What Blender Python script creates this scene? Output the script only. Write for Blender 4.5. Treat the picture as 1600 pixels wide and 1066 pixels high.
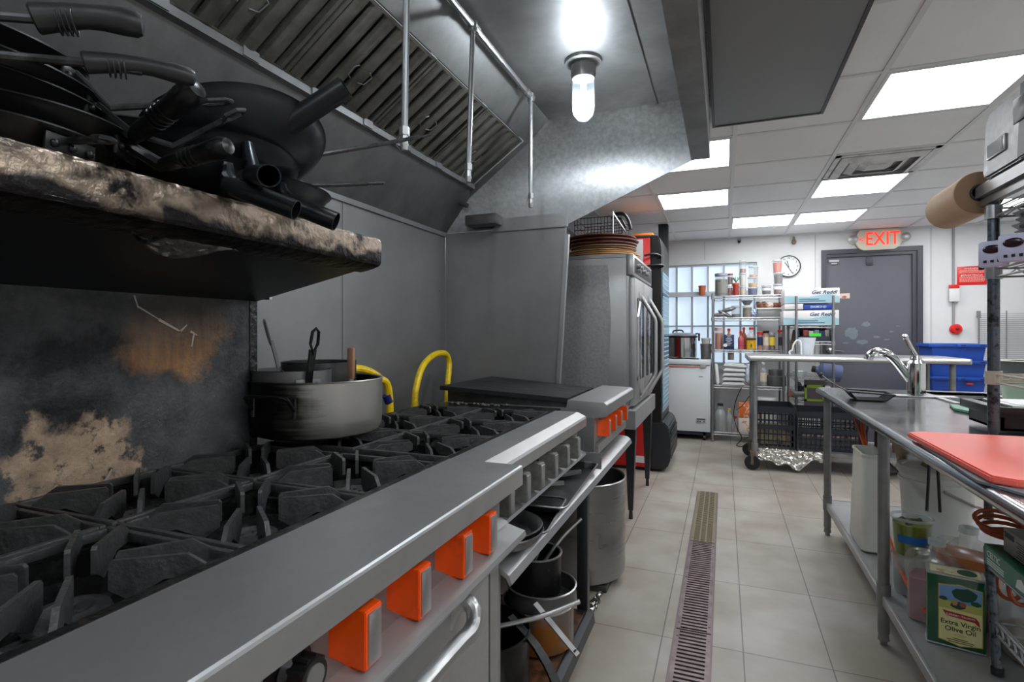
import bpy, bmesh, math, random
from mathutils import Vector, Matrix, Euler
random.seed(7)
for o in list(bpy.data.objects): bpy.data.objects.remove(o)
C = bpy.context.scene.collection
R = math.radians
# ------------------------------------------------ camera, world, exposure
cam = bpy.data.cameras.new('camera'); cam_o = bpy.data.objects.new('camera', cam); C.objects.link(cam_o)
cam_o.location = (0, 0, 1.24); cam_o.rotation_euler = (R(90), 0, R(21.4))
cam.sensor_width = 36; cam.lens = 845/1600*36; cam.shift_y = -12/1600; cam.clip_start = .02
bpy.context.scene.camera = cam_o
W = bpy.data.worlds.new('world'); bpy.context.scene.world = W; W.use_nodes = True
W.node_tree.nodes['Background'].inputs[0].default_value = (.85, .93, 1, 1)
W.node_tree.nodes['Background'].inputs[1].default_value = 1.0
vs = bpy.context.scene.view_settings
vs.view_transform = 'Standard'; vs.look = 'None'; vs.gamma = 1; vs.use_curve_mapping = False
vs.exposure = 0.85
PANEL = 7.5      # strength of the ceiling panels
HOODLAMP = 210.0
# ------------------------------------------------ materials
def S(c):
    if isinstance(c, (int, float)): c = (c, c, c)
    return tuple((x/12.92 if x <= .04045 else ((x+.055)/1.055)**2.4) for x in c) + (1,)
MATS = {}
def mat(name, col, rough=.5, metal=0, bump=None, var=None, streak=None, emis=0, rvar=0, lines=None, aniso=0, spec=None, coat=0, alpha=1):
    """col sRGB 0-1; bump=(scale,strength); var=(scale,col2,lo,hi); streak=(sx,sy,sz,amount)"""
    m = bpy.data.materials.new(name); m.use_nodes = True; MATS[name] = m
    nt = m.node_tree; n = nt.nodes; L = nt.links; b = n['Principled BSDF']
    b.inputs['Base Color'].default_value = S(col); b.inputs['Roughness'].default_value = rough
    b.inputs['Metallic'].default_value = metal
    if spec is not None: b.inputs['Specular IOR Level'].default_value = spec
    if coat: b.inputs['Coat Weight'].default_value = coat
    if alpha < 1: b.inputs['Alpha'].default_value = alpha
    tc = n.new('ShaderNodeTexCoord')
    if var:
        t = n.new('ShaderNodeTexNoise'); t.inputs['Scale'].default_value = var[0]; t.inputs['Detail'].default_value = 7
        t.inputs['Roughness'].default_value = .62
        L.new(tc.outputs['Object'], t.inputs['Vector'])
        r = n.new('ShaderNodeValToRGB'); r.color_ramp.elements[0].position = var[2]; r.color_ramp.elements[1].position = var[3]
        r.color_ramp.elements[0].color = S(col); r.color_ramp.elements[1].color = S(var[1])
        L.new(t.outputs['Fac'], r.inputs[0]); L.new(r.outputs[0], b.inputs['Base Color'])
        if rvar:
            mr = n.new('ShaderNodeMapRange'); mr.inputs[3].default_value = rough; mr.inputs[4].default_value = rough+rvar
            mr.inputs[1].default_value = var[2]; mr.inputs[2].default_value = var[3]
            L.new(t.outputs['Fac'], mr.inputs[0]); L.new(mr.outputs[0], b.inputs['Roughness'])
    if streak:
        mp = n.new('ShaderNodeMapping'); mp.inputs['Scale'].default_value = streak[:3]
        t2 = n.new('ShaderNodeTexNoise'); t2.inputs['Scale'].default_value = 1; t2.inputs['Detail'].default_value = 5
        L.new(tc.outputs['Object'], mp.inputs[0]); L.new(mp.outputs[0], t2.inputs['Vector'])
        mr = n.new('ShaderNodeMapRange'); mr.inputs[3].default_value = rough-streak[3]; mr.inputs[4].default_value = rough+streak[3]
        mr.inputs[1].default_value = .3; mr.inputs[2].default_value = .7
        L.new(t2.outputs['Fac'], mr.inputs[0]); L.new(mr.outputs[0], b.inputs['Roughness'])
    if bump:
        t3 = n.new('ShaderNodeTexNoise'); t3.inputs['Scale'].default_value = bump[0]; t3.inputs['Detail'].default_value = 5
        L.new(tc.outputs['Object'], t3.inputs['Vector'])
        bp = n.new('ShaderNodeBump'); bp.inputs['Strength'].default_value = bump[1]; bp.inputs['Distance'].default_value = .01
        L.new(t3.outputs['Fac'], bp.inputs['Height']); L.new(bp.outputs[0], b.inputs['Normal'])
    if aniso:
        b.inputs['Anisotropic'].default_value = aniso
        tg = n.new('ShaderNodeTangent'); tg.direction_type = 'RADIAL'; tg.axis = 'Z'; L.new(tg.outputs[0], b.inputs['Tangent'])
    if lines:
        mp = n.new('ShaderNodeMapping'); mp.inputs['Scale'].default_value = lines[:3]
        t4 = n.new('ShaderNodeTexNoise'); t4.inputs['Scale'].default_value = 1; t4.inputs['Detail'].default_value = 3
        L.new(tc.outputs['Object'], mp.inputs[0]); L.new(mp.outputs[0], t4.inputs['Vector'])
        bp = n.new('ShaderNodeBump'); bp.inputs['Strength'].default_value = lines[3]; bp.inputs['Distance'].default_value = .003
        L.new(t4.outputs['Fac'], bp.inputs['Height']); L.new(bp.outputs[0], b.inputs['Normal'])
    if emis:
        b.inputs['Emission Color'].default_value = S(col); b.inputs['Emission Strength'].default_value = emis
    return m
def clear(name, col=(.95, .97, 1), fac=.15, rough=.1, body=0.0):
    m = bpy.data.materials.new(name); m.use_nodes = True; MATS[name] = m
    nt = m.node_tree; n = nt.nodes; L = nt.links; out = n['Material Output']; n.remove(n['Principled BSDF'])
    tr = n.new('ShaderNodeBsdfTransparent'); tr.inputs[0].default_value = S(col)
    gl = n.new('ShaderNodeBsdfGlossy'); gl.inputs['Roughness'].default_value = rough
    di = n.new('ShaderNodeBsdfDiffuse'); di.inputs[0].default_value = S(col)
    m1 = n.new('ShaderNodeMixShader'); m1.inputs[0].default_value = fac; L.new(tr.outputs[0], m1.inputs[1]); L.new(gl.outputs[0], m1.inputs[2])
    m2 = n.new('ShaderNodeMixShader'); m2.inputs[0].default_value = body; L.new(m1.outputs[0], m2.inputs[1]); L.new(di.outputs[0], m2.inputs[2])
    L.new(m2.outputs[0], out.inputs[0]); return m
steel = mat('brushed stainless', .68, .36, .8, streak=(3, 60, 60, .05))
steel_y = mat('stainless brushed along', .74, .32, .82, var=(5, .67, .35, .7), rvar=.12)
steel_soft = mat('satin stainless', .66, .45, .65, var=(2.2, .58, .35, .7))
steel_lite = mat('bright stainless', .72, .34, .9)
steel_old = mat('worn grey steel', .56, .45, .55, var=(9, .46, .35, .7), bump=(30, .05))
galv = mat('galvanised panel', .66, .42, .6, var=(60, .60, .4, .6))
hood_m = mat('greasy hood steel', .56, .44, .8, var=(3.5, .42, .35, .75), rvar=.1)
hood_d = mat('sooty hood steel', .40, .4, .6, var=(5, .31, .35, .75), bump=(8, .05))
hood_end = mat('galvanised hood end', .56, .42, .85, var=(40, .48, .35, .65), aniso=.85)
filt_m = mat('greasy baffle filter', (.46, .45, .42), .38, .6, var=(14, (.34, .33, .30), .35, .7), bump=(60, .05))
wallst = mat('wall stainless', .57, .42, .55, var=(2.5, .49, .3, .75), lines=(200, 200, 3, .1))
iron = mat('cast iron', .24, .38, .25, var=(22, .32, .4, .75), bump=(90, .3))
iron_d = mat('greasy black iron', .10, .25, .1, var=(30, .22, .5, .7), bump=(60, .4))
burner_m = mat('burner head', .24, .5, .4, var=(40, .34, .4, .7), bump=(80, .3))
blackpan = mat('seasoned black pan', .075, .33, .3, var=(10, .12, .4, .7), bump=(25, .06))
carbon = mat('blued carbon steel', (.10, .12, .14), .3, .5, var=(9, (.18, .19, .2), .4, .75), bump=(12, .05))
tube_m = mat('black tube handle', (.1, .115, .125), .34, .4)
rubber = mat('black rubber grip', .14, .38, 0, bump=(120, .05))
handle_d = mat('sooty handle steel', .30, .36, .6, var=(30, .14, .45, .65))
flapfoil = mat('dull foil flap', (.50, .48, .46), .35, .85, var=(12, (.16, .15, .15), .5, .65), bump=(35, .6))
blackp = mat('black plastic', .08, .35)
dark = mat('near black', .04, .5)
pot_al = mat('scorched aluminium', (.60, .59, .57), .38, .6, var=(7, (.2, .2, .21), .5, .62), bump=(30, .05))
alum = mat('scratched aluminium', .60, .36, .9, streak=(5, 5, 60, .1), bump=(20, .04))
alum_d = mat('dull aluminium', .50, .5, .8, var=(6, .4, .4, .7), bump=(14, .1))
traym = mat('dark oven tray', .26, .34, .75, var=(9, .36, .4, .7))
chrome = mat('chrome', .86, .08, 1)
wirem = mat('zinc wire', .66, .35, .85)
postm = mat('zinc post', .60, .35, .85, bump=(8, .05))
postd = mat('grimy zinc post', (.38, .41, .44), .35, .8, var=(40, .2, .5, .62))
orange = mat('orange knob plastic', (.96, .33, .02), .34, 0, var=(10, (.70, .20, .02), .55, .8), coat=.2)
orange_h = mat('orange hose', (.78, .33, .12), .4)
yellow = mat('yellow gas hose', (.95, .80, .05), .4, 0, var=(30, (.75, .6, .05), .5, .75))
white = mat('white plastic', (.87, .88, .87), .45)
whiteg = mat('off white plastic', (.84, .84, .80), .4, 0, var=(4, (.76, .74, .66), .45, .8))
wallp = mat('white wall panel', (.88, .88, .88), .4, 0, var=(2, (.85, .85, .85), .4, .7), bump=(30, .03))
wallg = mat('grey wall panel', (.60, .60, .61), .5, 0)
ceilm = mat('ceiling tile', (.93, .935, .935), .8, 0, bump=(220, .12), var=(1.3, (.90, .905, .905), .4, .7))
tbar = mat('ceiling tee bar', (.85, .86, .86), .5)
panel_e = mat('light panel diffuser', (.97, .985, 1), .5, emis=PANEL)
lamp_e = mat('bulb', (1, 1, 1), .5, emis=HOODLAMP)
exit_e = mat('exit red letters', (1, .16, .08), .5, emis=1.1)
win_e = mat('frosted window daylight', (.80, .87, .93), .5, emis=.42)
glass = clear('clear glass', (.97, .99, 1), .1, .03, 0)
clearp = clear('clear plastic', (.95, .95, .95), .10, .15, .12)
cloudp = clear('cloudy plastic', (.9, .92, .92), .1, .2, .3)
jugp = clear('jug plastic', (.95, .95, .94), .08, .2, .10)
lampg = clear('jar glass', (.93, .97, 1), .12, .05, .06)
doorm = mat('grey painted door', (.36, .36, .39), .45, 0, var=(1.5, (.39, .39, .42), .4, .7))
framem = mat('dark door frame', (.26, .26, .29), .4)
blackpost = mat('black painted column', (.10, .11, .15), .4)
red = mat('red enamel', (.88, .10, .08), .35)
redp = mat('red paper', (.85, .16, .12), .5)
redboard = mat('red cutting board', (.95, .40, .34), .42, 0, var=(5, (.90, .46, .41), .45, .75), bump=(60, .05))
greenb = mat('green cutting board', (.30, .52, .42), .4)
blue = mat('blue crate plastic', (.07, .28, .66), .4, 0)
foil = mat('crumpled foil', (.85, .84, .82), .22, 1, bump=(45, .6))
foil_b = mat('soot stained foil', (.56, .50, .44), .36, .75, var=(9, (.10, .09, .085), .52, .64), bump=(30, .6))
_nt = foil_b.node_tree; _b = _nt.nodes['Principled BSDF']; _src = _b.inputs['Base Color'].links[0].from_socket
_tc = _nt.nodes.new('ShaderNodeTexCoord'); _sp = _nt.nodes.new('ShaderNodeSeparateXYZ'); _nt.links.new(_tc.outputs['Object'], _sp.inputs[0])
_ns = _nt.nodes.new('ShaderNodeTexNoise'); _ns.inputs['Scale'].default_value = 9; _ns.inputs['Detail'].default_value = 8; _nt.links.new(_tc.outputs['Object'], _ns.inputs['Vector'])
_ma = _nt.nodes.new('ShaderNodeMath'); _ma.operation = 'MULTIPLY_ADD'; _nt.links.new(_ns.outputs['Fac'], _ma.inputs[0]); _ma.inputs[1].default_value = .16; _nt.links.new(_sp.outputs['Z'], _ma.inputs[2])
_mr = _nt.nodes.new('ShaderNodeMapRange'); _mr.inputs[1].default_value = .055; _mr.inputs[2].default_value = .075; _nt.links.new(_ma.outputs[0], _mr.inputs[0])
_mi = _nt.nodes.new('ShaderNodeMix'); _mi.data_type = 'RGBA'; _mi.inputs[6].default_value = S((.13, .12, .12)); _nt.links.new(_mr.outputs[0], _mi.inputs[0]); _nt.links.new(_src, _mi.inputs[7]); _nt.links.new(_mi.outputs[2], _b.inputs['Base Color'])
wood = mat('pale wood', (.60, .44, .33), .5, 0, streak=(30, 30, 3, .1))
kraft = mat('kraft paper', (.72, .58, .45), .6, 0)
kraft_d = mat('kraft roll edge', (.52, .41, .31), .7, 0, bump=(200, .2))
beige = mat('exit sign housing', (.83, .80, .72), .4)
cream = mat('cream label', (.86, .83, .58), .5)
navy = mat('navy label', (.12, .17, .32), .5)
grill = mat('supply grille grey', (.34, .345, .35), .5, .3)
grimeshelf = mat('grimy shelf liner', (.45, .32, .24), .35, .3, var=(18, (.15, .11, .09), .42, .6), bump=(30, .3))
def C_(name, col, rough=.5, **k): return MATS.get(name) or mat(name, col, rough, **k)
# floor tiles
floor_m = bpy.data.materials.new('stone floor tile'); floor_m.use_nodes = True
_n = floor_m.node_tree.nodes; _l = floor_m.node_tree.links; _b = _n['Principled BSDF']
_tc = _n.new('ShaderNodeTexCoord'); _mp = _n.new('ShaderNodeMapping'); _mp.inputs['Location'].default_value = (-.07+3.05, -2.285+6.1, 0)
_br = _n.new('ShaderNodeTexBrick'); _br.offset = 0; _br.inputs['Scale'].default_value = 1
_br.inputs['Brick Width'].default_value = .305; _br.inputs['Row Height'].default_value = .61; _br.inputs['Mortar Size'].default_value = .0026
_br.inputs['Color1'].default_value = S((.66, .635, .60)); _br.inputs['Color2'].default_value = S((.64, .615, .58)); _br.inputs['Mortar'].default_value = S((.42, .40, .38))
_no = _n.new('ShaderNodeTexNoise'); _no.inputs['Scale'].default_value = 3.2; _no.inputs['Detail'].default_value = 8
_rp = _n.new('ShaderNodeValToRGB'); _rp.color_ramp.elements[0].position = .35; _rp.color_ramp.elements[0].color = S((.88, .85, .82)); _rp.color_ramp.elements[1].position = .65; _rp.color_ramp.elements[1].color = (1, 1, 1, 1)
_mx = _n.new('ShaderNodeMix'); _mx.data_type = 'RGBA'; _mx.blend_type = 'MULTIPLY'; _mx.inputs[0].default_value = 1
_l.new(_tc.outputs['Object'], _mp.inputs[0]); _l.new(_mp.outputs[0], _br.inputs['Vector']); _l.new(_tc.outputs['Object'], _no.inputs['Vector'])
_l.new(_no.outputs['Fac'], _rp.inputs[0]); _l.new(_br.outputs['Color'], _mx.inputs[6]); _l.new(_rp.outputs[0], _mx.inputs[7]); _l.new(_mx.outputs[2], _b.inputs['Base Color'])
_b.inputs['Roughness'].default_value = .42
# burnt backguard: object space stains (Y along the wall, Z up)
def burnt():
    m = bpy.data.materials.new('burnt backguard'); m.use_nodes = True
    nt = m.node_tree; n = nt.nodes; L = nt.links; b = n['Principled BSDF']
    tc = n.new('ShaderNodeTexCoord')
    def noise(sc, vec=None, det=8):
        t = n.new('ShaderNodeTexNoise'); t.inputs['Scale'].default_value = sc; t.inputs['Detail'].default_value = det; t.inputs['Roughness'].default_value = .65
        L.new(vec or tc.outputs['Object'], t.inputs['Vector']); return t.outputs['Fac']
    def math_(op, a, c):
        q = n.new('ShaderNodeMath'); q.operation = op
        for i, v in enumerate((a, c)):
            if isinstance(v, (int, float)): q.inputs[i].default_value = v
            else: L.new(v, q.inputs[i])
        return q.outputs[0]
    sep = n.new('ShaderNodeSeparateXYZ'); L.new(tc.outputs['Object'], sep.inputs[0])
    def blob(y, z, ry, rz, nz, sc, sharp):
        a = math_('DIVIDE', math_('SUBTRACT', sep.outputs['Y'], y-.62), ry); a = math_('MULTIPLY', a, a)
        c = math_('DIVIDE', math_('SUBTRACT', sep.outputs['Z'], z), rz); c = math_('MULTIPLY', c, c)
        d = math_('ADD', math_('ADD', a, c), math_('MULTIPLY', math_('SUBTRACT', noise(sc), .52), nz))
        mr = n.new('ShaderNodeMapRange'); mr.inputs[1].default_value = 1+sharp; mr.inputs[2].default_value = 1-sharp; L.new(d, mr.inputs[0]); return mr.outputs[0]
    def mix(f, a, c):
        x = n.new('ShaderNodeMix'); x.data_type = 'RGBA'; L.new(f, x.inputs[0])
        for i, v in ((6, a), (7, c)):
            if isinstance(v, tuple): x.inputs[i].default_value = v
            else: L.new(v, x.inputs[i])
        return x.outputs[2]
    rp = n.new('ShaderNodeValToRGB'); rp.color_ramp.elements[0].position = .38; rp.color_ramp.elements[0].color = S((.07, .075, .085)); rp.color_ramp.elements[1].position = .62; rp.color_ramp.elements[1].color = S((.36, .365, .37))
    L.new(noise(4.5), rp.inputs[0]); col = rp.outputs[0]
    mp = n.new('ShaderNodeMapping'); mp.inputs['Scale'].default_value = (1, 60, 5); L.new(tc.outputs['Object'], mp.inputs[0]); drip = noise(1, mp.outputs[0])
    tan = mix(noise(16), S((.25, .20, .17)), S((.90, .78, .66)))
    col = mix(math_('MULTIPLY', blob(.745, .965, .115, .10, 6.5, 7, .35), blob(.745, .965, .14, .13, 9, 28, .5)), col, tan)
    zr = n.new('ShaderNodeMapRange'); zr.inputs[1].default_value = 1.30; zr.inputs[2].default_value = 1.16; L.new(sep.outputs['Z'], zr.inputs[0])
    warm = mix(zr.outputs[0], S((.30, .28, .26)), S((.66, .47, .28)))
    f2 = blob(.985, 1.245, .135, .11, 4.5, 7, .35); f2 = math_('MULTIPLY', f2, math_('MULTIPLY_ADD', drip, .9)) if False else math_('MULTIPLY', f2, drip)
    f2 = math_('MULTIPLY', f2, 1.35); col = mix(f2, col, warm)
    L.new(col, b.inputs['Base Color'])
    mr = n.new('ShaderNodeMapRange'); mr.inputs[1].default_value = .4; mr.inputs[2].default_value = .6; mr.inputs[3].default_value = .28; mr.inputs[4].default_value = .6
    L.new(noise(12), mr.inputs[0]); L.new(mr.outputs[0], b.inputs['Roughness']); b.inputs['Metallic'].default_value = .25
    bp = n.new('ShaderNodeBump'); bp.inputs['Strength'].default_value = 1.0; bp.inputs['Distance'].default_value = .006
    L.new(noise(55), bp.inputs['Height']); L.new(bp.outputs[0], b.inputs['Normal'])
    return m
burnt_m = burnt()
def sooty_pot():
    m = mat('half sooted aluminium', (.62, .61, .59), .34, .75); nt = m.node_tree; n = nt.nodes; L = nt.links; b = n['Principled BSDF']
    tc = n.new('ShaderNodeTexCoord'); sx = n.new('ShaderNodeSeparateXYZ'); L.new(tc.outputs['Object'], sx.inputs[0])
    mp = n.new('ShaderNodeMapping'); mp.inputs['Scale'].default_value = (6, 6, 90); L.new(tc.outputs['Object'], mp.inputs[0])
    t = n.new('ShaderNodeTexNoise'); t.inputs['Scale'].default_value = 1; t.inputs['Detail'].default_value = 8; L.new(mp.outputs[0], t.inputs['Vector'])
    t2 = n.new('ShaderNodeTexNoise'); t2.inputs['Scale'].default_value = 18; t2.inputs['Detail'].default_value = 8; L.new(tc.outputs['Object'], t2.inputs['Vector'])
    d = n.new('ShaderNodeMath'); d.operation = 'MULTIPLY_ADD'; L.new(sx.outputs['X'], d.inputs[0]); d.inputs[1].default_value = 9.0
    a = n.new('ShaderNodeMath'); a.operation = 'MULTIPLY_ADD'; L.new(t.outputs['Fac'], a.inputs[0]); a.inputs[1].default_value = 1.1; a.inputs[2].default_value = -1.25
    a2 = n.new('ShaderNodeMath'); a2.operation = 'MULTIPLY_ADD'; L.new(t2.outputs['Fac'], a2.inputs[0]); a2.inputs[1].default_value = .9; L.new(a.outputs[0], a2.inputs[2]); L.new(a2.outputs[0], d.inputs[2])
    r = n.new('ShaderNodeValToRGB'); r.color_ramp.elements[0].position = .02; r.color_ramp.elements[0].color = S((.10, .105, .11)); r.color_ramp.elements[1].position = 1.0; r.color_ramp.elements[1].color = S((.66, .65, .62))
    e = r.color_ramp.elements.new(.45); e.color = S((.30, .29, .28))
    L.new(d.outputs[0], r.inputs[0]); L.new(r.outputs[0], b.inputs['Base Color']); return m
pot_soot = sooty_pot()
# perforated supply panel
perf = bpy.data.materials.new('perforated panel'); perf.use_nodes = True
_n = perf.node_tree.nodes; _l = perf.node_tree.links; _b = _n['Principled BSDF']; _tc = _n.new('ShaderNodeTexCoord')
_v = _n.new('ShaderNodeTexVoronoi'); _v.inputs['Scale'].default_value = 130; _v.inputs['Randomness'].default_value = 0; _l.new(_tc.outputs['Object'], _v.inputs['Vector'])
_r = _n.new('ShaderNodeValToRGB'); _r.color_ramp.elements[0].position = .28; _r.color_ramp.elements[0].color = S(.16); _r.color_ramp.elements[1].position = .34; _r.color_ramp.elements[1].color = S(.50)
_l.new(_v.outputs['Distance'], _r.inputs[0]); _l.new(_r.outputs[0], _b.inputs['Base Color']); _b.inputs['Roughness'].default_value = .45; _b.inputs['Metallic'].default_value = .5

# ------------------------------------------------ mesh helpers
class MB:
    def __init__(self): self.bm = bmesh.new()
    def _v(self, p): return self.bm.verts.new(p)
    def box(self, x0, x1, y0, y1, z0, z1, b=0, M=None, seg=2):
        vs_ = [self._v((x, y, z)) for z in (z0, z1) for y in (y0, y1) for x in (x0, x1)]
        fs = [self.bm.faces.new([vs_[i] for i in f]) for f in ((0, 2, 3, 1), (4, 5, 7, 6), (0, 1, 5, 4), (2, 6, 7, 3), (0, 4, 6, 2), (1, 3, 7, 5))]
        if M is not None:
            for v in vs_: v.co = M @ v.co
        if b:
            es = {e for f in fs for e in f.edges}
            bmesh.ops.bevel(self.bm, geom=list(es), offset=b, segments=seg, affect='EDGES', profile=.5)
        return self
    def cbox(self, c, s, M=None, b=0):
        """centre, size, optional rotation matrix 3x3"""
        T_ = Matrix.Translation(c) @ (M.to_4x4() if M else Matrix())
        return self.box(-s[0]/2, s[0]/2, -s[1]/2, s[1]/2, -s[2]/2, s[2]/2, b, T_)
    def ring(self, c, u, w, r, n, ph=0):
        return [self._v(c + u*(r*math.cos(2*math.pi*i/n+ph)) + w*(r*math.sin(2*math.pi*i/n+ph))) for i in range(n)]
    def skin(self, a, b):
        n = len(a)
        for i in range(n): self.bm.faces.new((a[i], a[(i+1) % n], b[(i+1) % n], b[i]))
    def cyl(self, p0, p1, r0, r1=None, n=18, caps=(1, 1)):
        p0, p1 = Vector(p0), Vector(p1); r1 = r0 if r1 is None else r1
        d = (p1-p0).normalized(); u = d.orthogonal().normalized(); w = d.cross(u)
        a = self.ring(p0, u, w, r0, n); b = self.ring(p1, u, w, r1, n); self.skin(a, b)
        if caps[0]: self.bm.faces.new(a[::-1])
        if caps[1]: self.bm.faces.new(b)
        return self
    def tube(self, pts, r, n=8, closed=False, rs=None):
        pts = [Vector(p) for p in pts]; N = len(pts); prev = None; rings = []
        for i in range(N):
            if closed: d = pts[(i+1) % N]-pts[i-1]
            else: d = pts[min(i+1, N-1)]-pts[max(i-1, 0)]
            d.normalize()
            if prev is None: u = d.orthogonal().normalized()
            else:
                u = prev-d*prev.dot(d)
                u = u.normalized() if u.length > 1e-6 else d.orthogonal().normalized()
            prev = u; w = d.cross(u)
            rings.append(self.ring(pts[i], u, w, rs[i] if rs else r, n))
        for i in range(N-1): self.skin(rings[i], rings[i+1])
        if closed: self.skin(rings[-1], rings[0])
        else: self.bm.faces.new(rings[0][::-1]); self.bm.faces.new(rings[-1])
        return self
    def lathe(self, prof, c=(0, 0, 0), axis=(0, 0, 1), n=32, M=None):
        c = Vector(c); d = Vector(axis).normalized()
        u = Vector((1, 0, 0)) if abs(d.z) > .999 else d.orthogonal().normalized(); w = d.cross(u); prev = None
        for r, z in prof:
            if r < 1e-5: cur = [self._v(c+d*z)]
            else: cur = self.ring(c+d*z, u, w, r, n)
            if prev:
                if len(prev) == 1 and len(cur) > 1:
                    for i in range(n): self.bm.faces.new((prev[0], cur[(i+1) % n], cur[i]))
                elif len(cur) == 1 and len(prev) > 1:
                    for i in range(n): self.bm.faces.new((prev[i], prev[(i+1) % n], cur[0]))
                elif len(cur) > 1: self.skin(prev, cur)
            prev = cur
        return self
    def prism(self, poly, axis, a, b, bev=0):
        """poly 2D in the other two axes (x:(y,z) y:(x,z) z:(x,y))"""
        def P(p, t): return {'x': (t, p[0], p[1]), 'y': (p[0], t, p[1]), 'z': (p[0], p[1], t)}[axis]
        A = [self._v(P(p, a)) for p in poly]; B = [self._v(P(p, b)) for p in poly]; n = len(poly)
        fs = [self.bm.faces.new(A), self.bm.faces.new(B[::-1])]
        for i in range(n): fs.append(self.bm.faces.new((A[i], B[i], B[(i+1) % n], A[(i+1) % n])))
        if bev: bmesh.ops.bevel(self.bm, geom=list({e for f in fs for e in f.edges}), offset=bev, segments=2, affect='EDGES')
        return self
    def slab(self, pts, th, nrm=None):
        """thin polygon panel in 3D with thickness"""
        pts = [Vector(p) for p in pts]; nn = (pts[1]-pts[0]).cross(pts[2]-pts[0]).normalized() if nrm is None else Vector(nrm)
        A = [self._v(p) for p in pts]; B = [self._v(p-nn*th) for p in pts]; n = len(pts)
        self.bm.faces.new(A); self.bm.faces.new(B[::-1])
        for i in range(n): self.bm.faces.new((A[i], B[i], B[(i+1) % n], A[(i+1) % n]))
        return self
    def grid(self, fn, nu, nv):
        g = [[self._v(fn(i/nu, j/nv)) for j in range(nv+1)] for i in range(nu+1)]
        for i in range(nu):
            for j in range(nv): self.bm.faces.new((g[i][j], g[i+1][j], g[i+1][j+1], g[i][j+1]))
        return self
    def sphere(self, c, r, n=16, sc=(1, 1, 1), M=None):
        q = bmesh.ops.create_uvsphere(self.bm, u_segments=n, v_segments=max(6, n//2), radius=r)
        for v in q['verts']:
            v.co = Vector((v.co.x*sc[0], v.co.y*sc[1], v.co.z*sc[2]))
            if M: v.co = M @ v.co
            v.co += Vector(c)
        return self
ORG = {}
def mesh_obj(name, mb, m, parent=None, org=(0, 0, 0), ang=30):
    bmesh.ops.recalc_face_normals(mb.bm, faces=mb.bm.faces)
    me = bpy.data.meshes.new(name); o_ = Vector(org)
    for v in mb.bm.verts: v.co -= o_
    mb.bm.to_mesh(me); mb.bm.free()
    for p in me.polygons: p.use_smooth = True
    me.set_sharp_from_angle(angle=R(ang))
    if m: me.materials.append(m)
    o = bpy.data.objects.new(name, me); C.objects.link(o)
    if parent: o.parent = parent
    else: o.location = org
    return o
def tag(o, label, cat, group=None, kind=None):
    o['label'] = label; o['category'] = cat
    if group: o['group'] = group
    if kind: o['kind'] = kind
    return o
def thing(name, label, cat, org=(0, 0, 0), group=None):
    o = bpy.data.objects.new(name, None); C.objects.link(o); o.location = org; o.empty_display_size = .1
    ORG[o.name] = Vector(org); return tag(o, label, cat, group)
def part(name, mb, m, parent, label=None, ang=30):
    root = parent
    while root.parent: root = root.parent
    o = mesh_obj(name, mb, m, parent, ORG.get(root.name, (0, 0, 0)), ang)
    if label: o['label'] = label
    return o
def solo(name, mb, m, label, cat, org=(0, 0, 0), group=None, kind=None, ang=30):
    o = mesh_obj(name, mb, m, None, org, ang); ORG[o.name] = Vector(org); return tag(o, label, cat, group, kind)
def struct(name, mb, m, parent=None):
    o = mesh_obj(name, mb, m, parent, (0, 0, 0), 30)
    if not parent: o['kind'] = 'structure'
    return o
def place(o, loc, rz=0, M=None):
    o.location = loc
    if M is not None: o.rotation_euler = M.to_euler()
    else: o.rotation_euler = (0, 0, rz)
    return o
def dup(root, loc=None, rz=None, label=None, group=None, M=None):
    def cp(o, par):
        c = o.copy(); C.objects.link(c); c.parent = par
        for ch in o.children: cp(ch, c)
        return c
    r = cp(root, None)
    if loc is not None: r.location = loc
    if rz is not None: r.rotation_euler = (0, 0, rz)
    if M is not None: r.rotation_euler = M.to_euler()
    if label: r['label'] = label
    if group: r['group'] = group
    return r
def frame(zdir, xdir):
    z = Vector(zdir).normalized(); x = Vector(xdir); x = (x-z*x.dot(z)).normalized(); y = z.cross(x)
    return Matrix((x, y, z)).transposed()
def text_part(name, body, size, loc, rot, m, parent, ex=.0006, align='CENTER', M=None, sx=1, label=None, shear=0, fat=.006):
    cu = bpy.data.curves.new(name, 'FONT'); cu.body = body; cu.size = size; cu.extrude = ex; cu.align_x = align; cu.align_y = 'CENTER'
    cu.offset = size*fat; cu.shear = shear
    t = bpy.data.objects.new(name, cu); C.objects.link(t); bpy.context.view_layer.update()
    me = bpy.data.meshes.new_from_object(t.evaluated_get(bpy.context.evaluated_depsgraph_get()))
    bpy.data.objects.remove(t)
    root = parent
    while root.parent: root = root.parent
    T_ = Matrix.Translation(Vector(loc)-ORG.get(root.name, Vector())) @ ((M.to_4x4()) if M is not None else Euler(rot).to_matrix().to_4x4()) @ Matrix.Diagonal((sx, 1, 1, 1))
    me.transform(T_); me.materials.clear(); me.materials.append(m)
    o = bpy.data.objects.new(name, me); C.objects.link(o); o.parent = parent
    if label: o['label'] = label
    return o
def smooth(p, k=5):
    p = [Vector(q) for q in p]; out = []
    for i in range(len(p)-1):
        a, b, c_, d = p[max(i-1, 0)], p[i], p[i+1], p[min(i+2, len(p)-1)]
        for j in range(k):
            t_ = j/k; out.append(.5*((2*b)+(c_-a)*t_+(2*a-5*b+4*c_-d)*t_*t_+(3*b-a-3*c_+d)*t_**3))
    out.append(p[-1]); return out
FY = (R(90), 0, 0)            # text facing -Y
FX = (R(90), 0, R(90))        # text facing +X
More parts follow.
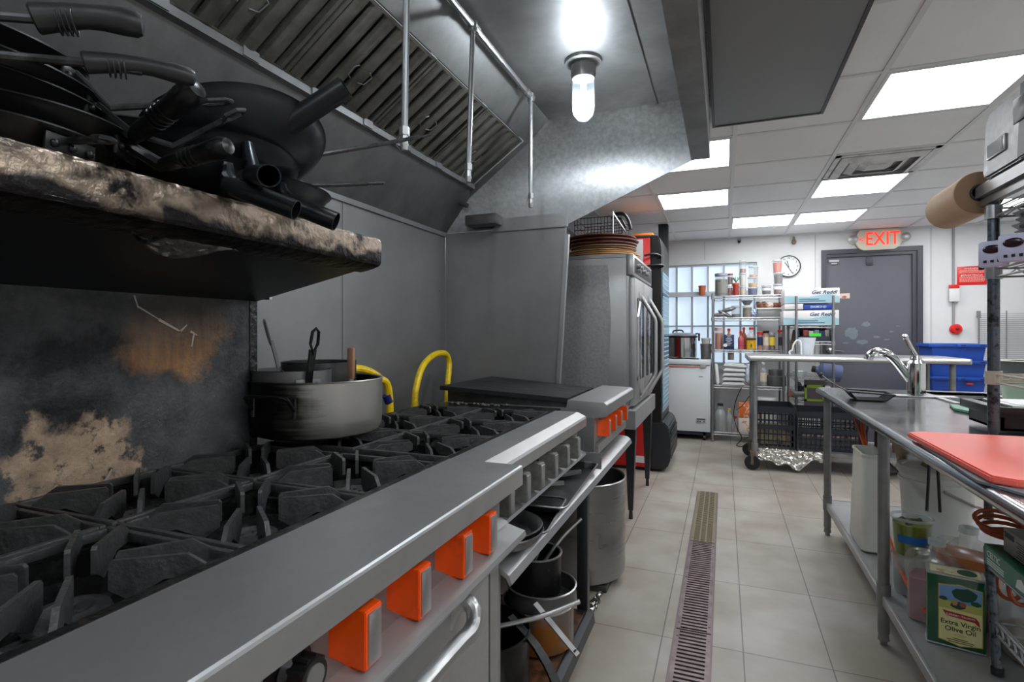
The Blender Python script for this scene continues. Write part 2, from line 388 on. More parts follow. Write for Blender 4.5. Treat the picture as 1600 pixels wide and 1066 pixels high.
# ================================================= THE ROOM
CZ = 2.41; BW = 7.15; LW = -1.63; RWX = 3.3; NW = -2.2
m = MB(); m.box(LW-.1, RWX+.1, NW-.1, BW+.1, -.1, 0); struct('floor', m, floor_m)
m = MB(); m.box(-.067, RWX, NW, BW, CZ, CZ+.08); m.box(LW, -.067, 3.03, BW, CZ, CZ+.08); struct('ceiling', m, ceilm)
m = MB(); m.box(LW-.1, LW, NW-.1, BW+.1, 0, 2.6); struct('wall_left', m, wallst)
m = MB(); m.box(RWX, RWX+.1, NW-.1, BW+.1, 0, 2.6); struct('wall_right', m, wallp)
m = MB(); m.box(LW, RWX, NW-.1, NW, 0, 2.6); struct('wall_front', m, wallp)
# back wall with openings for the window and the door
WX0, WX1, WZ0, WZ1 = -.95, .37, .84, 2.10; DX0, DX1, DZ = 1.05, 2.02, 2.20
m = MB()
m.box(LW, WX0, BW, BW+.12, 0, 2.6); m.box(WX0, WX1, BW, BW+.12, 0, WZ0); m.box(WX0, WX1, BW, BW+.12, WZ1, 2.6)
m.box(WX1, DX0, BW, BW+.12, 0, 2.6); m.box(DX0, DX1, BW, BW+.12, DZ, 2.6); m.box(DX1, RWX, BW, BW+.12, 0, 2.6)
struct('wall_back', m, wallp)
n_ = 1
def trim(m, mm):
    global n_; struct('trim_%d' % n_, m, mm); n_ += 1
for x in (-.224, .99, 2.10, 2.93):
    m = MB(); m.box(x-.006, x+.006, BW-.004, BW, 0 if x > .5 else WZ1+.04, CZ, 0); trim(m, C_('wall seam', (.78, .78, .78)))
m = MB(); m.box(LW, RWX, BW-.02, BW, CZ-.02, CZ); m.box(-.06, RWX, NW, NW+.02, CZ-.02, CZ); trim(m, tbar)
# stainless sheets behind the cooking line
m = MB(); m.box(LW, LW+.02, -1.0, 2.97, 0, 1.86); m.box(LW+.02, LW+.023, 2.0, 2.012, .0, 1.86); m.box(LW+.02, LW+.032, -1.0, 2.97, 1.835, 1.86)
m.cyl((LW+.02, 2.9, 1.5), (LW+.025, 2.9, 1.5), .006, n=8)
trim(m, wallst)
# ceiling grid
GX0, GY0, G = .06, 3.46, .61
m = MB()
i = 0
for i in range(0, 6):
    x = GX0+G*i; m.box(x-.012, x+.012, NW, BW, CZ-.006, CZ)
for i in (-2, -1):
    x = GX0+G*i; m.box(x-.012, x+.012, 3.03, BW, CZ-.006, CZ)
for j in range(-9, 7):
    y = GY0+G*j; m.box(-.067 if y < 3.03 else LW, RWX, y-.012, y+.012, CZ-.0055, CZ)
trim(m, tbar)
def ceiling_light(i, j, label):
    x, y = GX0+G*i, GY0+G*j
    t = thing('ceiling_light', label, 'ceiling light', (x+G/2, y+G/2, CZ), 'flat ceiling light panels')
    m = MB()
    for a in ((x+.012, x+.03, y+.012, y+G-.012), (x+G-.03, x+G-.012, y+.012, y+G-.012), (x+.03, x+G-.03, y+.012, y+.03), (x+.03, x+G-.03, y+G-.03, y+G-.012)):
        m.box(*a, CZ-.008, CZ)
    part('frame', m, tbar, t)
    m = MB(); m.box(x+.03, x+G-.03, y+.03, y+G-.03, CZ-.005, CZ-.001); part('diffuser', m, panel_e, t)
for i, j, l in ((1, -1, 'largest square light panel, nearest, over the prep table'), (-1, 0, 'square light panel partly hidden behind the hood corner'),
    (-1, 2, 'square light panel in front of the black column'), (1, 2, 'square light panel just beyond the air diffuser'), (0, 4, 'left of the two farthest light panels, above the clock'),
    (1, 4, 'right of the two farthest light panels, above the exit sign'), (3, 4, 'light panel behind the kraft paper roll'), (3, 2, 'light panel above the blue crates, hidden by the rack'),
    (3, -1, 'light panel over the right end of the rack'), (1, -4, 'added unseen fill panel overhead beside the perforated panel'), (3, -4, 'added unseen fill panel overhead near the right wall'),
    (0, -5, 'added fill panel behind the viewer near the hood end'), (2, -5, 'added fill panel behind the viewer in the middle of the room'), (1, -7, 'added fill panel behind the viewer'), (3, -7, 'added fill panel in the corner behind the viewer')):  # panels overhead and behind the viewer are added to brighten hood and range
    ceiling_light(i, j, l)
# four-way diffuser
x, y = GX0+G, GY0+G
t = thing('air_diffuser', 'grey dusty square air diffuser in the ceiling between two light panels', 'vent', (x+G/2, y+G/2, CZ))
m = MB(); cx, cy = x+G/2, y+G/2
def sqring(m, cx, cy, r0, z0, r1, z1, th=.003):
    for k in range(4):
        a = R(90*k); q = lambda r, s, z: (cx+r*math.cos(a)-s*math.sin(a), cy+r*math.sin(a)+s*math.cos(a), z)
        m.slab([q(r0, -r0, z0), q(r0, r0, z0), q(r1, r1, z1), q(r1, -r1, z1)], th)
m.box(x+.02, x+G-.02, y+.02, y+.05, CZ-.012, CZ-.001); m.box(x+.02, x+G-.02, y+G-.05, y+G-.02, CZ-.012, CZ-.001)
m.box(x+.02, x+.05, y+.02, y+G-.02, CZ-.012, CZ-.001); m.box(x+G-.05, x+G-.02, y+.02, y+G-.02, CZ-.012, CZ-.001)
part('frame', m, C_('dusty white metal', (.86, .86, .86), .5, var=(8, (.66, .66, .66), .45, .75)), t)
m = MB(); sqring(m, cx, cy, .245, CZ-.012, .2, CZ-.035); sqring(m, cx, cy, .17, CZ-.006, .125, CZ-.032); sqring(m, cx, cy, .1, CZ-.004, .06, CZ-.028)
m.box(cx-.06, cx+.06, cy-.06, cy+.06, CZ-.028, CZ-.025)
part('louvre', m, MATS['dusty white metal'], t)
m = MB(); m.box(x+.05, x+G-.05, y+.05, y+G-.05, CZ-.0035, CZ-.001); part('duct_opening', m, C_('duct shade grey', (.55, .55, .55)), t)
# perforated make-up air panel
t = thing('supply_air_panel', 'large dark grey perforated metal panel set in the ceiling beside the hood', 'ceiling panel', (.2, 1.5, CZ-.03))
m = MB(); m.box(-.045, .465, -1.6, 3.19, CZ-.026, CZ-.001); part('perforated_sheet', m, perf, t)
m = MB(); m.box(-.06, -.045, -1.6, 3.205, CZ-.03, CZ-.001); m.box(.465, .48, -1.6, 3.205, CZ-.03, CZ-.001); m.box(-.045, .465, 3.19, 3.205, CZ-.03, CZ-.001)
part('frame', m, C_('panel frame grey', (.25, .25, .26), .4, metal=.5), t)
# window
m = MB()
m.box(WX0-.04, WX1+.04, BW-.02, BW, WZ1, WZ1+.05); m.box(WX1, WX1+.05, BW-.02, BW, WZ0-.04, WZ1); m.box(WX0-.05, WX0, BW-.02, BW, WZ0-.04, WZ1)
m.box(WX0-.05, WX1+.05, BW-.04, BW, WZ0-.05, WZ0)
win = struct('window_1', m, white)
m = MB()
for x in (-.75, -.561, -.375, -.186, -.001, .188, .345): m.box(x-.012, x+.012, BW+.01, BW+.05, WZ0, WZ1)
for z, h in ((1.735, .026), (1.33, .01), (WZ0+.02, .02), (WZ1-.01, .012)): m.box(WX0, WX1, BW+.005, BW+.05, z-h, z+h)
struct('window_frame', m, C_('window bar grey', (.74, .76, .78), .5), win)
m = MB(); m.box(WX0, WX1, BW+.06, BW+.065, WZ0, WZ1); struct('window_pane', m, win_e, win)
m = MB(); m.box(-.7, .36, BW-.05, BW+.05, 1.70, 1.712); struct('window_ledge', m, MATS['window bar grey'], win)
# door
m = MB()
m.box(DX0, DX0+.05, BW-.03, BW+.1, 0, DZ); m.box(DX1-.05, DX1, BW-.03, BW+.1, 0, DZ); m.box(DX0+.05, DX1-.05, BW-.03, BW+.1, DZ-.05, DZ)
m.box(DX1-.09, DX1-.05, BW-.01, BW+.1, 0, DZ-.05); m.box(DX0+.05, DX1-.09, BW-.01, BW+.1, DZ-.085, DZ-.05)
fr = struct('door_1', m, framem)
m = MB(); m.box(DX0+.05, DX1-.09, BW+.02, BW+.07, 0.01, DZ-.085); sl = struct('door_slab', m, doorm, fr)
paint = C_('scraped grey paint', (.46, .50, .52), .5)
m = MB()
def splat(m, cx, cz, r, k, y, seed, sq=1.0):
    rr = random.Random(seed); pts = [(cx+r*(.65+.5*rr.random())*math.cos(2*math.pi*a/k), cz+sq*r*(.65+.5*rr.random())*math.sin(2*math.pi*a/k)) for a in range(k)]
    m.prism(pts, 'y', y-.0012, y)
splat(m, 1.36, 1.245, .075, 18, BW+.02, 3, .95); splat(m, 1.50, 1.345, .05, 14, BW+.02, 4, .6); splat(m, 1.46, 1.14, .06, 12, BW+.02, 5, .45); splat(m, 1.60, 1.2, .04, 9, BW+.02, 6, .35)
splat(m, 1.74, 1.26, .03, 8, BW+.02, 7, .4); splat(m, 1.70, 1.17, .035, 9, BW+.02, 8, .3); splat(m, 1.30, 1.13, .04, 9, BW+.02, 9, .3); splat(m, 1.80, 1.32, .02, 8, BW+.02, 10, .3)
struct('paint_patch', m, paint, fr)
m = MB(); m.box(1.13, 1.23, BW-.005, BW+.02, 2.06, 2.085); m.box(1.15, 1.21, BW-.005, BW+.02, 2.035, 2.05); struct('door_stop', m, wirem, fr)
m = MB(); m.cyl((1.13, BW+.02, 1.045), (1.13, BW-.03, 1.045), .022); m.sphere((1.13, BW-.045, 1.045), .034, 14, (1, .7, 1)); m.tube([(1.15, BW-.03, 1.045), (1.2, BW-.045, 1.04), (1.27, BW-.045, 1.035)], .009)
struct('door_handle', m, chrome, fr)
m = MB(); m.box(1.50, 1.56, BW+.0, BW+.02, 2.01, 2.10, .004); struct('door_closer', m, framem, fr)
# trench drain with three grates
m = MB(); m.box(-.194, -.186, .2, 4.48, 0, .004); m.box(-.05, -.042, .2, 4.48, 0, .004); m.box(-.194, -.042, 4.475, 4.485, 0, .004)
trim(m, C_('drain frame', (.42, .36, .36), .4, metal=.4))
def grate(y0, y1, mm, label, pitch, rows):
    t = thing('drain_grate', label, 'floor drain', (-.118, (y0+y1)/2, 0), 'trench drain grates')
    m = MB(); m.box(-.186, -.05, y0, y1, .0005, .002); part('channel', m, dark, t)
    m = MB(); n = int((y1-y0)/pitch); p = (y1-y0)/n
    m.box(-.186, -.170, y0, y1, .001, .008); m.box(-.066, -.05, y0, y1, .001, .008)
    for k in range(n+1):
        y = y0+p*k; m.box(-.170, -.066, max(y0, y-p*.27), min(y1, y+p*.27), .001, .007)
    for x in rows: m.box(x-.004, x+.004, y0, y1, .001, .0075)
    for y in (y0+.05, (y0+y1)/2, y1-.05):
        for x in (-.178, -.058): m.cyl((x, y, .007), (x, y, .010), .004, n=8)
    part('slotted_cover', m, mm, t)
plum = C_('worn plum iron', (.50, .44, .44), .42, metal=.5, var=(20, (.36, .3, .3), .4, .7)); brass = C_('tarnished brass grate', (.50, .46, .36), .42, metal=.5)
grate(3.39, 4.47, brass, 'brassy fine-slotted drain grate at the far end of the floor trench', .021, (-.135, -.101))
grate(2.36, 3.38, plum, 'plum grey slotted drain grate in the middle of the floor trench', .026, ())
grate(1.34, 2.35, plum, 'plum grey slotted drain grate nearest the viewer in the floor trench', .026, ())
# ---- wall fittings
def wallfit():
    y = BW
    t = thing('exit_sign', 'beige EXIT sign with red letters and two emergency lamps above the door', 'exit sign', (1.6, y-.06, 2.17))
    m = MB(); m.prism([(1.42, 2.19), (1.46, 2.17), (1.74, 2.17), (1.78, 2.19), (1.79, 2.21), (1.82, 2.25), (1.82, 2.33), (1.79, 2.37), (1.78, 2.40), (1.42, 2.40), (1.41, 2.37), (1.38, 2.33), (1.38, 2.25), (1.41, 2.21)], 'y', y-.07, y-.001, .006)
    part('housing', m, beige, t)
    text_part('lettering', 'EXIT', .205, (1.635, y-.0715, 2.287), FY, exit_e, t, .001, sx=.78)
    text_part('arrow', '<', .09, (1.435, y-.0715, 2.287), FY, exit_e, t, .001)
    for x in (1.355, 1.85):
        m = MB(); m.lathe([(.0, .0), (.035, 0), (.052, .03), (.052, .045), (.046, .05)], (x, y-.03, 2.30), (0, -1, 0), 18); l = part('emergency_lamp', m, beige, t)
        m = MB(); m.lathe([(.046, .05), (.03, .058), (0, .06)], (x, y-.03, 2.30), (0, -1, 0), 18); part('lens', m, wirem, l)
    # clock
    t = thing('wall_clock', 'round white wall clock with a thin black rim beside the door', 'clock', (.71, y-.03, 2.03))
    m = MB(); m.lathe([(.0, .0), (.128, 0), (.128, .028), (.118, .032), (.118, .02), (0, .02)], (.71, y-.001, 2.03), (0, -1, 0), 40); part('rim', m, blackp, t)
    m = MB(); m.lathe([(0, .02), (.118, .02), (.118, .022), (0, .022)], (.71, y-.001, 2.03), (0, -1, 0), 40); part('dial', m, white, t)
    for k in range(1, 13):
        a = R(90-30*k); text_part('numeral', str(k), .028, (.71+.095*math.cos(a), y-.0245, 2.03+.095*math.sin(a)), FY, dark, t, .0004)
    m = MB(); m.slab([(.668, y-.027, 2.078), (.674, y-.027, 2.08), (.752, y-.027, 1.950), (.748, y-.027, 1.948)], .002); part('minute_hand', m, blackp, t)
    m = MB(); m.slab([(.690, y-.029, 2.095), (.697, y-.029, 2.096), (.716, y-.029, 2.02), (.709, y-.029, 2.02)], .002); part('hour_hand', m, blackp, t)
    # warning sign
    t = thing('warning_sign', 'red warning sign with white lettering in two languages on the wall', 'sign', (2.455, y-.004, 1.85))
    m = MB(); m.box(2.33, 2.585, y-.005, y-.001, 1.755, 1.955, .001); part('plate', m, red, t)
    text_part('heading', '\u26a0WARNING' if False else 'WARNING', .028, (2.457, y-.006, 1.93), FY, white, t, .0003)
    text_part('heading', 'ADVERTENCIA', .028, (2.457, y-.006, 1.858), FY, white, t, .0003)
    for k, z in enumerate((1.912, 1.90, 1.888, 1.84, 1.828, 1.816, 1.804, 1.792)):
        m = MB(); q = random.Random(k); x = 2.35
        while x < 2.56:
            w = q.uniform(.008, .024); m.box(x, min(x+w, 2.565), y-.0062, y-.005, z-.003, z+.003); x += w+.004
        part('text_line', m, C_('pale sign text', (.95, .7, .66)), t)
    m = MB(); m.slab([(2.36, y-.006, 1.848), (2.372, y-.006, 1.848), (2.366, y-.006, 1.868)], .0006); part('warning_triangle', m, white, t)
    # alarm
    m = MB(); m.tube([(2.295, y-.014, CZ-.01), (2.295, y-.014, 1.31)], .011); solo('conduit', m, wallg, 'thin grey conduit running down the wall to the red bell', 'conduit', (2.295, y-.014, 1.3))
    t = thing('alarm_pull_box', 'small white alarm box with a red top on the conduit', 'alarm box', (2.29, y-.03, 1.58))
    m = MB(); m.box(2.247, 2.335, y-.055, y-.026, 1.58, 1.72, .004); part('cover', m, white, t)
    m = MB(); m.box(2.247, 2.335, y-.056, y-.026, 1.72, 1.76, .004); part('hood_strip', m, red, t)
    t = thing('alarm_bell', 'round red alarm bell low on the conduit', 'alarm bell', (2.31, y-.03, 1.29))
    m = MB(); m.lathe([(0, .0), (.055, 0), (.055, .025), (.04, .045), (0, .052)], (2.315, y-.004, 1.285), (0, -1, 0), 24); part('gong', m, red, t)
    m = MB(); m.sphere((2.315, y-.058, 1.285), .012, 10); m.box(2.30, 2.33, y-.06, y-.05, 1.28, 1.30, .002); part('boss', m, C_('dark red', (.5, .05, .05)), t)
    t = thing('wall_sensor', 'small brass coloured hanging bulb on the wall above the clock', 'sensor', (.765, y-.02, 2.33))
    m = MB(); m.sphere((.765, y-.03, 2.315), .026, 12, (1, .8, 1.25)); m.cyl((.765, y-.03, 2.34), (.765, y-.03, 2.365), .012); part('bulb', m, C_('brassy', (.55, .5, .4), .4, metal=.5), t)
    m = MB(); m.box(.757, .773, y-.03, y-.001, 2.36, 2.38); part('bracket', m, wallg, t)
    t = thing('security_camera', 'tiny dark camera under the ceiling above the window', 'camera', (.173, y-.03, 2.36))
    m = MB(); m.box(.15, .195, y-.035, y-.001, 2.365, 2.39, .003); part('mount', m, wallg, t)
    m = MB(); m.sphere((.173, y-.04, 2.352), .018, 12); part('lens', m, dark, t)
    m = MB(); m.box(1.20, 1.50, y-.006, y-.001+.02, 1.73, 1.80); 
    m.bm.free()
wallfit()
# a torn paper notice taped to the door
t = thing('paper_notice', 'torn pinkish paper notice on the grey door behind the boxes', 'notice', (1.3, BW+.01, 1.68))
m = MB(); m.slab([(1.16, BW+.017, 1.645), (1.34, BW+.017, 1.64), (1.34, BW+.017, 1.70), (1.16, BW+.017, 1.695)], .001); part('sheet', m, C_('pinkish paper', (.86, .76, .72)), t)
m = MB(); splat(m, 1.285, 1.657, .03, 12, BW+.0155, 21, .5); part('print', m, C_('brown print', (.66, .38, .28)), t)
# column
t = thing('steel_column', 'tall black steel column with a small wooden base beside the cooler', 'column', (-.6, 6.02, 0))
m = MB(); m.box(-.655, -.555, 5.97, 6.07, .012, CZ); part('shaft', m, blackpost, t)
m = MB(); m.box(-.69, -.515, 5.95, 6.10, 0, .014); part('base_trim', m, wood, t)
# ================================================= EXHAUST HOOD
HY0, HY1 = -1.2, 2.97
hood = thing('exhaust_hood', 'huge stainless steel exhaust hood with baffle filters over the cooking line', 'hood', (-.8, 1.0, 2.3))
m = MB(); m.slab([(-1.605, HY0, 1.862), (-1.605, HY1, 1.862), (-1.41, HY1, 2.11), (-1.41, HY0, 2.11)], -.004); part('back_panel', m, hood_m, hood)
m = MB(); m.box(-1.42, -1.385, HY0, HY1-.05, 2.098, 2.108); m.box(-1.388, -1.383, HY0, HY1-.05, 2.098, 2.128)
for k in range(12):
    y = 2.75-.3*k; m.box(-1.383, -1.377, y, y+.06, 2.10, 2.13)
part('grease_trough', m, steel_old, hood)
m = MB(); m.slab([(-1.07, HY0, 2.345), (-1.07, HY1, 2.345), (-.94, HY1, 2.468), (-.94, HY0, 2.468)], -.004); part('upper_slope', m, hood_m, hood)
m = MB(); m.box(-.94, -.155, HY0, HY1, 2.468, 2.474); m.box(-.337, -.331, HY0, HY1, 2.462, 2.468); part('top_panel', m, hood_m, hood)
m = MB(); m.prism([(-.159, 2.144), (-.067, 2.144), (-.067, 2.50), (-.159, 2.50)], 'y', HY0, HY1+.004); part('front_lip', m, hood_m, hood)
m = MB(); m.prism([(-1.61, 1.86), (-.836, 1.854), (-.153, 2.144), (-.153, 2.474), (-1.61, 2.474)], 'y', HY1, HY1+.006); part('end_panel', m, hood_end, hood)
m = MB(); m.slab([(-1.40, HY1-.055, 2.115), (-1.07, HY1-.055, 2.345), (-1.0, HY1, 2.40), (-1.45, HY1, 2.06)], .003); part('filter_end_plate', m, hood_m, hood)
# filters
f0, f1 = Vector((-1.39, 0, 2.122)), Vector((-1.075, 0, 2.342))
fd = (f1-f0); fl = fd.length; fd.normalize(); fn = Vector((fd.z, 0, -fd.x))      # normal facing down and forward
def fp(y, s, d): return tuple(f0+fd*s+fn*d+Vector((0, y, 0)))
def hood_filter(y0, y1):
    m = MB(); w = y1-y0
    m.slab([fp(y0, 0, -.035), fp(y1, 0, -.035), fp(y1, fl, -.035), fp(y0, fl, -.035)], .003)
    for a, b_ in ((y0+.002, y0+.016), (y1-.016, y1-.002)): m.slab([fp(a, 0, .0), fp(b_, 0, .0), fp(b_, fl, .0), fp(a, fl, .0)], .03)
    for a, b_ in ((0, .012), (fl-.012, fl)): m.slab([fp(y0, a, .002), fp(y1, a, .002), fp(y1, b_, .002), fp(y0, b_, .002)], .01)
    n = 6; p = (w-.036)/n
    for k in range(n):
        ya = y0+.018+p*k; prof = []
        for q in range(7):
            a = math.pi*q/6; prof.append((ya+p*.40-p*.36*math.cos(a), -.014+.020*math.sin(a)))
        prof += [(ya+p*.76, -.018), (ya+p*.04, -.018)]
        A = [m._v(fp(yy, .012, d)) for yy, d in prof]; B = [m._v(fp(yy, fl-.012, d)) for yy, d in prof]; m.skin(A, B)
        m.bm.faces.new(A[::-1]); m.bm.faces.new(B)
    f = part('baffle_filter', m, filt_m, hood)
    m = MB()
    for s_ in (.12, ):
        yc = (y0+y1)/2
        for sg in (-1, 1):
            m = MB(); m.tube([fp(yc+sg*.02, s_+.0, .006), fp(yc+sg*.045, s_+.01, .012), fp(yc+sg*.05, s_+.05, .014), fp(yc+sg*.03, s_+.06, .008)], .0022, 6); part('wire_handle', m, steel_old, f)
y = HY1-.06
while y > HY0+.1:
    hood_filter(y-.495, y-.003); y -= .498
# rivets and a grease cup
t = thing('grease_cup', 'small dark grease cup hanging under the hood corner above the panel', 'cup', (-1.45, 2.88, 1.9))
m = MB(); m.box(-1.42, -1.22, 2.86, 2.955, 1.875, 1.935, .006); part('cup', m, hood_d, t)
m = MB(); m.cyl((-1.5, 2.9, 2.03), (-1.42, 2.9, 2.0), .014); part('drain_spout', m, hood_d, t)
# end partition under the hood
t = thing('end_partition', 'dark stainless partition sheet standing between the black plate and the tall oven', 'panel', (-1.2, 2.98, .9))
m = MB(); m.prism([(-1.605, .3), (-.90, .3), (-.889, .96), (-.836, 1.80), (-.836, 1.853), (-1.605, 1.858)], 'y', 2.974, 2.984); part('sheet', m, wallst, t)
m = MB(); m.prism([(-.90, .3), (-.878, .3), (-.868, .96), (-.815, 1.80), (-.836, 1.80), (-.889, .96)], 'y', 2.955, 2.984); part('edge_trim', m, steel, t)
m = MB(); m.prism([(-1.29, 1.855), (-1.25, 1.92), (-.85, 1.925), (-.822, 1.90), (-.822, 1.845), (-1.29, 1.845)], 'y', 2.962, 2.972, .002)
for x in (-1.15, -.9): m.cyl((x, 2.962, 1.885), (x, 2.957, 1.885), .007, n=8)
part('top_flange', m, steel, t)
# hood lamp
hx = -.59
def hood_lamp(hy, label):
    hl = thing('hood_lamp', label, 'lamp', (hx, hy, 2.46), 'jar lamps under the hood')
    m = MB(); m.lathe([(0, 2.467), (.085, 2.467), (.082, 2.455), (.055, 2.445), (.056, 2.40), (.05, 2.385), (0, 2.385)], (hx, hy, 0), n=28); part('base', m, steel_old, hl)
    m = MB(); m.lathe([(.046, 2.39), (.049, 2.36), (.049, 2.25), (.042, 2.222), (.025, 2.203), (0, 2.197)], (hx, hy, 0), n=28); part('glass_jar', m, lampg, hl)
    m = MB(); m.sphere((hx, hy, 2.27), .030, 16, (1, 1, 1.35)); part('bulb', m, lamp_e, hl)
    m = MB(); m.cyl((hx, hy, 2.385), (hx, hy, 2.31), .014); part('socket', m, white, hl)
hood_lamp(2.386, 'glowing jar lamp hanging from the hood ceiling')
hood_lamp(.95, 'second jar lamp under the hood, added unseen above the near range')  # this and the next lamp are added out of view as extra brightening
hood_lamp(-.45, 'third jar lamp under the hood, added unseen behind the viewer')
# fire suppression pipe
sp = thing('suppression_pipe', 'thin steel fire suppression pipe with three nozzle drops under the hood', 'pipe', (-.9, 1.9, 2.42))
m = MB(); m.tube([(-.9, -1.0, 2.425), (-.9, 2.57, 2.425)], .0125, 10); m.sphere((-.9, 2.57, 2.425), .018, 10)
for y in (1.40, 1.90, 2.5): m.cyl((-.9, y-.022, 2.425), (-.9, y+.022, 2.425), .018)
m.tube([(-.9, 2.49, 2.425), (-.93, 2.49, 2.445), (-.96, 2.49, 2.455)], .004); part('main_pipe', m, postm, sp)
def drop(y, z, dx=0):
    m = MB(); m.tube([(-.9, y, 2.425), (-.9+dx, y, z+.05)], .0105, 10); m.cyl((-.9, y, 2.44), (-.9, y, 2.40), .017); d = part('drop_pipe', m, postm, sp)
    m = MB(); x = -.9+dx; m.cyl((x, y, z+.07), (x, y, z+.045), .016, n=6); m.cyl((x, y, z+.045), (x, y, z+.02), .011); m.cyl((x, y, z+.02), (x, y, z), .013, .009)
    m.tube([(x-.012, y, z+.05), (x-.03, y, z+.02), (x-.012, y, z)], .0012, 4); part('nozzle', m, steel_lite, d)
drop(1.42, 1.80, -.01); drop(1.885, 1.825, -.02); drop(2.555, 1.87)

# ================================================= RANGE ONE (near)
RT = .905
def knob_mb(x, y, z, s=1.0):
    """bar knob whose stem points to +X"""
    m = MB(); h = .032*s
    prof = [(0, -h*.62), (.010*s, -h*.80), (.020*s, -h*.88), (.034*s, -h*.80), (.045*s, -h*.62), (.045*s, h*.62), (.034*s, h*.80), (.020*s, h*.88), (.010*s, h*.80), (0, h*.62)]
    # cross section in XY: pinched grip, extruded in Z
    g = .014*s
    poly = [(x, y-g*1.5), (x+.012*s, y-g*1.25), (x+.026*s, y-g), (x+.046*s, y-g*1.1), (x+.046*s, y+g*1.1), (x+.026*s, y+g), (x+.012*s, y+g*1.25), (x, y+g*1.5)]
    m.prism(poly, 'z', z-h, z+h, .0012*s)
    return m
def bar_knob(par, x, y, z, mm, s=1.0, cap=None, label=None):
    b = MB(); b.cyl((x-.006, y, z), (x+.002, y, z), .030*s, n=24); be = part('knob_bezel', b, blackp, par)
    k = part('knob', knob_mb(x+.002, y, z, s), mm, par, label)
    m = MB(); m.box(x+.047*s, x+.050*s, y-.011*s, y+.011*s, z-.028*s, z+.028*s, .001); part('knob_cap', m, cap or steel_lite, k)
r1 = thing('gas_range', 'large near gas range with orange knobs, oven and burnt high backguard', 'range', (-.9, .62, 0))
Y0, Y1 = -.35, 1.268
m = MB(); m.prism([(-.672, RT-.05), (-.672, RT+.005), (-.4735, RT+.005), (-.4695, RT+.003), (-.468, RT-.001), (-.468, RT-.043), (-.476, RT-.046), (-.476, RT-.018), (-.53, RT-.018), (-.53, RT-.05)], 'y', Y0, Y1); part('front_ledge', m, steel_y, r1, ang=15)
m = MB(); m.prism([(-.53, RT-.05), (-.53, .775), (-.505, .765), (-.62, .76), (-.62, RT-.05)], 'y', Y0, Y1-.003); part('control_panel', m, steel_old, r1)
m = MB(); m.box(-1.30, -.672, Y0, Y1, .80, .815); m.box(-.69, -.54, Y1-.012, Y1-.004, .775, .885); m.box(-.69, -.672, Y0, Y1, .83, RT+.006); m.box(-1.30, -1.285, Y0, Y1, .83, RT); m.box(-1.285, -.69, Y1-.02, Y1-.004, .84, RT-.01); m.box(-.995, -.975, Y0, Y1-.03, .815, RT-.02)
for k in range(5): m.box(-1.285, -.69, .62-.305*2+.305*k-.006+.305, .62-.305*2+.305*k+.006+.305, .815, RT-.03)
part('burner_box', m, iron_d, r1)
m = MB(); m.prism([(-.530, .770), (-.458, .752), (-.455, .742), (-.458, .735), (-.53, .745)], 'y', Y0, Y1-.01); part('drip_rail', m, steel_soft, r1)
YE = 1.205; m = MB(); m.box(-1.28, -.545, YE-.022, YE-.004, .12, .80); m.box(-.575, -.505, YE-.055, YE-.004, .12, .735)
m.box(-1.28, -.545, Y0, Y0+.02, .12, .82); part('side_panel', m, steel, r1)
m = MB()
for z, y in ((.70, YE-.03),): m.cyl((-.505, y, z), (-.501, y, z), .006, n=10)
part('rivet', m, steel_old, r1)
m = MB(); m.box(-.575, -.515, .40, YE-.062, .14, .732, .004); m.box(-.518, -.500, .42, YE-.07, .16, .728, .006); dr = part('oven_door', m, steel, r1)
m = MB(); hz = .655
m.tube(smooth([(-.512, .955, .655), (-.502, .965, .690), (-.480, .972, .705), (-.460, .968, .690), (-.452, .94, .668), (-.455, .85, .668), (-.457, .48, .668), (-.465, .45, .668), (-.512, .43, .668)], 4), .0165, 12); part('handle', m, steel_lite, dr)
m = MB(); m.box(-1.28, -.58, Y0+.02, YE-.025, .12, .74); part('oven_body', m, dark, r1)
m = MB()
for y in (.0, YE-.08):
    for x in (-.6, -1.2): m.cyl((x, y, 0), (x, y, .12), .02, .026)
part('foot', m, steel_old, r1)
for y, l in ((.655, 'orange knob'), (.80, 'orange knob'), (.965, 'orange knob'), (1.09, 'orange knob'), (.40, 'orange knob')): bar_knob(r1, -.534, y, .803, orange, 1.32, label=l)
m = MB(); m.cyl((-.532, .545, .805), (-.518, .545, .805), .036, n=28); bz = part('thermostat_bezel', m, blackp, r1)
m = MB(); m.lathe([(.03, 0), (.03, .004), (.022, .012), (.024, .034), (.023, .037), (0, .037)], (-.518, .545, .805), (1, 0, 0), 28)
for k in range(10):
    a = 2*math.pi*k/10; m.cyl((-.506, .545+.023*math.cos(a), .805+.023*math.sin(a)), (-.484, .545+.023*math.cos(a), .805+.023*math.sin(a)), .004, n=6)
tk = part('thermostat_knob', m, blackp, r1, 'black fluted knob with a silver centre')
m = MB(); m.cyl((-.481, .545, .805), (-.4795, .545, .805), .0165, n=24); part('silver_cap', m, steel_lite, tk)
m = MB(); m.cyl((-.532, .455, .80), (-.525, .455, .80), .014, n=20); part('pilot_hole', m, dark, r1)
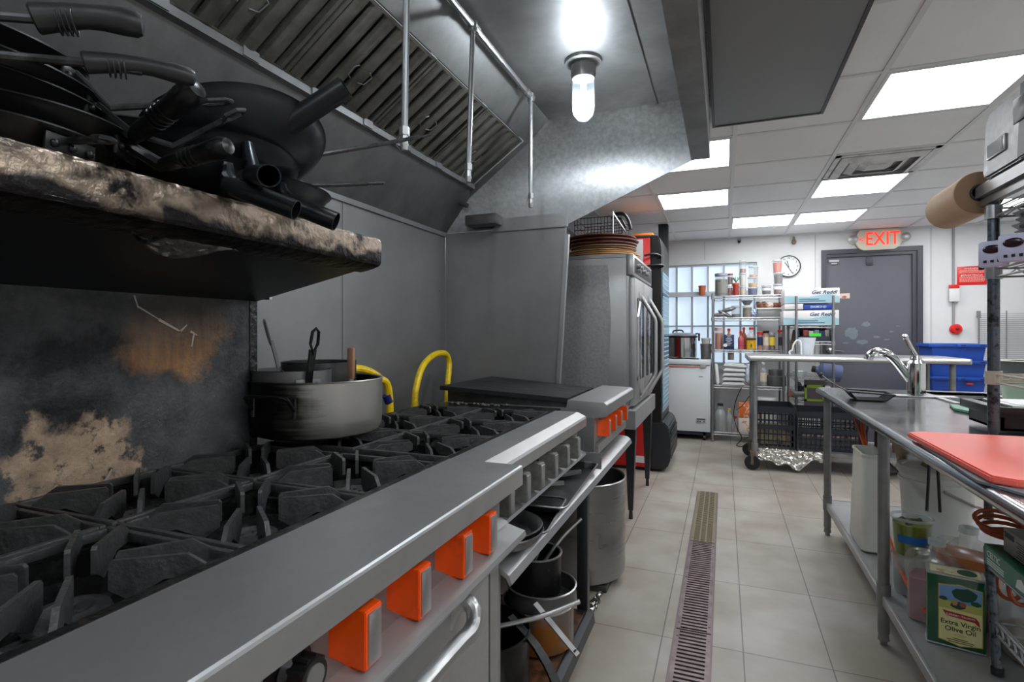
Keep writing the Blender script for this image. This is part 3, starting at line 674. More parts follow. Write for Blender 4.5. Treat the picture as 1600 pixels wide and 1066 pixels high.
# high back and wedge shelf
m = MB(); m.box(-1.34, -1.30, Y0, 1.222, .84, 1.50); part('backguard', m, burnt_m, r1)
m = MB(); m.box(-1.345, -1.297, 1.200, 1.226, .84, 1.36); part('backguard_edge', m, iron_d, r1)
m = MB(); m.prism([(-1.34, 1.33), (-1.30, 1.335), (-.87, 1.425), (-.866, 1.43), (-.866, 1.49), (-1.34, 1.49)], 'y', Y0, 1.225); sh = part('high_shelf', m, C_('sooty dark steel', (.10, .11, .13), .38, metal=.3, var=(4, (.06, .065, .08), .4, .7), bump=(6, .05)), r1)
m = MB(); m.cyl((-1.1, 1.226, 1.40), (-1.1, 1.232, 1.40), .008, n=8); m.box(-1.285, -1.25, 1.226, 1.236, 1.34, 1.36); part('bolt', m, steel_lite, sh)
# scratch marks on the backguard
def scr(a, b, w):
    m = MB()
    a, b = Vector(a), Vector(b); d = (b-a).normalized(); q = d.cross(Vector((1, 0, 0)))*w; m.slab([a-q, b-q*.5, b+q*.5, a+q], .0006, (-1, 0, 0)); part('scrape_mark', m, C_('bare scraped metal', (.70, .66, .62), .4, metal=.4), r1)
X_ = -1.2992
scr((X_, .865, 1.33), (X_, .875, 1.30), .002); scr((X_, .872, 1.305), (X_, .93, 1.272), .002); scr((X_, .925, 1.274), (X_, .985, 1.243), .0035); scr((X_, .98, 1.243), (X_, 1.0, 1.262), .003); scr((X_, 1.01, 1.245), (X_, 1.03, 1.235), .003); scr((X_, 1.02, 1.24), (X_, 1.013, 1.205), .003)
scr((X_, .80, .905), (X_, .815, .93), .004); scr((X_, .83, .92), (X_, .838, .905), .003)
# burners under grates (range one)
def burner(par, x, y, z):
    z -= .022
    m = MB(); m.lathe([(0, -.01), (.03, -.01), (.046, 0), (.052, .010), (.048, .020), (.03, .024), (.022, .020), (.012, .018), (0, .018)], (x, y, z), n=28)
    for k in range(12):
        a = 2*math.pi*k/12; m.cyl((x+.05*math.cos(a), y+.05*math.sin(a), z+.008), (x+.0535*math.cos(a), y+.0535*math.sin(a), z+.009), .0025, n=6)
    for k in range(4):
        a = R(90*k+20); m.cyl((x+.016*math.cos(a), y+.016*math.sin(a), z+.017), (x+.016*math.cos(a), y+.016*math.sin(a), z+.021), .004, n=6)
    m.box(x-.012, x+.012, y-.14, y-.04, z-.012, z+.004)
    b = part('burner', m, burner_m, par)
    m = MB(); m.lathe([(.140, .012), (.11, .004), (.075, -.006), (.07, -.012), (.06, -.012)], (x, y, z), n=32); part('burner_bowl', m, iron_d, par)
def grate_mb(W_, L_, hub=.036, top=.023, bot=1):
    """local: centred, z=0 underside of the frame; W along X, L along Y"""
    m = MB(); a, b_ = W_/2-.003, L_/2-.003; t_ = .011
    for q in ((-a, a, -b_, -b_+t_), (-a, a, b_-t_, b_), (-a, -a+t_, -b_+t_, b_-t_), (a-t_, a, -b_+t_, b_-t_)): m.box(*q, -.012, .004, .002)
    def fin(x0, y0, x1, y1, h0, h1):
        d = Vector((x1-x0, y1-y0, 0)); L = d.length; d.normalize(); q = Vector((-d.y, d.x, 0))*.0038
        prof = [(0, -.012), (0, h0), (L*.22, h1), (L-.004, h1), (L, h1-.005), (L, -.018*bot), (L*.8, -.034*bot), (L*.45, -.010)]
        A = [m._v(Vector((x0, y0, z))+d*s+q) for s, z in prof]; B = [m._v(Vector((x0, y0, z))+d*s-q) for s, z in prof]
        m.bm.faces.new(A); m.bm.faces.new(B[::-1])
        for i in range(len(A)): m.bm.faces.new((A[i], B[i], B[(i+1) % len(A)], A[(i+1) % len(A)]))
    for sx in (-1, 1):
        for sy in (-1, 1):
            fin(sx*(a-.004), sy*.098, sx*.046, sy*.024, .002, top); fin(sx*.098, sy*(b_-.004), sx*.024, sy*.046, .002, top)
    return m
grates = {}
def grate_thing(x, y, z, W_, L_, label, group, mm):
    key = (W_, L_, mm.name)
    far_ = 'far range' in label
    if key not in grates:
        o = solo('burner_grate', grate_mb(W_, L_, top=.014 if far_ else .022, bot=.5 if far_ else 1), mm, label, 'grate', group=group); grates[key] = o; o.location = (x, y, z); return o
    o = dup(grates[key], (x, y, z), 0, label, group); return o
cols = [.165, .4675, .7725, 1.0775]
nm = ['at the left edge of the picture', 'left of the middle', 'right of the middle, beside the big pot', 'at the far end, beside the big pot']
nm = ['at the very left edge of the picture', 'second from the left', 'third from the left', 'at the right end']
for i, y in enumerate(cols):
    burner(r1, -.835, y, .862); burner(r1, -1.145, y, .862)
    if i == 0: nmf = nm[0]
    grate_thing(-.835, y, RT, .306, .302, 'near range cast-iron grate, front row, '+nm[i], 'grates on the near range', iron_d if i < 0 else iron)
    grate_thing(-1.145, y, RT, .306, .302, 'near range cast-iron grate, back row, '+nm[i], 'grates on the near range', iron)

# ================================================= RANGE TWO on the equipment stand
st = thing('equipment_stand', 'low steel stand with rolled front edge carrying the far range and the plate cooker', 'stand', (-1.0, 2.2, 0))
m = MB(); m.prism([(-1.45, .672), (-.53, .672), (-.50, .668), (-.482, .655), (-.474, .635), (-.480, .63), (-.490, .648), (-.505, .656), (-1.45, .66)], 'y', 1.21, 3.03); m.box(-1.45, -1.43, 1.21, 3.03, .66, .76); part('top_shelf', m, steel_y, st)
for y in (1.235, 2.205, 3.0):
    for x in (-.545 if y < 2.9 else -.61, -1.40):
        m = MB(); m.box(x-.022, x+.022, y-.022, y+.022, .0, .66, .002); part('leg', m, steel_old if y < 1.3 else C_('dark steel leg', (.22, .23, .24), .4, metal=.6), st)
m = MB(); m.box(-1.42, -.52, 1.26, 2.18, .085, .10); m.prism([(-.52, .105), (-.495, .10), (-.49, .06), (-.52, .06)], 'y', 1.26, 2.18); ls = part('bottom_shelf', m, MATS['dark steel leg'], st)
m = MB(); m.box(-1.40, -.53, 1.28, 2.16, .10, .104); part('shelf_liner', m, grimeshelf, ls)

r2 = thing('countertop_range', 'six-burner countertop gas range with grey knobs and round badge, middle of the line', 'range', (-.9, 1.74, .68))
Ya, Yb = 1.272, 2.222
m = MB(); m.prism([(-.672, RT-.05), (-.672, RT+.004), (-.575, RT+.004), (-.54, RT-.012), (-.536, RT-.02), (-.536, RT-.052), (-.546, RT-.055), (-.56, RT-.03), (-.59, RT-.03)], 'y', Ya, Yb); part('front_ledge', m, steel_y, r2, ang=15)
m = MB(); m.prism([(-.575, RT-.045), (-.575, .755), (-.65, .745), (-.65, RT-.045)], 'y', Ya, Yb-.002); part('control_panel', m, steel_old, r2)
m = MB(); m.prism([(-.575, .757), (-.535, .745), (-.532, .737), (-.575, .742)], 'y', Ya, Yb-.01); part('drip_rail', m, steel_y, r2)
m = MB(); m.box(-1.30, -.672, Ya, Yb, .74, .76); m.box(-.69, -.672, Ya, Yb, .76, RT+.004); m.box(-1.30, -1.285, Ya, Yb, .76, RT+.004); m.box(-1.285, -.69, Ya, Ya+.01, .76, RT-.012); m.box(-1.285, -.69, Yb-.01, Yb, .76, RT)
m.box(-1.285, -.69, Ya+.01, Yb-.01, .80, .815); m.box(-.69, -.578, Ya, Ya+.006, .76, .87); m.box(-.69, -.578, Yb-.006, Yb, .76, .87); part('burner_box', m, iron_d, r2)
m = MB()
for k in range(9):
    y = 1.86+.021*k; m.box(-.5752, -.574, y, y+.007, .842, .862)
for k in range(7):
    y = 1.47+.021*k; m.box(-.5752, -.574, y, y+.007, .842, .862)
part('vent_slots', m, dark, r2)
m = MB(); m.cyl((-.5755, 1.68, .832), (-.571, 1.68, .832), .026, n=32); bg = part('badge', m, blackp, r2)
m = MB(); m.lathe([(.023, .0), (.026, .0), (.026, .003), (.023, .003), (.023, 0)], (-.573, 1.68, .832), (1, 0, 0), 32); part('badge_rim', m, steel_lite, bg)
text_part('badge_lettering', 'ROYAL', .017, (-.5705, 1.68, .832), FX, steel_lite, bg, .0004, sx=.8)
for y in (1.325, 1.455, 1.585, 1.73, 1.88, 2.03): bar_knob(r2, -.579, y, .80, C_('grimy grey knob', (.52, .52, .50), .35, metal=.5, var=(30, (.38, .38, .36), .4, .7)), 1.25, steel)
m = MB()
for y in (Ya+.05, Yb-.05):
    for x in (-.62, -1.2): m.cyl((x, y, .672), (x, y, .745), .018)
part('foot', m, steel_old, r2)
for i, y in enumerate((1.43, 1.735, 2.04)):
    nn = ('nearest the big pot', 'in the middle', 'next to the black plate')[i]
    burner(r2, -.835, y, .862); burner(r2, -1.145, y, .862)
    grate_thing(-.835, y, RT, .306, .300, 'far range cast-iron grate, front row, '+nn, 'grates on the far range', iron)
    grate_thing(-1.145, y, RT, .306, .300, 'far range cast-iron grate, back row, '+nn, 'grates on the far range', iron)

# ================================================= PLATE COOKER (third unit)
pc = thing('charbroiler', 'countertop cooker with four orange knobs and raised front ledge beyond the two ranges', 'cooker', (-.9, 2.65, .68))
P0, P1 = 2.335, 2.93
m = MB(); m.prism([(-.66, .91), (-.655, .94), (-.49, .935), (-.478, .925), (-.478, .875), (-.53, .865), (-.66, .865)], 'y', P0+.02, 3.10, .002); part('front_ledge', m, steel, pc)
m = MB(); m.box(-1.28, -.60, P0, P0+.015, .70, .905); m.box(-.60, -.53, P0, P0+.03, .70, .755); m.box(-.60, -.53, P0, 3.08, .755, .87); m.box(-1.28, -.60, P0+.015, P1, .70, .90); part('body', m, steel_old, pc)
m = MB(); m.box(-.57, -.515, P0+.02, 3.07, .71, .75); part('drip_tray', m, steel, pc)
for y in (2.43, 2.58, 2.73, 2.90): bar_knob(pc, -.533, y, .815, orange, 1.15, label='orange knob')
m = MB()
for y in (P0+.05, P1-.05):
    for x in (-.6, -1.2): m.cyl((x, y, .672), (x, y, .70), .02)
part('foot', m, steel_old, pc)
t = thing('griddle_plate', 'flat black steel plate lying over the cooker with orange knobs', 'plate', (-.95, 2.65, .95))
m = MB()
pl = [(-.665, 2.385, .945), (-.665, 2.915, .945), (-1.285, 2.945, .985), (-1.285, 2.32, .985)]
m.slab(pl, .02); part('plate', m, C_('black griddle steel', (.15, .155, .165), .5, metal=.4, var=(6, (.22, .22, .23), .45, .7), streak=(8, 60, 8, .1)), t)
for y_ in (2.40, 2.89):
    m = MB(); m.prism([(-1.285, .90), (-.665, .90), (-.665, .925), (-1.285, .964)], 'y', y_, y_+.015); part('support_rail', m, iron, t)
# food scraps on the ledge between
rr = random.Random(3); m = MB()
for k in range(26): m.sphere((rr.uniform(-1.25, -.9), rr.uniform(2.24, 2.30), .912), rr.uniform(.004, .009), 6, (1, 1, .6))
solo('burnt_crumbs', m, C_('grey crumbs', (.36, .35, .33), .8), 'grey burnt crumbs scattered in front of the black plate', 'crumbs', (-1.1, 2.27, .905), kind='stuff')
m = MB(); m.box(-1.285, -.68, 2.225, 2.33, .88, .905); solo('filler_strip', m, iron_d, 'narrow dark filler strip between the far range and the cooker', 'strip', (-1.0, 2.28, .88))

# yellow gas hoses
t = thing('gas_hose', 'yellow gas hose arching up behind the far range, in front of the steel corner', 'hose', (-1.45, 2.5, .8))
m = MB(); pts = []
arch = [(-1.44, 2.33, .5), (-1.44, 2.34, .88), (-1.44, 2.36, .98), (-1.455, 2.44, 1.065), (-1.47, 2.56, 1.115), (-1.48, 2.68, 1.13), (-1.485, 2.76, 1.115), (-1.485, 2.79, 1.06), (-1.47, 2.75, .98), (-1.46, 2.72, .9), (-1.46, 2.7, .5)]
m.tube(smooth(arch, 6), .0165, 10); part('hose', m, yellow, t)
m = MB(); m.cyl((-1.44, 2.335, .84), (-1.44, 2.345, .90), .019); part('fitting', m, C_('yellow nut', (.8, .68, .1), .4), t)
t = thing('gas_hose', 'yellow gas hose curling down behind the big aluminium pot', 'hose', (-1.45, 1.9, .8))
m = MB(); m.tube(smooth([(-1.44, 1.60, .55), (-1.44, 1.64, .96), (-1.44, 1.71, 1.05), (-1.44, 1.82, 1.09), (-1.44, 1.93, 1.085), (-1.43, 2.03, 1.04), (-1.42, 2.09, .96), (-1.42, 2.10, .55)], 6), .0165, 10); part('hose', m, yellow, t)
m = MB(); m.cyl((-1.425, 2.075, .96), (-1.421, 2.09, .925), .0195); part('blue_collar', m, C_('blue tape', (.1, .14, .4)), t)
m = MB(); m.tube(smooth([(-1.42, 1.66, .93), (-1.40, 1.76, .97), (-1.40, 1.92, 1.05), (-1.41, 1.98, 1.03), (-1.42, 1.96, .95)], 5), .004, 6); part('white_cable', m, white, t)
# ================================================= PANS
def pan_proto(key, Rr, dep, style, hl, mm, flare=.72, label='', cat='pan', name='skillet', group=None):
    t = thing(name, label, cat, group=group)
    m = MB(); rb = Rr*flare
    if style == 'wok':
        prof = [(0, -dep)]+[(Rr*math.sin(R(a))/math.sin(R(75)), -dep*(math.cos(R(a))-math.cos(R(75)))/(1-math.cos(R(75)))) for a in range(8, 76, 7)]+[(Rr, 0), (Rr+.004, .001), (Rr+.002, -.002)]
        inner = [(max(r-.003, 0), z+.003) for r, z in prof[1:-3]]
        m.lathe(prof, n=44); m.lathe([(Rr, .001)]+inner[::-1]+[(0, -dep+.003)], n=44)
    else:
        prof = [(0, -dep), (rb, -dep), (rb+.35*(Rr-rb), -dep*.86), (Rr*.985, -.004), (Rr+.003, 0), (Rr+.001, .003), (Rr-.003, 0), (rb+.35*(Rr-rb)-.004, -dep*.82), (rb-.006, -dep+.004), (0, -dep+.004)]
        m.lathe(prof, n=44)
    part('pan_body', m, mm, t)
    if style == 'wok':
        m = MB(); m.lathe([(.011, 0), (.0185, 0), (.0185, .0), (.0185, hl), (.0165, hl), (.0165, .01), (.01, .01)], (Rr-.012, 0, -.018), (1, 0, .18), 20); part('tube_handle', m, tube_m, t)
        m = MB(); m.cbox((Rr-.01, 0, -.015), (.06, .06, .004), Euler((0, -.5, 0)).to_matrix()); part('handle_bracket', m, mm, t)
    elif style == 'grip':
        m = MB(); m.tube([(Rr-.02, 0, -.012), (Rr+.03, 0, .006), (Rr+.10, 0, .028), (Rr+hl, 0, .05)], .006, 8); m.cbox((Rr-.0, 0, -.010), (.045, .03, .008)); h = part('handle', m, steel_old, t)
        for dx in (-.012, 0, .012):
            pass
        m = MB(); pts = [(Rr+hl*.38, 0, .03), (Rr+hl*.45, 0, .036), (Rr+hl*.7, 0, .046), (Rr+hl*.95, 0, .056), (Rr+hl*1.02, 0, .058), (Rr+hl*1.05, 0, .059)]
        m.tube(pts, .01, 10, rs=[.0125, .0125, .0115, .0135, .012, .006]); part('rubber_grip', m, rubber, h)
    else:
        m = MB(); w = .011
        m.tube([(Rr-.004, 0, -.02), (Rr+.03, 0, -.006), (Rr+.09, 0, .014), (Rr+hl*.8, 0, .032)], .008, 8, rs=[.009, .0075, .0085, .0085])
        m.tube([(Rr+hl*.8, 0, .032), (Rr+hl*.86, .010, .034), (Rr+hl*.96, .010, .037), (Rr+hl, 0, .038), (Rr+hl*.96, -.010, .037), (Rr+hl*.86, -.010, .034)], .0045, 8, closed=True)
        h = part('handle', m, mm if style == 'iron' else steel, t)
        m = MB()
        m.cbox((Rr-.006, 0, -.02), (.008, .062, .022), b=.003)
        for dy in (-.022, 0, .022): m.sphere((Rr+.0, dy, -.02), .0055, 8)
        part('handle_mount', m, mm, t)
    return t
def orient(o, loc, zdir, xdir): o.location = loc; o.rotation_euler = frame(zdir, xdir).to_euler(); return o
SH = 1.492
G1 = 'black pans piled on the foil-wrapped shelf'
def pile_pan(name, label, c, zd, Rr, dep, A, B, style, mm=blackpan, w=.014, flare=.75):
    """a pan whose handle runs from A near the rim to its tip B"""
    c, A, B = Vector(c), Vector(A), Vector(B); t = thing(name, label, 'wok' if name == 'wok' else 'pan', c, G1); z = Vector(zd).normalized(); m = MB(); rb = Rr*flare
    if name == 'wok':
        prof = [(0, -dep)]+[(Rr*math.sin(R(a))/math.sin(R(75)), -dep*(math.cos(R(a))-math.cos(R(75)))/(1-math.cos(R(75)))) for a in range(8, 76, 6)]+[(Rr+.004, .001)]
        m.lathe(prof+[(max(r-.004, 0), q+.003) for r, q in prof[::-1][1:]], c, z, 56)
    else:
        m.lathe([(0, -dep), (rb, -dep), (rb+.35*(Rr-rb), -dep*.86), (Rr*.985, -.004), (Rr+.003, 0), (Rr+.001, .003), (Rr-.003, 0), (rb+.35*(Rr-rb)-.004, -dep*.82), (rb-.006, -dep+.004), (0, -dep+.004)], c, z, 56)
    part('pan_body', m, mm, t)
    d = (B-A).normalized(); s_ = d.cross(Vector((0, 0, 1))).normalized(); up = s_.cross(d); L = (B-A).length
    rim = c+(A-c-z*(A-c).dot(z)).normalized()*(Rr-.004)-z*.012
    if style == 'tube':
        m = MB(); m.lathe([(w*.7, 0), (w, 0), (w, L), (w-.0022, L), (w-.0022, .01), (w*.7, .01)], A, d, 28); part('tube_handle', m, tube_m, t)
        m = MB(); m.tube([rim, rim.lerp(A, .6), A+d*.02], w*.8, 12, rs=[w*.5, w*.8, w*.8]); part('handle_bracket', m, mm, t)
    elif style == 'rubber':
        m = MB(); m.tube([rim, A, A+d*L*.5], .006, 8); h = part('handle', m, handle_d, t)
        m = MB(); P_ = [0, .02, .3, .45, .6, .8, .93, .985, 1.0]; rs = [w*1.0, w*1.15, w*1.0, w*.92, w*.95, w*1.1, w*1.05, w*.8, w*.3]
        m.tube([A+d*L*p+up*(.012*math.sin(p*3.1)*L/.2-.0) for p in P_], w, 14, rs=rs)
        for k in range(4): m.tube([A+d*(L*(.22+.045*k))+s_*(w*1.05)*math.cos(a)+up*(w*1.05)*math.sin(a) for a in [2*math.pi*q/14 for q in range(14)]], .0012, 5, closed=True)
        part('rubber_grip', m, rubber, h)
        m = MB(); e = A+d*L*.9; m.cyl(e+up*w*.4, e+up*w*1.12, .006, n=12); part('hanging_hole', m, dark, h)
    elif style == 'fat':
        m = MB(); m.tube([rim, A, A+d*L*.3], .008, 8, rs=[.009, .012, .014]); h = part('handle', m, mm, t)
        m = MB(); m.tube([A, A+d*L*.12, A+d*L*.45, A+d*L*.75, A+d*L*.9, A+d*L*.98, B], w, 14, rs=[w*.55, w*.8, w*.85, w*1.05, w*1.12, w*.8, w*.3])
        for k in range(4): m.tube([A+d*(L*(.36+.06*k))+s_*(w*.9)*math.cos(a)+up*(w*.9)*math.sin(a) for a in [2*math.pi*q/14 for q in range(14)]], .0022, 5, closed=True)
        part('ridged_grip', m, rubber if w > .02 else mm, h)
        m = MB(); e = A+d*L*.84; m.cyl(e-s_*w*1.15, e+s_*w*1.15, .0065, n=14); part('hanging_hole', m, dark, h)
    else:
        m = MB(); m.tube([rim, A, A+d*L*.7], .006, 8); e = A+d*L*.7; q = L*.3
        m.tube([e, e+d*q*.3+s_*.010, e+d*q*.8+s_*.009, B, e+d*q*.8-s_*.009, e+d*q*.3-s_*.010], .0042, 8, closed=True); part('handle', m, handle_d, t)
    if name != 'wok' and style in ('fat', 'loop'):
        m = MB(); o_ = (rim-c).normalized(); M_ = frame(o_, z)
        m.cbox(rim-z*.012, (.03, .075, .006), M_, .002); sd = z.cross(o_).normalized()
        for k in (-.026, 0, .026): m.sphere(rim-z*.012+sd*k+o_*.004, .006, 10)
        part('rivet_plate', m, mm, t)
    return t
pile_pan('skillet', 'black skillet lowest in the left pile on the foil shelf, mostly hidden', (-1.05, .47, SH+.042), (0, 0, 1), .165, .04, (-.90, .50, SH+.03), (-.80, .50, SH+.02), 'loop')
pile_pan('skillet', 'black skillet whose ridged handle points right just above the foil', (-1.055, .50, SH+.075), (.02, -.02, 1), .17, .045, (-.88, .63, 1.522), (-.735, .640, 1.54), 'fat', w=.016)
pile_pan('skillet', 'riveted black skillet in the middle of the left pile', (-1.07, .48, SH+.115), (.05, .04, 1), .165, .048, (-.89, .66, 1.565), (-.77, .70, 1.625), 'loop')
pile_pan('skillet', 'black skillet with the fattest ridged handle rising to the right', (-1.06, .46, SH+.145), (.10, .06, 1), .165, .045, (-.905, .600, 1.562), (-.758, .603, 1.622), 'fat', w=.019)
pile_pan('skillet', 'topmost black skillet of the left pile, wide rim tilted toward the viewer', (-1.07, .44, SH+.19), (.16, .02, 1), .165, .045, (-.91, .57, 1.60), (-.80, .70, 1.645), 'loop')
pile_pan('skillet', 'upper of two pans whose long grey rubber grips reach in from the top left', (-1.0, .22, 1.625), (-.05, -.05, 1), .135, .04, (-.832, .425, 1.6465), (-.752, .515, 1.668), 'rubber', w=.0165)
pile_pan('skillet', 'lower of two pans whose long rubber grips reach in from the left', (-1.0, .20, 1.575), (-.05, -.05, 1), .135, .04, (-.80, .465, 1.603), (-.72, .569, 1.612), 'rubber', w=.0125)
for k, z in enumerate((SH+.040, SH+.075)):
    pile_pan('skillet', ('black skillet lowest at the left edge of the foil shelf', 'black skillet second from the bottom at the left edge of the foil shelf')[k], (-1.05, .10, z), (0, .02, 1), .155, .035, (-1.05, -.08, z), (-1.05, -.2, z), 'loop')
pile_pan('skillet', 'small black pan lying high behind the riveted handles', (-1.12, .76, 1.665), (.1, -.1, 1), .10, .035, (-1.15, .88, 1.67), (-1.17, .98, 1.68), 'loop', traym)
pile_pan('wok', 'large blued steel wok lying tilted on the pile, tube handle pointing up right', (-1.0, .89, 1.655), (-.36, .12, .93), .185, .085, (-.86, .894, 1.682), (-.74, .930, 1.757), 'tube', carbon, .0235)
pile_pan('wok', 'wok whose round tube handle points straight at the viewer', (-1.05, .86, 1.60), (-.15, .05, 1), .185, .075, (-.86, .80, 1.55), (-.682, .668, 1.494), 'tube', carbon, .0185)
pile_pan('wok', 'wok under the pile whose tube handle sticks out low over the foil', (-1.04, .78, 1.572), (0, 0, 1), .18, .07, (-.87, .75, 1.52), (-.75, .80, 1.472), 'tube', carbon, .019)
pile_pan('wok', 'wok at the right end of the pile whose tube handle reaches farthest right', (-1.05, .97, 1.575), (0, 0, 1), .18, .07, (-.88, .90, 1.525), (-.78, .949, 1.481), 'tube', carbon, .0205)
def rod(label, pts, r=.0055):
    t = thing('skimmer', label, 'skimmer', pts[0]); m = MB(); m.tube(pts, r, 8); e = Vector(pts[-1]); d = (e-Vector(pts[-2])).normalized(); q = d.cross(Vector((0, 0, 1))).normalized()
    m.tube([e, e+d*.02+q*.008, e+d*.045+q*.006, e+d*.05, e+d*.045-q*.006, e+d*.02-q*.008], .003, 6, closed=True); part('handle', m, handle_d, t)
    m = MB(); a = Vector(pts[0]); m.lathe([(0, -.03), (.03, -.024), (.05, -.01), (.058, 0), (.055, 0), (.045, -.01), (0, -.026)], a, (-.2, 0, 1), 20); part('bowl', m, handle_d, t)
rod('long thin handled skimmer sticking out to the right from the tilted wok', [(-1.0, .93, 1.66), (-.93, 1.02, 1.66), (-.86, 1.17, 1.725), (-.81, 1.34, 1.80)])
rod('thin handled skimmer lying lower, pointing right over the shelf end', [(-1.02, .86, 1.585), (-.96, .93, 1.575), (-.90, 1.06, 1.60), (-.855, 1.16, 1.625)], .005)
# foil wrapped round the shelf
rr = random.Random(11)
import mathutils.noise as mn
t = thing('shelf_foil', 'soot stained crumpled aluminium foil wrapped over the front of the high shelf', 'foil', (-.87, .6, 1.46))
path = [(-1.28, 1.494), (-1.0, 1.496), (-.90, 1.498), (-.869, 1.494), (-.863, 1.485), (-.862, 1.46), (-.863, 1.432), (-.867, 1.423), (-.90, 1.413), (-.93, 1.407)]
def fo(u, v):
    k = u*(len(path)-1); i = min(int(k), len(path)-2); f = k-i
    x = path[i][0]*(1-f)+path[i+1][0]*f; z = path[i][1]*(1-f)+path[i+1][1]*f; y = -.34+v*(1.232+.34)
    q = mn.noise(Vector((u*9, y*22, 1)))*.6+mn.noise(Vector((u*26, y*60, 5)))*.4
    nx = 1 if 3 <= k <= 7 else 0
    off = .004*abs(q)
    if u > .98: off = .0
    return (x+off*(nx or .1), y, z+(off if k < 3.5 else (-off if k > 7 else off*.4)))
m = MB(); m.grid(fo, 44, 260); part('wrap', m, foil_b, t, ang=25)
m = MB()
def fo2(u, v):
    y = .60+.20*u; w = math.sin(math.pi*min(1, u*1.05+.02)); q = mn.noise(Vector((u*7, v*5, 9)))
    return (-.905-.035*v*w, y+.01*q, 1.408-.030*v*w-.006*abs(q))
m.grid(fo2, 26, 8); part('hanging_flap', m, flapfoil, t, ang=25)

# ================================================= BIG POT and things in it
px, py, pz = -1.205, 1.375, RT+.027
t = thing('rondeau_pot', 'wide scorched aluminium pot standing on the grates of the far range', 'pot', (px, py, pz))
m = MB(); m.lathe([(0, 0), (.175, 0), (.19, .006), (.199, .02), (.202, .05), (.202, .163), (.205, .165), (.202, .168), (.197, .165), (.197, .03), (.185, .008), (0, .006)], (px, py, pz), n=64); pb = part('body', m, pot_soot, t)
hd = Vector((.56, -.83, 0)).normalized(); sd = Vector((hd.y, -hd.x, 0))
hd2 = Vector((.12, -1, 0)).normalized(); sd2 = Vector((-hd2.y, hd2.x, 0))
for hdir in (hd2, -hd2):
    sd_ = Vector((-hdir.y, hdir.x, 0)); c0 = Vector((px, py, pz+.105)); m = MB()
    pts = [c0+hdir*.200+sd_*-.068+Vector((0, 0, -.02)), c0+hdir*.225+sd_*-.068+Vector((0, 0, .01)), c0+hdir*.24+sd_*-.060+Vector((0, 0, .026)), c0+hdir*.245+Vector((0, 0, .028)), c0+hdir*.24+sd_*.060+Vector((0, 0, .026)), c0+hdir*.225+sd_*.068+Vector((0, 0, .01)), c0+hdir*.200+sd_*.068+Vector((0, 0, -.02))]
    m.tube(smooth(pts, 3), .0055, 8)
    for q in (-.068, .068): m.tube([c0+hdir*.203+sd_*q+Vector((0, 0, .02)), c0+hdir*.205+sd_*q+Vector((0, 0, -.035))], .006, 8)
    part('loop_handle', m, blackpan, t)
def saute(name, x, y, z, r, h, hv, mm, hm, label, hlen=.16):
    t = thing(name, label, 'saucepan', (x, y, z)); m = MB()
    m.lathe([(0, 0), (r-.01, 0), (r, .01), (r, h), (r+.002, h+.002), (r-.003, h), (r-.003, .012), (0, .005)], (x, y, z), n=48); part('body', m, mm, t)
    d = Vector(hv).normalized(); hh = Vector((d.x, d.y, 0)).normalized(); s_ = Vector((-hh.y, hh.x, 0)); c0 = Vector((x, y, z+h*.55))+hh*(r+.002)
    m = MB(); M_ = frame(hh, (0, 0, 1)); m.cbox(c0, (.03, .075, .005), M_, .002)
    for q in (-.025, 0, .025): m.sphere(c0+s_*q+hh*.003, .006, 8)
    part('rivet_plate', m, mm, t)
    m = MB(); a = c0+hh*.006; up = Vector((0, 0, 1)); nrm = d.cross(s_).normalized()
    def seg(p, q, w0, w1, th):
        P_ = [p-s_*w0, p+s_*w0, q+s_*w1, q-s_*w1]; m.slab(P_, th)
    seg(a, a+d*.04, .010, .0085, .007); seg(a+d*.04, a+d*hlen*.62, .0085, .010, .009)
    e = a+d*hlen*.62; L = hlen*.38
    m.tube([e-d*.01, e+d*L*.3+s_*.011, e+d*L*.85+s_*.009, e+d*L, e+d*L*.85-s_*.009, e+d*L*.3-s_*.011], .0048, 8, closed=True)
    part('handle', m, hm, t); return t
saute('saucepan', -1.235, 1.30, pz+.112, .115, .085, (.24, -.11, .9), alum_d, blackp, 'dull saucepan sitting inside the big pot, black handle standing up', .17)
saute('saucepan', -1.27, 1.46, pz+.128, .12, .085, (-.12, -.18, .9), traym, steel_old, 'second saucepan behind in the big pot, worn metal handle standing up', .18)
t = thing('spatula', 'wooden handled spatula standing in the big pot beside the saucepan', 'spatula', (-1.07, 1.36, pz+.06))
m = MB(); m.cbox((-1.093, 1.40, 1.145), (.024, .014, .10), Euler((0, .02, 0)).to_matrix(), .005); part('wooden_handle', m, wood, t)
m = MB(); m.cyl((-1.093, 1.40, 1.097), (-1.093, 1.40, 1.03), .008, .012); m.box(-1.12, -1.066, 1.398, 1.402, .96, 1.04); part('blade', m, steel_lite, t)

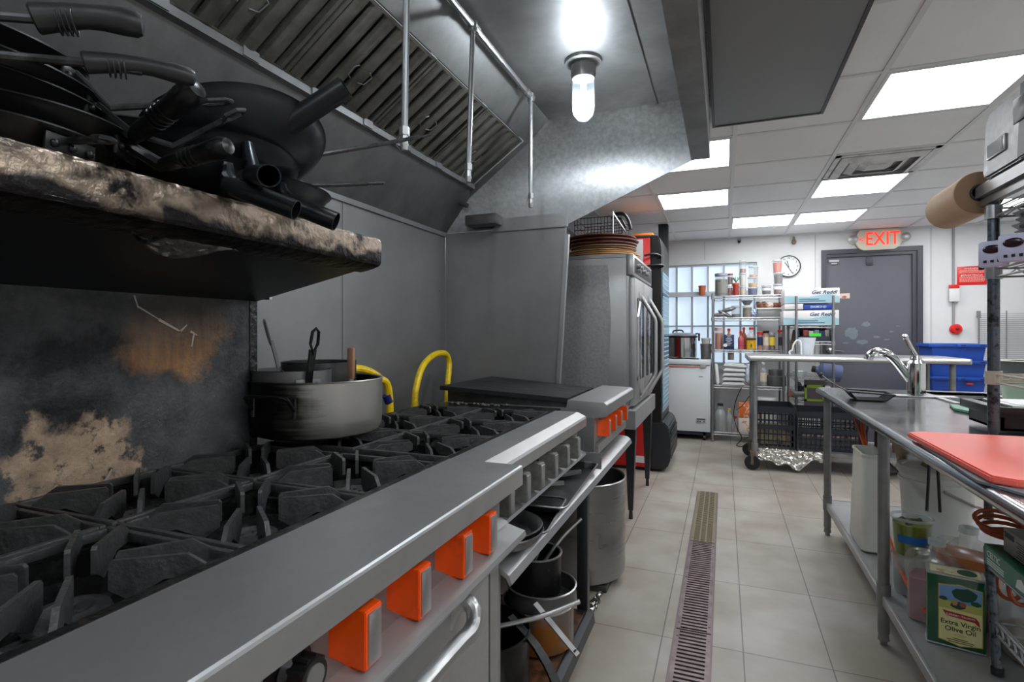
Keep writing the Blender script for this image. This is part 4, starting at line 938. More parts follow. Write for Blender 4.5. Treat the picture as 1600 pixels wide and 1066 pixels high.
# ================================================= ON THE STAND
def sheet(name, label, x0, x1, y0, y1, z, mm, rz=0, tilt=0, h=.022, cat='tray', group=None):
    t = thing(name, label, cat, group=group); w, l = (x1-x0)/2, (y1-y0)/2; m = MB()
    def rrect(w, l, r, z): return [(sx*(w-r)+r*math.cos(R(a)), sy*(l-r)+r*math.sin(R(a)), z) for sx, sy, a0 in ((1, 1, 0), (-1, 1, 90), (-1, -1, 180), (1, -1, 270)) for a in range(a0, a0+91, 18)]
    rings = [[m._v(p) for p in rrect(w-i, l-i, .03, z_)] for i, z_ in ((.02, 0), (.006, h), (.0, h), (.0, h-.004))]
    m.bm.faces.new(rings[0]); [m.skin(rings[i], rings[i+1]) for i in range(3)]
    part('pan', m, mm, t)
    m = MB(); m.tube(rrect(w-.002, l-.002, .03, h-.001), .0035, 6, closed=True); part('rolled_rim', m, alum if mm != blackpan else steel_old, t)
    t.location = ((x0+x1)/2, (y0+y1)/2, z); t.rotation_euler = (tilt, 0, rz); return t
G2 = 'trays and pans on the stand under the far range'
sheet('baking_tray', 'large dark baking tray holding two tongs on the stand under the grey knobs', -.98, -.458, 1.56, 2.17, .690, traym, .05, group=G2)
sheet('baking_tray', 'smaller empty black tray between the skillets and the large tray on the stand', -.97, -.466, 1.38, 1.72, .675, blackpan, .1, h=.018, group=G2)
sk = pan_proto('st', .122, .035, 'loop', .15, C_('worn steel skillet', .42, .36, metal=.85, var=(9, .25, .45, .7)), label='upper of two nested grey skillets at the near end of the stand', cat='skillet', group=G2)
orient(sk, (-.572, 1.345, .728), (0, 0, 1), (-1, -.1, 0)); o = dup(sk, label='lower of two nested grey skillets at the near end of the stand'); orient(o, (-.570, 1.348, .714), (0, 0, 1), (-1, -.2, 0))
def tongs(label, a, b, w=.02):
    t = thing('tongs', label, 'tongs', a, 'tongs on the large tray'); a, b = Vector(a), Vector(b); d = (b-a).normalized(); s_ = d.cross(Vector((0, 0, 1))).normalized()
    for sg in (-1, 1):
        m = MB(); L = (b-a).length
        p = [a+s_*sg*.004, a+d*L*.3+s_*sg*w*.7, a+d*L*.75+s_*sg*w, b+s_*sg*w*.6]
        for i in range(3):
            m.slab([p[i]-Vector((0, 0, .007)), p[i+1]-Vector((0, 0, .007)), p[i+1]+Vector((0, 0, .007)), p[i]+Vector((0, 0, .007))], .0015)
        for k in range(4):
            c_ = p[0].lerp(p[1], .25+.22*k); 
            m.cbox(c_+s_*sg*.0012, (.012, .002, .006), frame((0, 0, 1), d))
        for k in range(3): m.sphere(p[3]+d*.004*k+Vector((0, 0, -.004+.004*k)), .006, 6)
        part('arm', m, steel_lite, t)
tongs('upper tongs on the large dark tray, slotted steel arms', (-.51, 2.02, .712), (-.70, 1.80, .715)); tongs('lower tongs nearer the viewer on the large dark tray', (-.53, 1.86, .708), (-.78, 1.74, .710))
m = MB(); m.box(-.62, -.47, 2.205, 2.212, .68, .745); m.box(-1.2, -.62, 2.205, 2.212, .68, .71); solo('divider_plate', m, steel_old, 'small upright steel divider plate at the far edge of the large tray', 'plate', (-.6, 2.208, .68))
# lower shelf pots
def pot(name, label, x, y, z, r, h, mm, rim=None, taper=1.0, cat='pot', group=None, n=44, floor_=True):
    t = thing(name, label, cat, (x, y, z), group); m = MB()
    m.lathe([(0, 0), (r*taper-.01, 0), (r*taper, .01), (r, h-.004), (r-.004, h-.002), (r*taper-.004, .012), (0, .006)], (x, y, z), n=n); part('body', m, mm, t)
    m = MB(); m.lathe([(r-.004, h-.003), (r+.004, h-.003), (r+.005, h+.001), (r, h+.003), (r-.004, h+.001), (r-.004, h-.003)], (x, y, z), n=n); part('rim', m, rim or steel_lite, t)
    return t
G3 = 'pots heaped on the low shelf of the stand'
pot('stock_pot', 'wide black pot on the low shelf at the bottom of the heap', -.74, 1.62, .105, .155, .17, blackpan, blackpan, group=G3)
pot('sauce_pot', 'grey pot with an orange stained inside, under the dark colander pot', -.64, 1.90, .108, .13, .15, C_('orange stained pot', .52, .4, metal=.8, var=(5, (.62, .40, .18), .45, .6)), group=G3)
pot('sauce_pot', 'shallow grey pot nested under the speckled black pot', -.63, 1.91, .245, .125, .07, alum_d, group=G3)
t = pot('sauce_pot', 'speckled black tall pot holding several utensils, topmost of the heap', -.66, 1.93, .27, .095, .15, C_('speckled black pot', (.12, .12, .125), .35, metal=.5, var=(60, (.4, .4, .4), .64, .72), bump=(40, .2)), steel, group=G3)
for k, (a, b) in enumerate((((-.68, 1.94, .34), (-.60, 2.03, .55)), ((-.70, 1.93, .34), (-.575, 2.07, .54)), ((-.65, 1.97, .35), (-.52, 2.07, .515)))):
    nm_ = ('thin ladle handle standing in the speckled black pot, leftmost', 'dark ladle handle standing in the speckled black pot, middle', 'curved bright spoon handle leaning out of the speckled black pot')[k]
    t = thing('ladle', nm_, 'ladle', a); m = MB(); a, b = Vector(a), Vector(b); mid = (a+b)/2+Vector((0, 0, .015)); m.tube(smooth([a, mid, b], 5), (.004, .006, .007)[k], 8); part('handle', m, (steel_lite, blackp, steel_lite)[k], t)
    m = MB(); m.sphere(a, .02, 10, (1, 1, .6)); part('bowl', m, steel_old, t)
def lever(name, label, pts, w, th, mm, slots=0):
    t = thing(name, label, 'handle', pts[0]); m = MB(); pts = smooth(pts, 5)
    if not slots: m.tube(pts, w*.8, 10)
    for i in range(len(pts)-1 if slots else 0):
        d = (pts[i+1]-pts[i]).normalized(); s_ = d.cross(Vector((0, 0, 1))).normalized()*w
        m.slab([pts[i]-s_, pts[i+1]-s_, pts[i+1]+s_, pts[i]+s_], th)
    part('handle', m, mm, t)
    if slots:
        m = MB(); d = (pts[-1]-pts[-6]).normalized()
        for k in range(slots): m.cbox(pts[-1]-d*(.02+.03*k)+Vector((0, 0, .0015)), (.02, w*1.1, .003), frame((0, 0, 1), d))
        part('handle_slot', m, dark, t)
lever('frying_basket', 'long bright basket handle crossing the heap of pots toward the right', [(-.86, 1.55, .26), (-.70, 1.61, .285), (-.56, 1.69, .31), (-.46, 1.80, .325)], .011, .008, steel_lite, 0)
lever('pan_lifter', 'flat grey handle with a hole pointing down right from the heap', [(-.60, 1.74, .32), (-.52, 1.72, .26), (-.44, 1.70, .20)], .012, .005, steel_old, 1)
lever('pan_lifter', 'thick black handle with three oval slots at the bottom of the heap', [(-.66, 1.66, .30), (-.55, 1.62, .24), (-.46, 1.55, .17), (-.44, 1.47, .11)], .014, .01, blackp, 3)
# foil lump
def lump(x, y, z, rx, ry, rz, seed, k=26):
    m = MB(); q = bmesh.ops.create_icosphere(m.bm, subdivisions=4, radius=1)
    for v in q['verts']:
        n_v = v.co.normalized(); f = 1+.22*mn.noise(n_v*3+Vector((seed, 0, 0)))+.10*mn.noise(n_v*9+Vector((seed, 5, 0)))
        v.co = Vector((x+rx*n_v.x*f, y+ry*n_v.y*f, max(z-rz*.9, z+rz*n_v.z*f)))
    return m
solo('foil_lump', lump(-.60, 1.42, .145, .085, .10, .045, 3), foil, 'crumpled foil lump on the low shelf in front of the pots', 'foil', (-.6, 1.42, .10), ang=20)
m = MB(); m.grid(lambda u, v: (-.52-.05*u+.02*mn.noise(Vector((u*5, v*5, 2))), 2.36+.14*v, .004+.05*(1-u)*(.4+.6*v)+.012*mn.noise(Vector((u*9, v*9, 4)))), 12, 12); solo('foil_scrap', m, foil, 'scrap of foil standing on the floor beside the tall stock pot', 'foil', (-.48, 2.4, 0), ang=20)
# tall stock pot on the floor
t = thing('tall_stock_pot', 'tall dull aluminium stock pot standing on the floor past the stand', 'pot', (-.76, 2.88, 0))
m = MB(); m.lathe([(0, .03), (.22, .03), (.235, .04), (.24, .06), (.24, .505), (.245, .51), (.24, .515), (.234, .51), (.234, .05), (0, .04)], (-.705, 2.735, 0), n=64); part('body', m, alum, t)
m = MB(); m.box(-.89, -.52, 2.56, 2.90, 0.0, .03, .005); part('trivet', m, C_('dark trivet', (.2, .2, .2)), t)
# ================================================= helper: a point on the plane Y seen at a photo position
_c, _s = math.cos(R(21.4)), math.sin(R(21.4))
def at(px, py, Y):
    u, v = (px-800)/845, (521-py)/845; dx, dy = _c*u-_s, _s*u+_c; t_ = Y/dy
    return Vector((dx*t_, Y, 1.24+v*t_))
# ================================================= OVEN
ov = thing('convection_oven', 'tall stainless convection oven on legs with a big bent tube handle', 'oven', (-.95, 4.1, 0))
m = MB(); m.box(-1.5, -.60, 3.60, 4.55, .74, 1.745, .004); m.box(-1.5, -.60, 3.60, 4.55, 1.745, 1.767); part('cabinet', m, steel_soft, ov)
m = MB(); m.slab([(-1.2, 3.598, .80), (-.73, 3.598, .80), (-.71, 3.594, 1.1), (-.70, 3.590, 1.35), (-.72, 3.597, 1.70), (-1.2, 3.598, 1.70)], .004); part('side_sheet', m, galv, ov)
m = MB(); m.box(-.60, -.585, 3.605, 4.545, .745, 1.62); m.box(-.60, -.555, 3.60, 4.55, 1.625, 1.765, .004); part('front_frame', m, steel, ov)
m = MB(); m.box(-.556, -.552, 3.66, 4.5, 1.645, 1.745); cp = part('control_panel', m, dark, ov)
m = MB()
for y, z in ((3.78, 1.70), (3.9, 1.70), (3.78, 1.67), (4.05, 1.69), (4.2, 1.69)): m.cyl((-.552, y, z), (-.53, y, z), .016, n=14)
part('control_knob', m, steel_old, cp)
for y0, y1, hy_ in ((3.615, 4.07, 3.86), (4.08, 4.535, 4.30)):
    m = MB(); m.box(-.585, -.545, y0, y1, .76, 1.61, .006); d = part('oven_door', m, steel_soft, ov)
    if hy_ < 4:
        m = MB(); m.tube([(-.545, 3.84, 1.49), (-.54, 3.70, 1.35), (-.54, 3.70, .96), (-.545, 3.86, .80)], .011, 10); part('window_trim', m, steel, d)
    m = MB(); m.box(-.546, -.541, y0+.09, y1-.05, .92, 1.48, .002); part('door_glass', m, C_('dark oven glass', (.12, .12, .13), .08, spec=.7), d)
    m = MB(); m.tube([(-.545, hy_-.03, 1.50), (-.53, hy_-.03, 1.49), (-.452, hy_+.02, 1.345), (-.445, hy_+.02, 1.32), (-.445, hy_+.02, .97), (-.452, hy_+.02, .945), (-.53, hy_-.03, .80), (-.545, hy_-.03, .79)], .0145, 12)
    m.box(-.55, -.53, hy_-.06, hy_-.01, 1.46, 1.53, .003); part('handle', m, steel, d)
m = MB(); m.prism([(-1.5, .74), (-.53, .74), (-.53, .62), (-.545, .62), (-.545, .728), (-1.5, .728)], 'y', 3.52, 4.6); m.box(-1.48, -.545, 3.52, 3.535, .62, .73); part('stand_apron', m, steel_soft, ov)
for y in (3.66, 4.5):
    for x in (-.58, -1.42):
        m = MB()
        for k, (z0, z1, w0, w1) in enumerate(((.06, .62, .016, .036),)):
            A = [m._v((x+sx*w0, y+sy*w0, z0)) for sx, sy in ((-1, -1), (1, -1), (1, 1), (-1, 1))]; B = [m._v((x+sx*w1, y+sy*w1, z1)) for sx, sy in ((-1, -1), (1, -1), (1, 1), (-1, 1))]
            m.skin(A, B); m.bm.faces.new(A[::-1]); m.bm.faces.new(B)
        m.cyl((x, y, .0), (x, y, .06), .014, .012); part('leg', m, C_('dark oven leg', (.25, .26, .27), .35, metal=.7), ov)
m = MB(); m.cyl((-.9, 3.45, .0), (-.9, 3.45, .7), .018); m.box(-.93, -.86, 3.40, 3.47, .3, .34); solo('drain_pipe', m, steel_old, 'thin pipe stub between the stock pot and the oven leg', 'pipe', (-.9, 3.45, 0))
# round pizza trays on top
tz = 1.768; tan_ = C_('tan wood fibre', (.74, .60, .42), .5, var=(8, (.62, .48, .33), .45, .7)); dkr = C_('dark red brown tray', (.40, .22, .19), .45, var=(8, (.28, .15, .13), .45, .7))
rr = random.Random(5)
for k in range(9):
    mm = tan_ if k < 4 else (C_('brown fibre', (.56, .45, .34), .5) if k < 6 else dkr)
    r = (.27, .265, .25, .24, .235, .235, .25, .26, .255)[k]; h = .018 if k < 6 else .026; z = tz
    m = MB(); m.lathe([(0, 0), (r-.03, 0), (r, h*.55), (r, h*.8), (r-.006, h*.8), (r-.034, .006), (0, .006)], n=48)
    name, cat = ('serving_board', 'serving tray')
    lab = ['lowest tan round tray of the stack on the oven', 'second tan round tray from the bottom of the stack on the oven', 'third tan round tray up in the stack on the oven', 'highest of the four tan trays in the stack on the oven',
           'lower of two mid brown trays in the stack on the oven', 'upper of two mid brown trays in the stack on the oven', 'lowest of the three dark red trays on the oven', 'middle of the three dark red trays on the oven', 'topmost dark red round tray of the stack on the oven'][k]
    o = solo('round_tray', m, mm, lab, 'tray', group='round trays stacked on the oven'); o.location = (-.83+rr.uniform(-.012, .012), 3.93+rr.uniform(-.012, .012), tz); tz += h*.82 if k < 6 else h*.95
t = thing('wire_basket', 'black wire basket with tongs lying on top of the round trays', 'basket', (-.85, 3.95, tz))
m = MB()
for k in range(15):
    x = -1.0+.024*k; m.tube([(x, 3.78, tz+.13), (x, 3.79, tz+.006), (x, 4.1, tz+.006), (x, 4.11, tz+.13)], .0022, 5)
for z in (.006, .045, .085, .13):
    m.tube([(-1.0, 3.78, tz+z), (-.66, 3.78, tz+z), (-.66, 4.11, tz+z), (-1.0, 4.11, tz+z)], .003, 5, closed=True)
part('wire_cage', m, blackp, t)
m = MB(); m.tube([(-.72, 3.76, tz), (-.72, 3.76, tz+.16)], .007, 6); m.tube([(-.72, 3.76, tz+.15), (-.64, 3.8, tz+.02)], .006, 6); part('bracket', m, steel_lite, t)
m = MB(); m.tube(smooth([(-.72, 3.85, tz+.16), (-.66, 3.82, tz+.15), (-.62, 3.8, tz+.10), (-.60, 3.79, tz+.03)], 4), .012, 8); m.tube(smooth([(-.75, 3.88, tz+.14), (-.68, 3.84, tz+.12), (-.64, 3.8, tz+.05)], 4), .009, 8); part('black_grip', m, blackp, t)
# ================================================= COOLER
t = thing('drinks_cooler', 'tall drinks cooler with red side and black curved base beyond the oven', 'cooler', (-.95, 5.3, 0))
m = MB(); m.box(-1.3, -.615, 4.975, 5.685, 2.105, 2.125, .004); part('cap', m, blackp, t)  # black cap added to keep red bounce off the ceiling
m = MB(); m.box(-1.3, -.615, 4.98, 5.68, .03, 2.105, .006); part('cabinet', m, C_('cooler red', (.78, .09, .08), .4), t)
m = MB(); m.box(-.80, -.625, 4.976, 4.982, .07, .13); m.box(-1.28, -.68, 4.976, 4.982, 1.72, 2.09); part('white_sticker', m, white, t)  # upper sticker enlarged to cut the red bounce onto the ceiling
m = MB(); m.prism([(-.615, .45), (-.615, 2.13), (-.54, 2.11), (-.52, 2.0), (-.52, .45)], 'y', 4.97, 5.69, .01); dr = part('door_frame', m, blackp, t)
m = MB(); m.box(-.521, -.515, 5.04, 5.62, .52, 1.80); g_ = part('lit_glass', m, C_('blue lit cooler glass', (.20, .36, .44), .15), dr)
m = MB()
for k in range(30):
    z = .56+.042*k; m.box(-.5145, -.513, 5.08, 5.60, z, z+.012)
part('shelf_row', m, C_('pale blue packaging', (.55, .72, .80), .4), g_)
m = MB(); m.prism([(-.615, .02), (-.615, .45), (-.50, .45), (-.455, .40), (-.44, .30), (-.44, .12), (-.47, .04), (-.52, .02)], 'y', 4.97, 5.69, .012)
for k in range(4): m.box(-.442, -.436, 5.02, 5.64, .12+.07*k, .15+.07*k, .003)
part('base_grille', m, C_('charcoal plastic', (.13, .14, .16), .4), t)
m = MB(); m.box(-1.25, -.6, 5.0, 5.64, 0, .03); part('plinth', m, dark, t)
m = MB(); m.tube(smooth([(-.66, 4.90, 1.93), (-.58, 4.93, 1.945), (-.52, 4.96, 1.92), (-.60, 4.99, 1.90)], 4), .010, 6); m.tube(smooth([(-.70, 4.90, 1.83), (-.58, 4.93, 1.845), (-.50, 4.96, 1.84), (-.60, 4.99, 1.80)], 4), .010, 6)
solo('black_cable', m, blackp, 'black cables looped at the top corner of the red cooler', 'cable', (-.6, 4.93, 1.85))
t = thing('snack_box', 'small orange box on top of the red cooler', 'box', (-.68, 5.1, 2.13)); m = MB(); m.box(-.78, -.60, 5.02, 5.2, 2.122, 2.152, .003); part('box', m, C_('bright orange card', (.98, .52, .12)), t)

# ================================================= containers
def jar(label, x, y, z, r, h, content, fill=.8, lid=None, body=None, name='food_container', cat='container', group=None, r2=None, lab=None, lab_c=None, lidh=.012, neck=None, n=24, txt=None):
    t = thing(name, label, cat, (x, y, z), group); r2 = r2 or r; m = MB()
    prof = [(0, 0), (r2, 0), (r, h)] if not neck else [(0, 0), (r2, 0), (r, h*.62), (r*.95, h*.70), (neck, h*.84), (neck, h)]
    m.lathe(prof, (x, y, z), n=n); part('body', m, body or clearp, t)
    if content:
        rf = r2+(r-r2)*fill; m = MB(); hh = h*(fill if not neck else fill*.68); m.lathe([(0, .002), (r2-.002, .002), (rf-.002, hh), (0, hh)], (x, y, z), n=n); part('contents', m, content, t)
    if lid:
        m = MB(); rl = (neck or r)+.003; m.lathe([(0, h), (rl, h-.006), (rl, h+lidh), (rl-.003, h+lidh+.002), (0, h+lidh+.001)], (x, y, z), n=n); part('lid', m, lid, t)
    if lab:
        z0, z1 = lab; m = MB(); rb = r2+(r-r2)*(z0/h); rt_ = r2+(r-r2)*(z1/h)
        A = []; B = []
        for k in range(9):
            a = R(-90-60+15*k); A.append(m._v((x+(rb+.0015)*math.cos(a), y+(rb+.0015)*math.sin(a), z+z0))); B.append(m._v((x+(rt_+.0015)*math.cos(a), y+(rt_+.0015)*math.sin(a), z+z1)))
        for k in range(8): m.bm.faces.new((A[k], A[k+1], B[k+1], B[k]))
        l = part('label', m, lab_c or white, t)
    return t
def P(name, c): return C_(name, c, .55)
rice = P('beige grains', (.78, .74, .66)); brown = C_('brown spice', (.48, .30, .24), .7, var=(60, (.36, .22, .18), .4, .6)); greyf = P('dark grey seeds', (.32, .31, .31)); org = P('orange powder', (.72, .38, .26)); yel = P('golden food', (.82, .62, .34)); redc = P('dark red sauce', (.56, .16, .12)); redcap = P('red cap', (.78, .14, .12)); blackc = P('black cap', (.12, .12, .13))
# ================================================= WIRE SHELVING
def wire_deck(m, x0, x1, y0, y1, z, n=26):
    for zz in (0, -.028):
        for y in (y0, y1): m.tube([(x0, y, z+zz), (x1, y, z+zz)], .0035, 5)
        for x in (x0, x1): m.tube([(x, y0, z+zz), (x, y1, z+zz)], .0035, 5)
    for y in (y0, y1):
        k = int((x1-x0)/.03); 
        pts = [(x0+(x1-x0)*i/k, y, z-(.026 if i % 2 else .002)) for i in range(k+1)]; m.tube(pts, .0028, 4)
    for i in range(n): 
        x = x0+(x1-x0)*(i+.5)/n; m.tube([(x, y0, z), (x, y1, z)], .0022, 4)
    for f in (.33, .66): m.tube([(x0, y0+(y1-y0)*f, z-.005), (x1, y0+(y1-y0)*f, z-.005)], .003, 4)
def wire_unit(label, x0, x1, y0, y1, levels, top, name='wire_shelving', z0=0, pm=None):
    t = thing(name, label, 'shelf', ((x0+x1)/2, (y0+y1)/2, z0)); pm = pm or postm
    for x in (x0, x1):
        for y in (y0, y1):
            m = MB(); m.cyl((x, y, z0+.02), (x, y, top), .0125, n=12); m.cyl((x, y, z0), (x, y, z0+.03), .016, n=10)
            for k in range(int((top-z0)/.05)): m.cyl((x, y, z0+.05*k+.02), (x, y, z0+.05*k+.023), .0131, n=12)
            part('post', m, pm, t)
    for z in levels:
        m = MB(); wire_deck(m, x0, x1, y0, y1, z, max(8, int((x1-x0)/.028)))
        for x in (x0, x1):
            for y in (y0, y1): m.cyl((x, y, z-.035), (x, y, z+.004), .018, n=10)
        part('wire_shelf', m, wirem, t)
    return t
wire_unit('large wire shelving full of jars and bottles in front of the window', -.12, .61, 6.62, 7.06, (1.665, 1.416, 1.05, .645, .11), 1.70)
Z1, Z2, Z3, Z4, Z5 = 1.669, 1.420, 1.054, .649, .114
Yf = 6.72
def bx(px): return at(px, 500, Yf).x
def hh(p): return abs(p)*Yf/845/1.06
def J(label, x0, x1, ytop, zb, content, yb=None, **k):
    X0, X1 = bx(x0), bx(x1); top = at((x0+x1)/2, ytop, Yf).z; zb_ = zb if yb is None else at(x0, yb, Yf).z
    k.setdefault('group', 'food containers on the wire shelving')
    lh = k.get('lidh', .012) if k.get('lid') else 0
    dy = k.pop('dy', 0)
    return jar(label, (X0+X1)/2, Yf+dy, zb_, (X1-X0)/2, top-zb_-lh, content, **k), top
J('large clear jar of dark grain with a pewter lid, left on the top wire shelf', 1117, 1137, 428, Z1, C_('dark olive grain', (.34, .34, .31), .6), lid=P('pewter lid', (.55, .55, .58)), lab=(.03, .16), lab_c=P('grey label', (.48, .48, .45)), lidh=.02)
J('brown tub beside the large clear jar, lower', 1137, 1145, 445, Z1, redc, lid=white)
z_ = at(1140, 445, Yf).z+.001; J('brown tub beside the large clear jar, upper', 1137, 1145, 428, z_, brown, lid=P('brown lid', (.5, .3, .25)))
J('dark red ribbed sauce jar under the green sprig', 1145, 1154.5, 443, Z1, redc, fill=.95, lid=P('orange red lid', (.75, .3, .18)), body=MATS['dark red sauce'], dy=-.03)
m = MB(); rr = random.Random(2)
for k in range(14): a = rr.uniform(0, 6.28); b0 = at(1150, 442, Yf-.03); m.tube([b0, b0+Vector((.02*math.cos(a), .02*math.sin(a), .03)), b0+Vector((.04*math.cos(a), .03*math.sin(a), .05+.02*rr.random()))], .004, 4)
solo('herb_sprig', m, P('leaf green', (.22, .48, .26)), 'small green herb sprig standing on the dark red jar', 'plant', at(1150, 442, Yf-.03))
def stack(specs, x0, x1, zb):
    z = zb
    for lab, ytop, cont, fill, kw in specs:
        X0, X1 = bx(x0), bx(x1); top = at((x0+x1)/2, ytop, Yf).z; dx = kw.pop('dx', 0); dx = dx*.0078
        jar(lab, (X0+X1)/2+dx, Yf, z, (X1-X0)/2, top-z-.010, cont, fill, lid=kw.pop('lid', cloudp), r2=(X1-X0)/2*.85, group='food containers on the wire shelving', lidh=.008, **kw); z = top+.001
stack([('lowest clear tub of pale grains in the three-high stack', 447, rice, .85, {}), ('middle clear tub of pale liquid in the three-high stack', 427, P('milky', (.80, .79, .74)), .85, {}), ('top clear tub with brown food, highest thing on the shelving', 407, P('pinkish brown', (.66, .45, .38)), .35, {})], 1155, 1166.5, Z1)
stack([('blue-sided tub with golden food at the bottom of its stack', 449, C_('deep blue', (.08, .2, .45)), .9, {}), ('clear tub with golden contents, second of its stack', 433, yel, .4, {}), ('clear tub with a thin orange layer, top of its stack', 416, P('orange layer', (.80, .58, .38)), .2, {'dx': 1})], 1168, 1184, Z1)
stack([('square grey seed tub with a white label on the top shelf', 446, greyf, .85, {'lab': (.05, .08)})], 1190, 1205, Z1)
stack([('brown tub with a white label, bottom right of the top shelf', 444, brown, .75, {'lab': (.06, .09)}), ('dark seed tub in the middle of the right stack', 426, greyf, .85, {'dx': .5}), ('orange brown tub at the top of the right stack, before the clock', 406, org, .8, {'dx': -.8})], 1208, 1223, Z1)
# second shelf
rr = random.Random(8)
for k in range(3):
    t = thing('foil_bag', ['foil bag lying left on the second wire shelf', 'middle foil bag leaning on the second wire shelf', 'dark-striped foil bag lying on top on the second wire shelf'][k], 'bag', group='foil bags'); m = MB()
    m.sphere((0, 0, 0), .09, 16, (1, .6, .28)); part('pouch', m, C_('silver bag', (.62, .61, .60), .3, metal=.6, var=(14, (.42, .38, .36), .5, .6), bump=(30, .4)), t)
    p = at((1125, 1133, 1138)[k], (492, 491, 484)[k], Yf); t.location = p; t.rotation_euler = (0, (-.1, .5, -.25)[k], 0)
J('clear tub with dark bottom half on the second shelf', 1143, 1157, 478, Z2, greyf, fill=.32, lid=cloudp)
J('square tub of olive and brown food on the second shelf', 1160, 1175, 478, Z2, C_('olive brown food', (.42, .38, .28), .7, var=(30, (.6, .42, .25), .5, .65)), fill=.9, lid=white)
m = MB(); p = at(1167, 477, Yf); m.lathe([(0, 0), (.03, 0), (.062, .05), (.058, .05), (.03, .006), (0, .006)], p, n=24); solo('metal_bowl', m, steel_old, 'small metal bowl on the olive brown tub', 'bowl', p)
p = at(1179, 490, Yf); m = lump(p.x, p.y, p.z, .04, .06, .05, 9); solo('plastic_bag', m, P('blue white plastic', (.74, .80, .88)), 'small blue white plastic bag between tub and tray', 'bag', p)
p0, p1 = at(1184, 497, Yf-.08), at(1222, 486, Yf-.08)
t = thing('hotel_pan', 'grey rectangular pan of bread on the right of the second shelf', 'pan', (p0.x, Yf, Z2)); m = MB(); m.box(p0.x, p1.x, Yf-.08, Yf+.15, Z2, Z2+.085, .006); part('pan', m, C_('matte grey pan', (.55, .56, .55), .4, metal=.4), t)
m = MB(); m.box(p0.x-.01, p1.x+.01, Yf-.09, Yf+.16, Z2+.085, Z2+.105, .004); part('rim', m, P('pale lid', (.80, .77, .74)), t)
for k in range(5):
    q = at(1188+7.5*k, 479, Yf+.02*(k % 2)); m = lump(q.x, q.y, Z2+.135, .04, .06, .032, k+20); solo('bread_roll', m, (C_('brown bread', (.45, .28, .22), .7, var=(20, (.62, .45, .38), .5, .7)), P('pale wrapped roll', (.86, .78, .74)))[k == 2], ['brown bread roll at the left of the grey pan', 'brown bread roll second in the grey pan', 'pale wrapped roll in the middle of the grey pan', 'brown bread roll right of the pale one', 'brown bread roll at the right of the grey pan'][k], 'bread', (q.x, q.y, Z2+.105), 'rolls in the grey pan')
p = at(1192, 478, Yf+.1); m = MB(); m.lathe([(0, 0), (.04, 0), (.055, .06), (.05, .08), (0, .085)], (p.x-.02, p.y+.05, Z2+.106), n=20); solo('metal_jug', m, alum, 'dull metal jug behind the bread rolls', 'jug', p)
# third shelf: bottles
def bottle(label, x0, x1, ytop, content, body=None, cap=redcap, neck=.4, labc=None, lab=None, fill=.9, zb=Z3, dy=0, **k):
    X0, X1 = bx(x0), bx(x1); r = (X1-X0)/2; top = at((x0+x1)/2, ytop, Yf).z; h = top-zb-.018
    return jar(label, (X0+X1)/2, Yf+dy, zb, r, h, content, fill, lid=cap, body=body, name='bottle', cat='bottle', group='bottles and jars on the third wire shelf', neck=r*neck, lab=lab, lab_c=labc, lidh=.02, **k)
J('tall clear jar of orange paste, first on the third shelf', 1117, 1129.5, 512, Z3, P('orange paste', (.80, .45, .32)), fill=.85, lid=P('pinkish lid', (.80, .68, .66)), lidh=.03)
t = thing('carton', 'navy blue carton with white printing on the third shelf', 'carton', (bx(1141), Yf-.06, Z3)); m = MB(); a, b_ = bx(1130.5), bx(1147); c2 = bx(1152)
m.box(a, b_, Yf-.09, Yf-.0, Z3, at(1140, 523, Yf-.09).z, .002); part('box', m, navy, t)
m = MB(); 
for k, w in enumerate((.05, .035, .06, .07, .04, .06, .03)): m.box((a+b_)/2-w/2, (a+b_)/2+w/2, Yf-.0915, Yf-.09, Z3+.16-.018*k, Z3+.165-.018*k)
m.cyl((a+.02, Yf-.0915, Z3+.05), (a+.02, Yf-.09, Z3+.05), .02); part('print', m, white, t)
bottle('orange bottle with red cap behind the navy carton', 1134, 1144, 514, P('orange sauce', (.80, .50, .34)), body=P('orange sauce', 0), dy=.06)
bottle('pinkish bottle with a red cap right of the navy carton', 1153, 1162, 518, P('pink sauce', (.72, .38, .36)), body=MATS['pink sauce'], lab=(.03, .10), labc=P('magenta label', (.72, .30, .40)))
bottle('red capped sauce bottle behind the pinkish bottle', 1158, 1167, 512, MATS['dark red sauce'], body=P('red brown plastic', (.62, .30, .2)), dy=.07)
t = bottle('large yellow labelled oil bottle in the middle of the third shelf', 1166, 1181.5, 512, P('yellow oil', (.92, .78, .14)), lab=(.01, .115), labc=P('yellow orange label', (.98, .72, .08)))
m = MB(); q = at(1174, 530, Yf-.064); m.cbox((q.x, q.y, q.z), (.10, .003, .022)); part('black_band', m, P('label black', (.12, .14, .18)), t)
m = MB(); q = at(1174, 540, Yf-.064); m.cbox((q.x, q.y, q.z), (.018, .003, .04)); part('green_mark', m, P('label green', (.1, .42, .2)), t)
sp_ = 'spice jars on the third wire shelf'
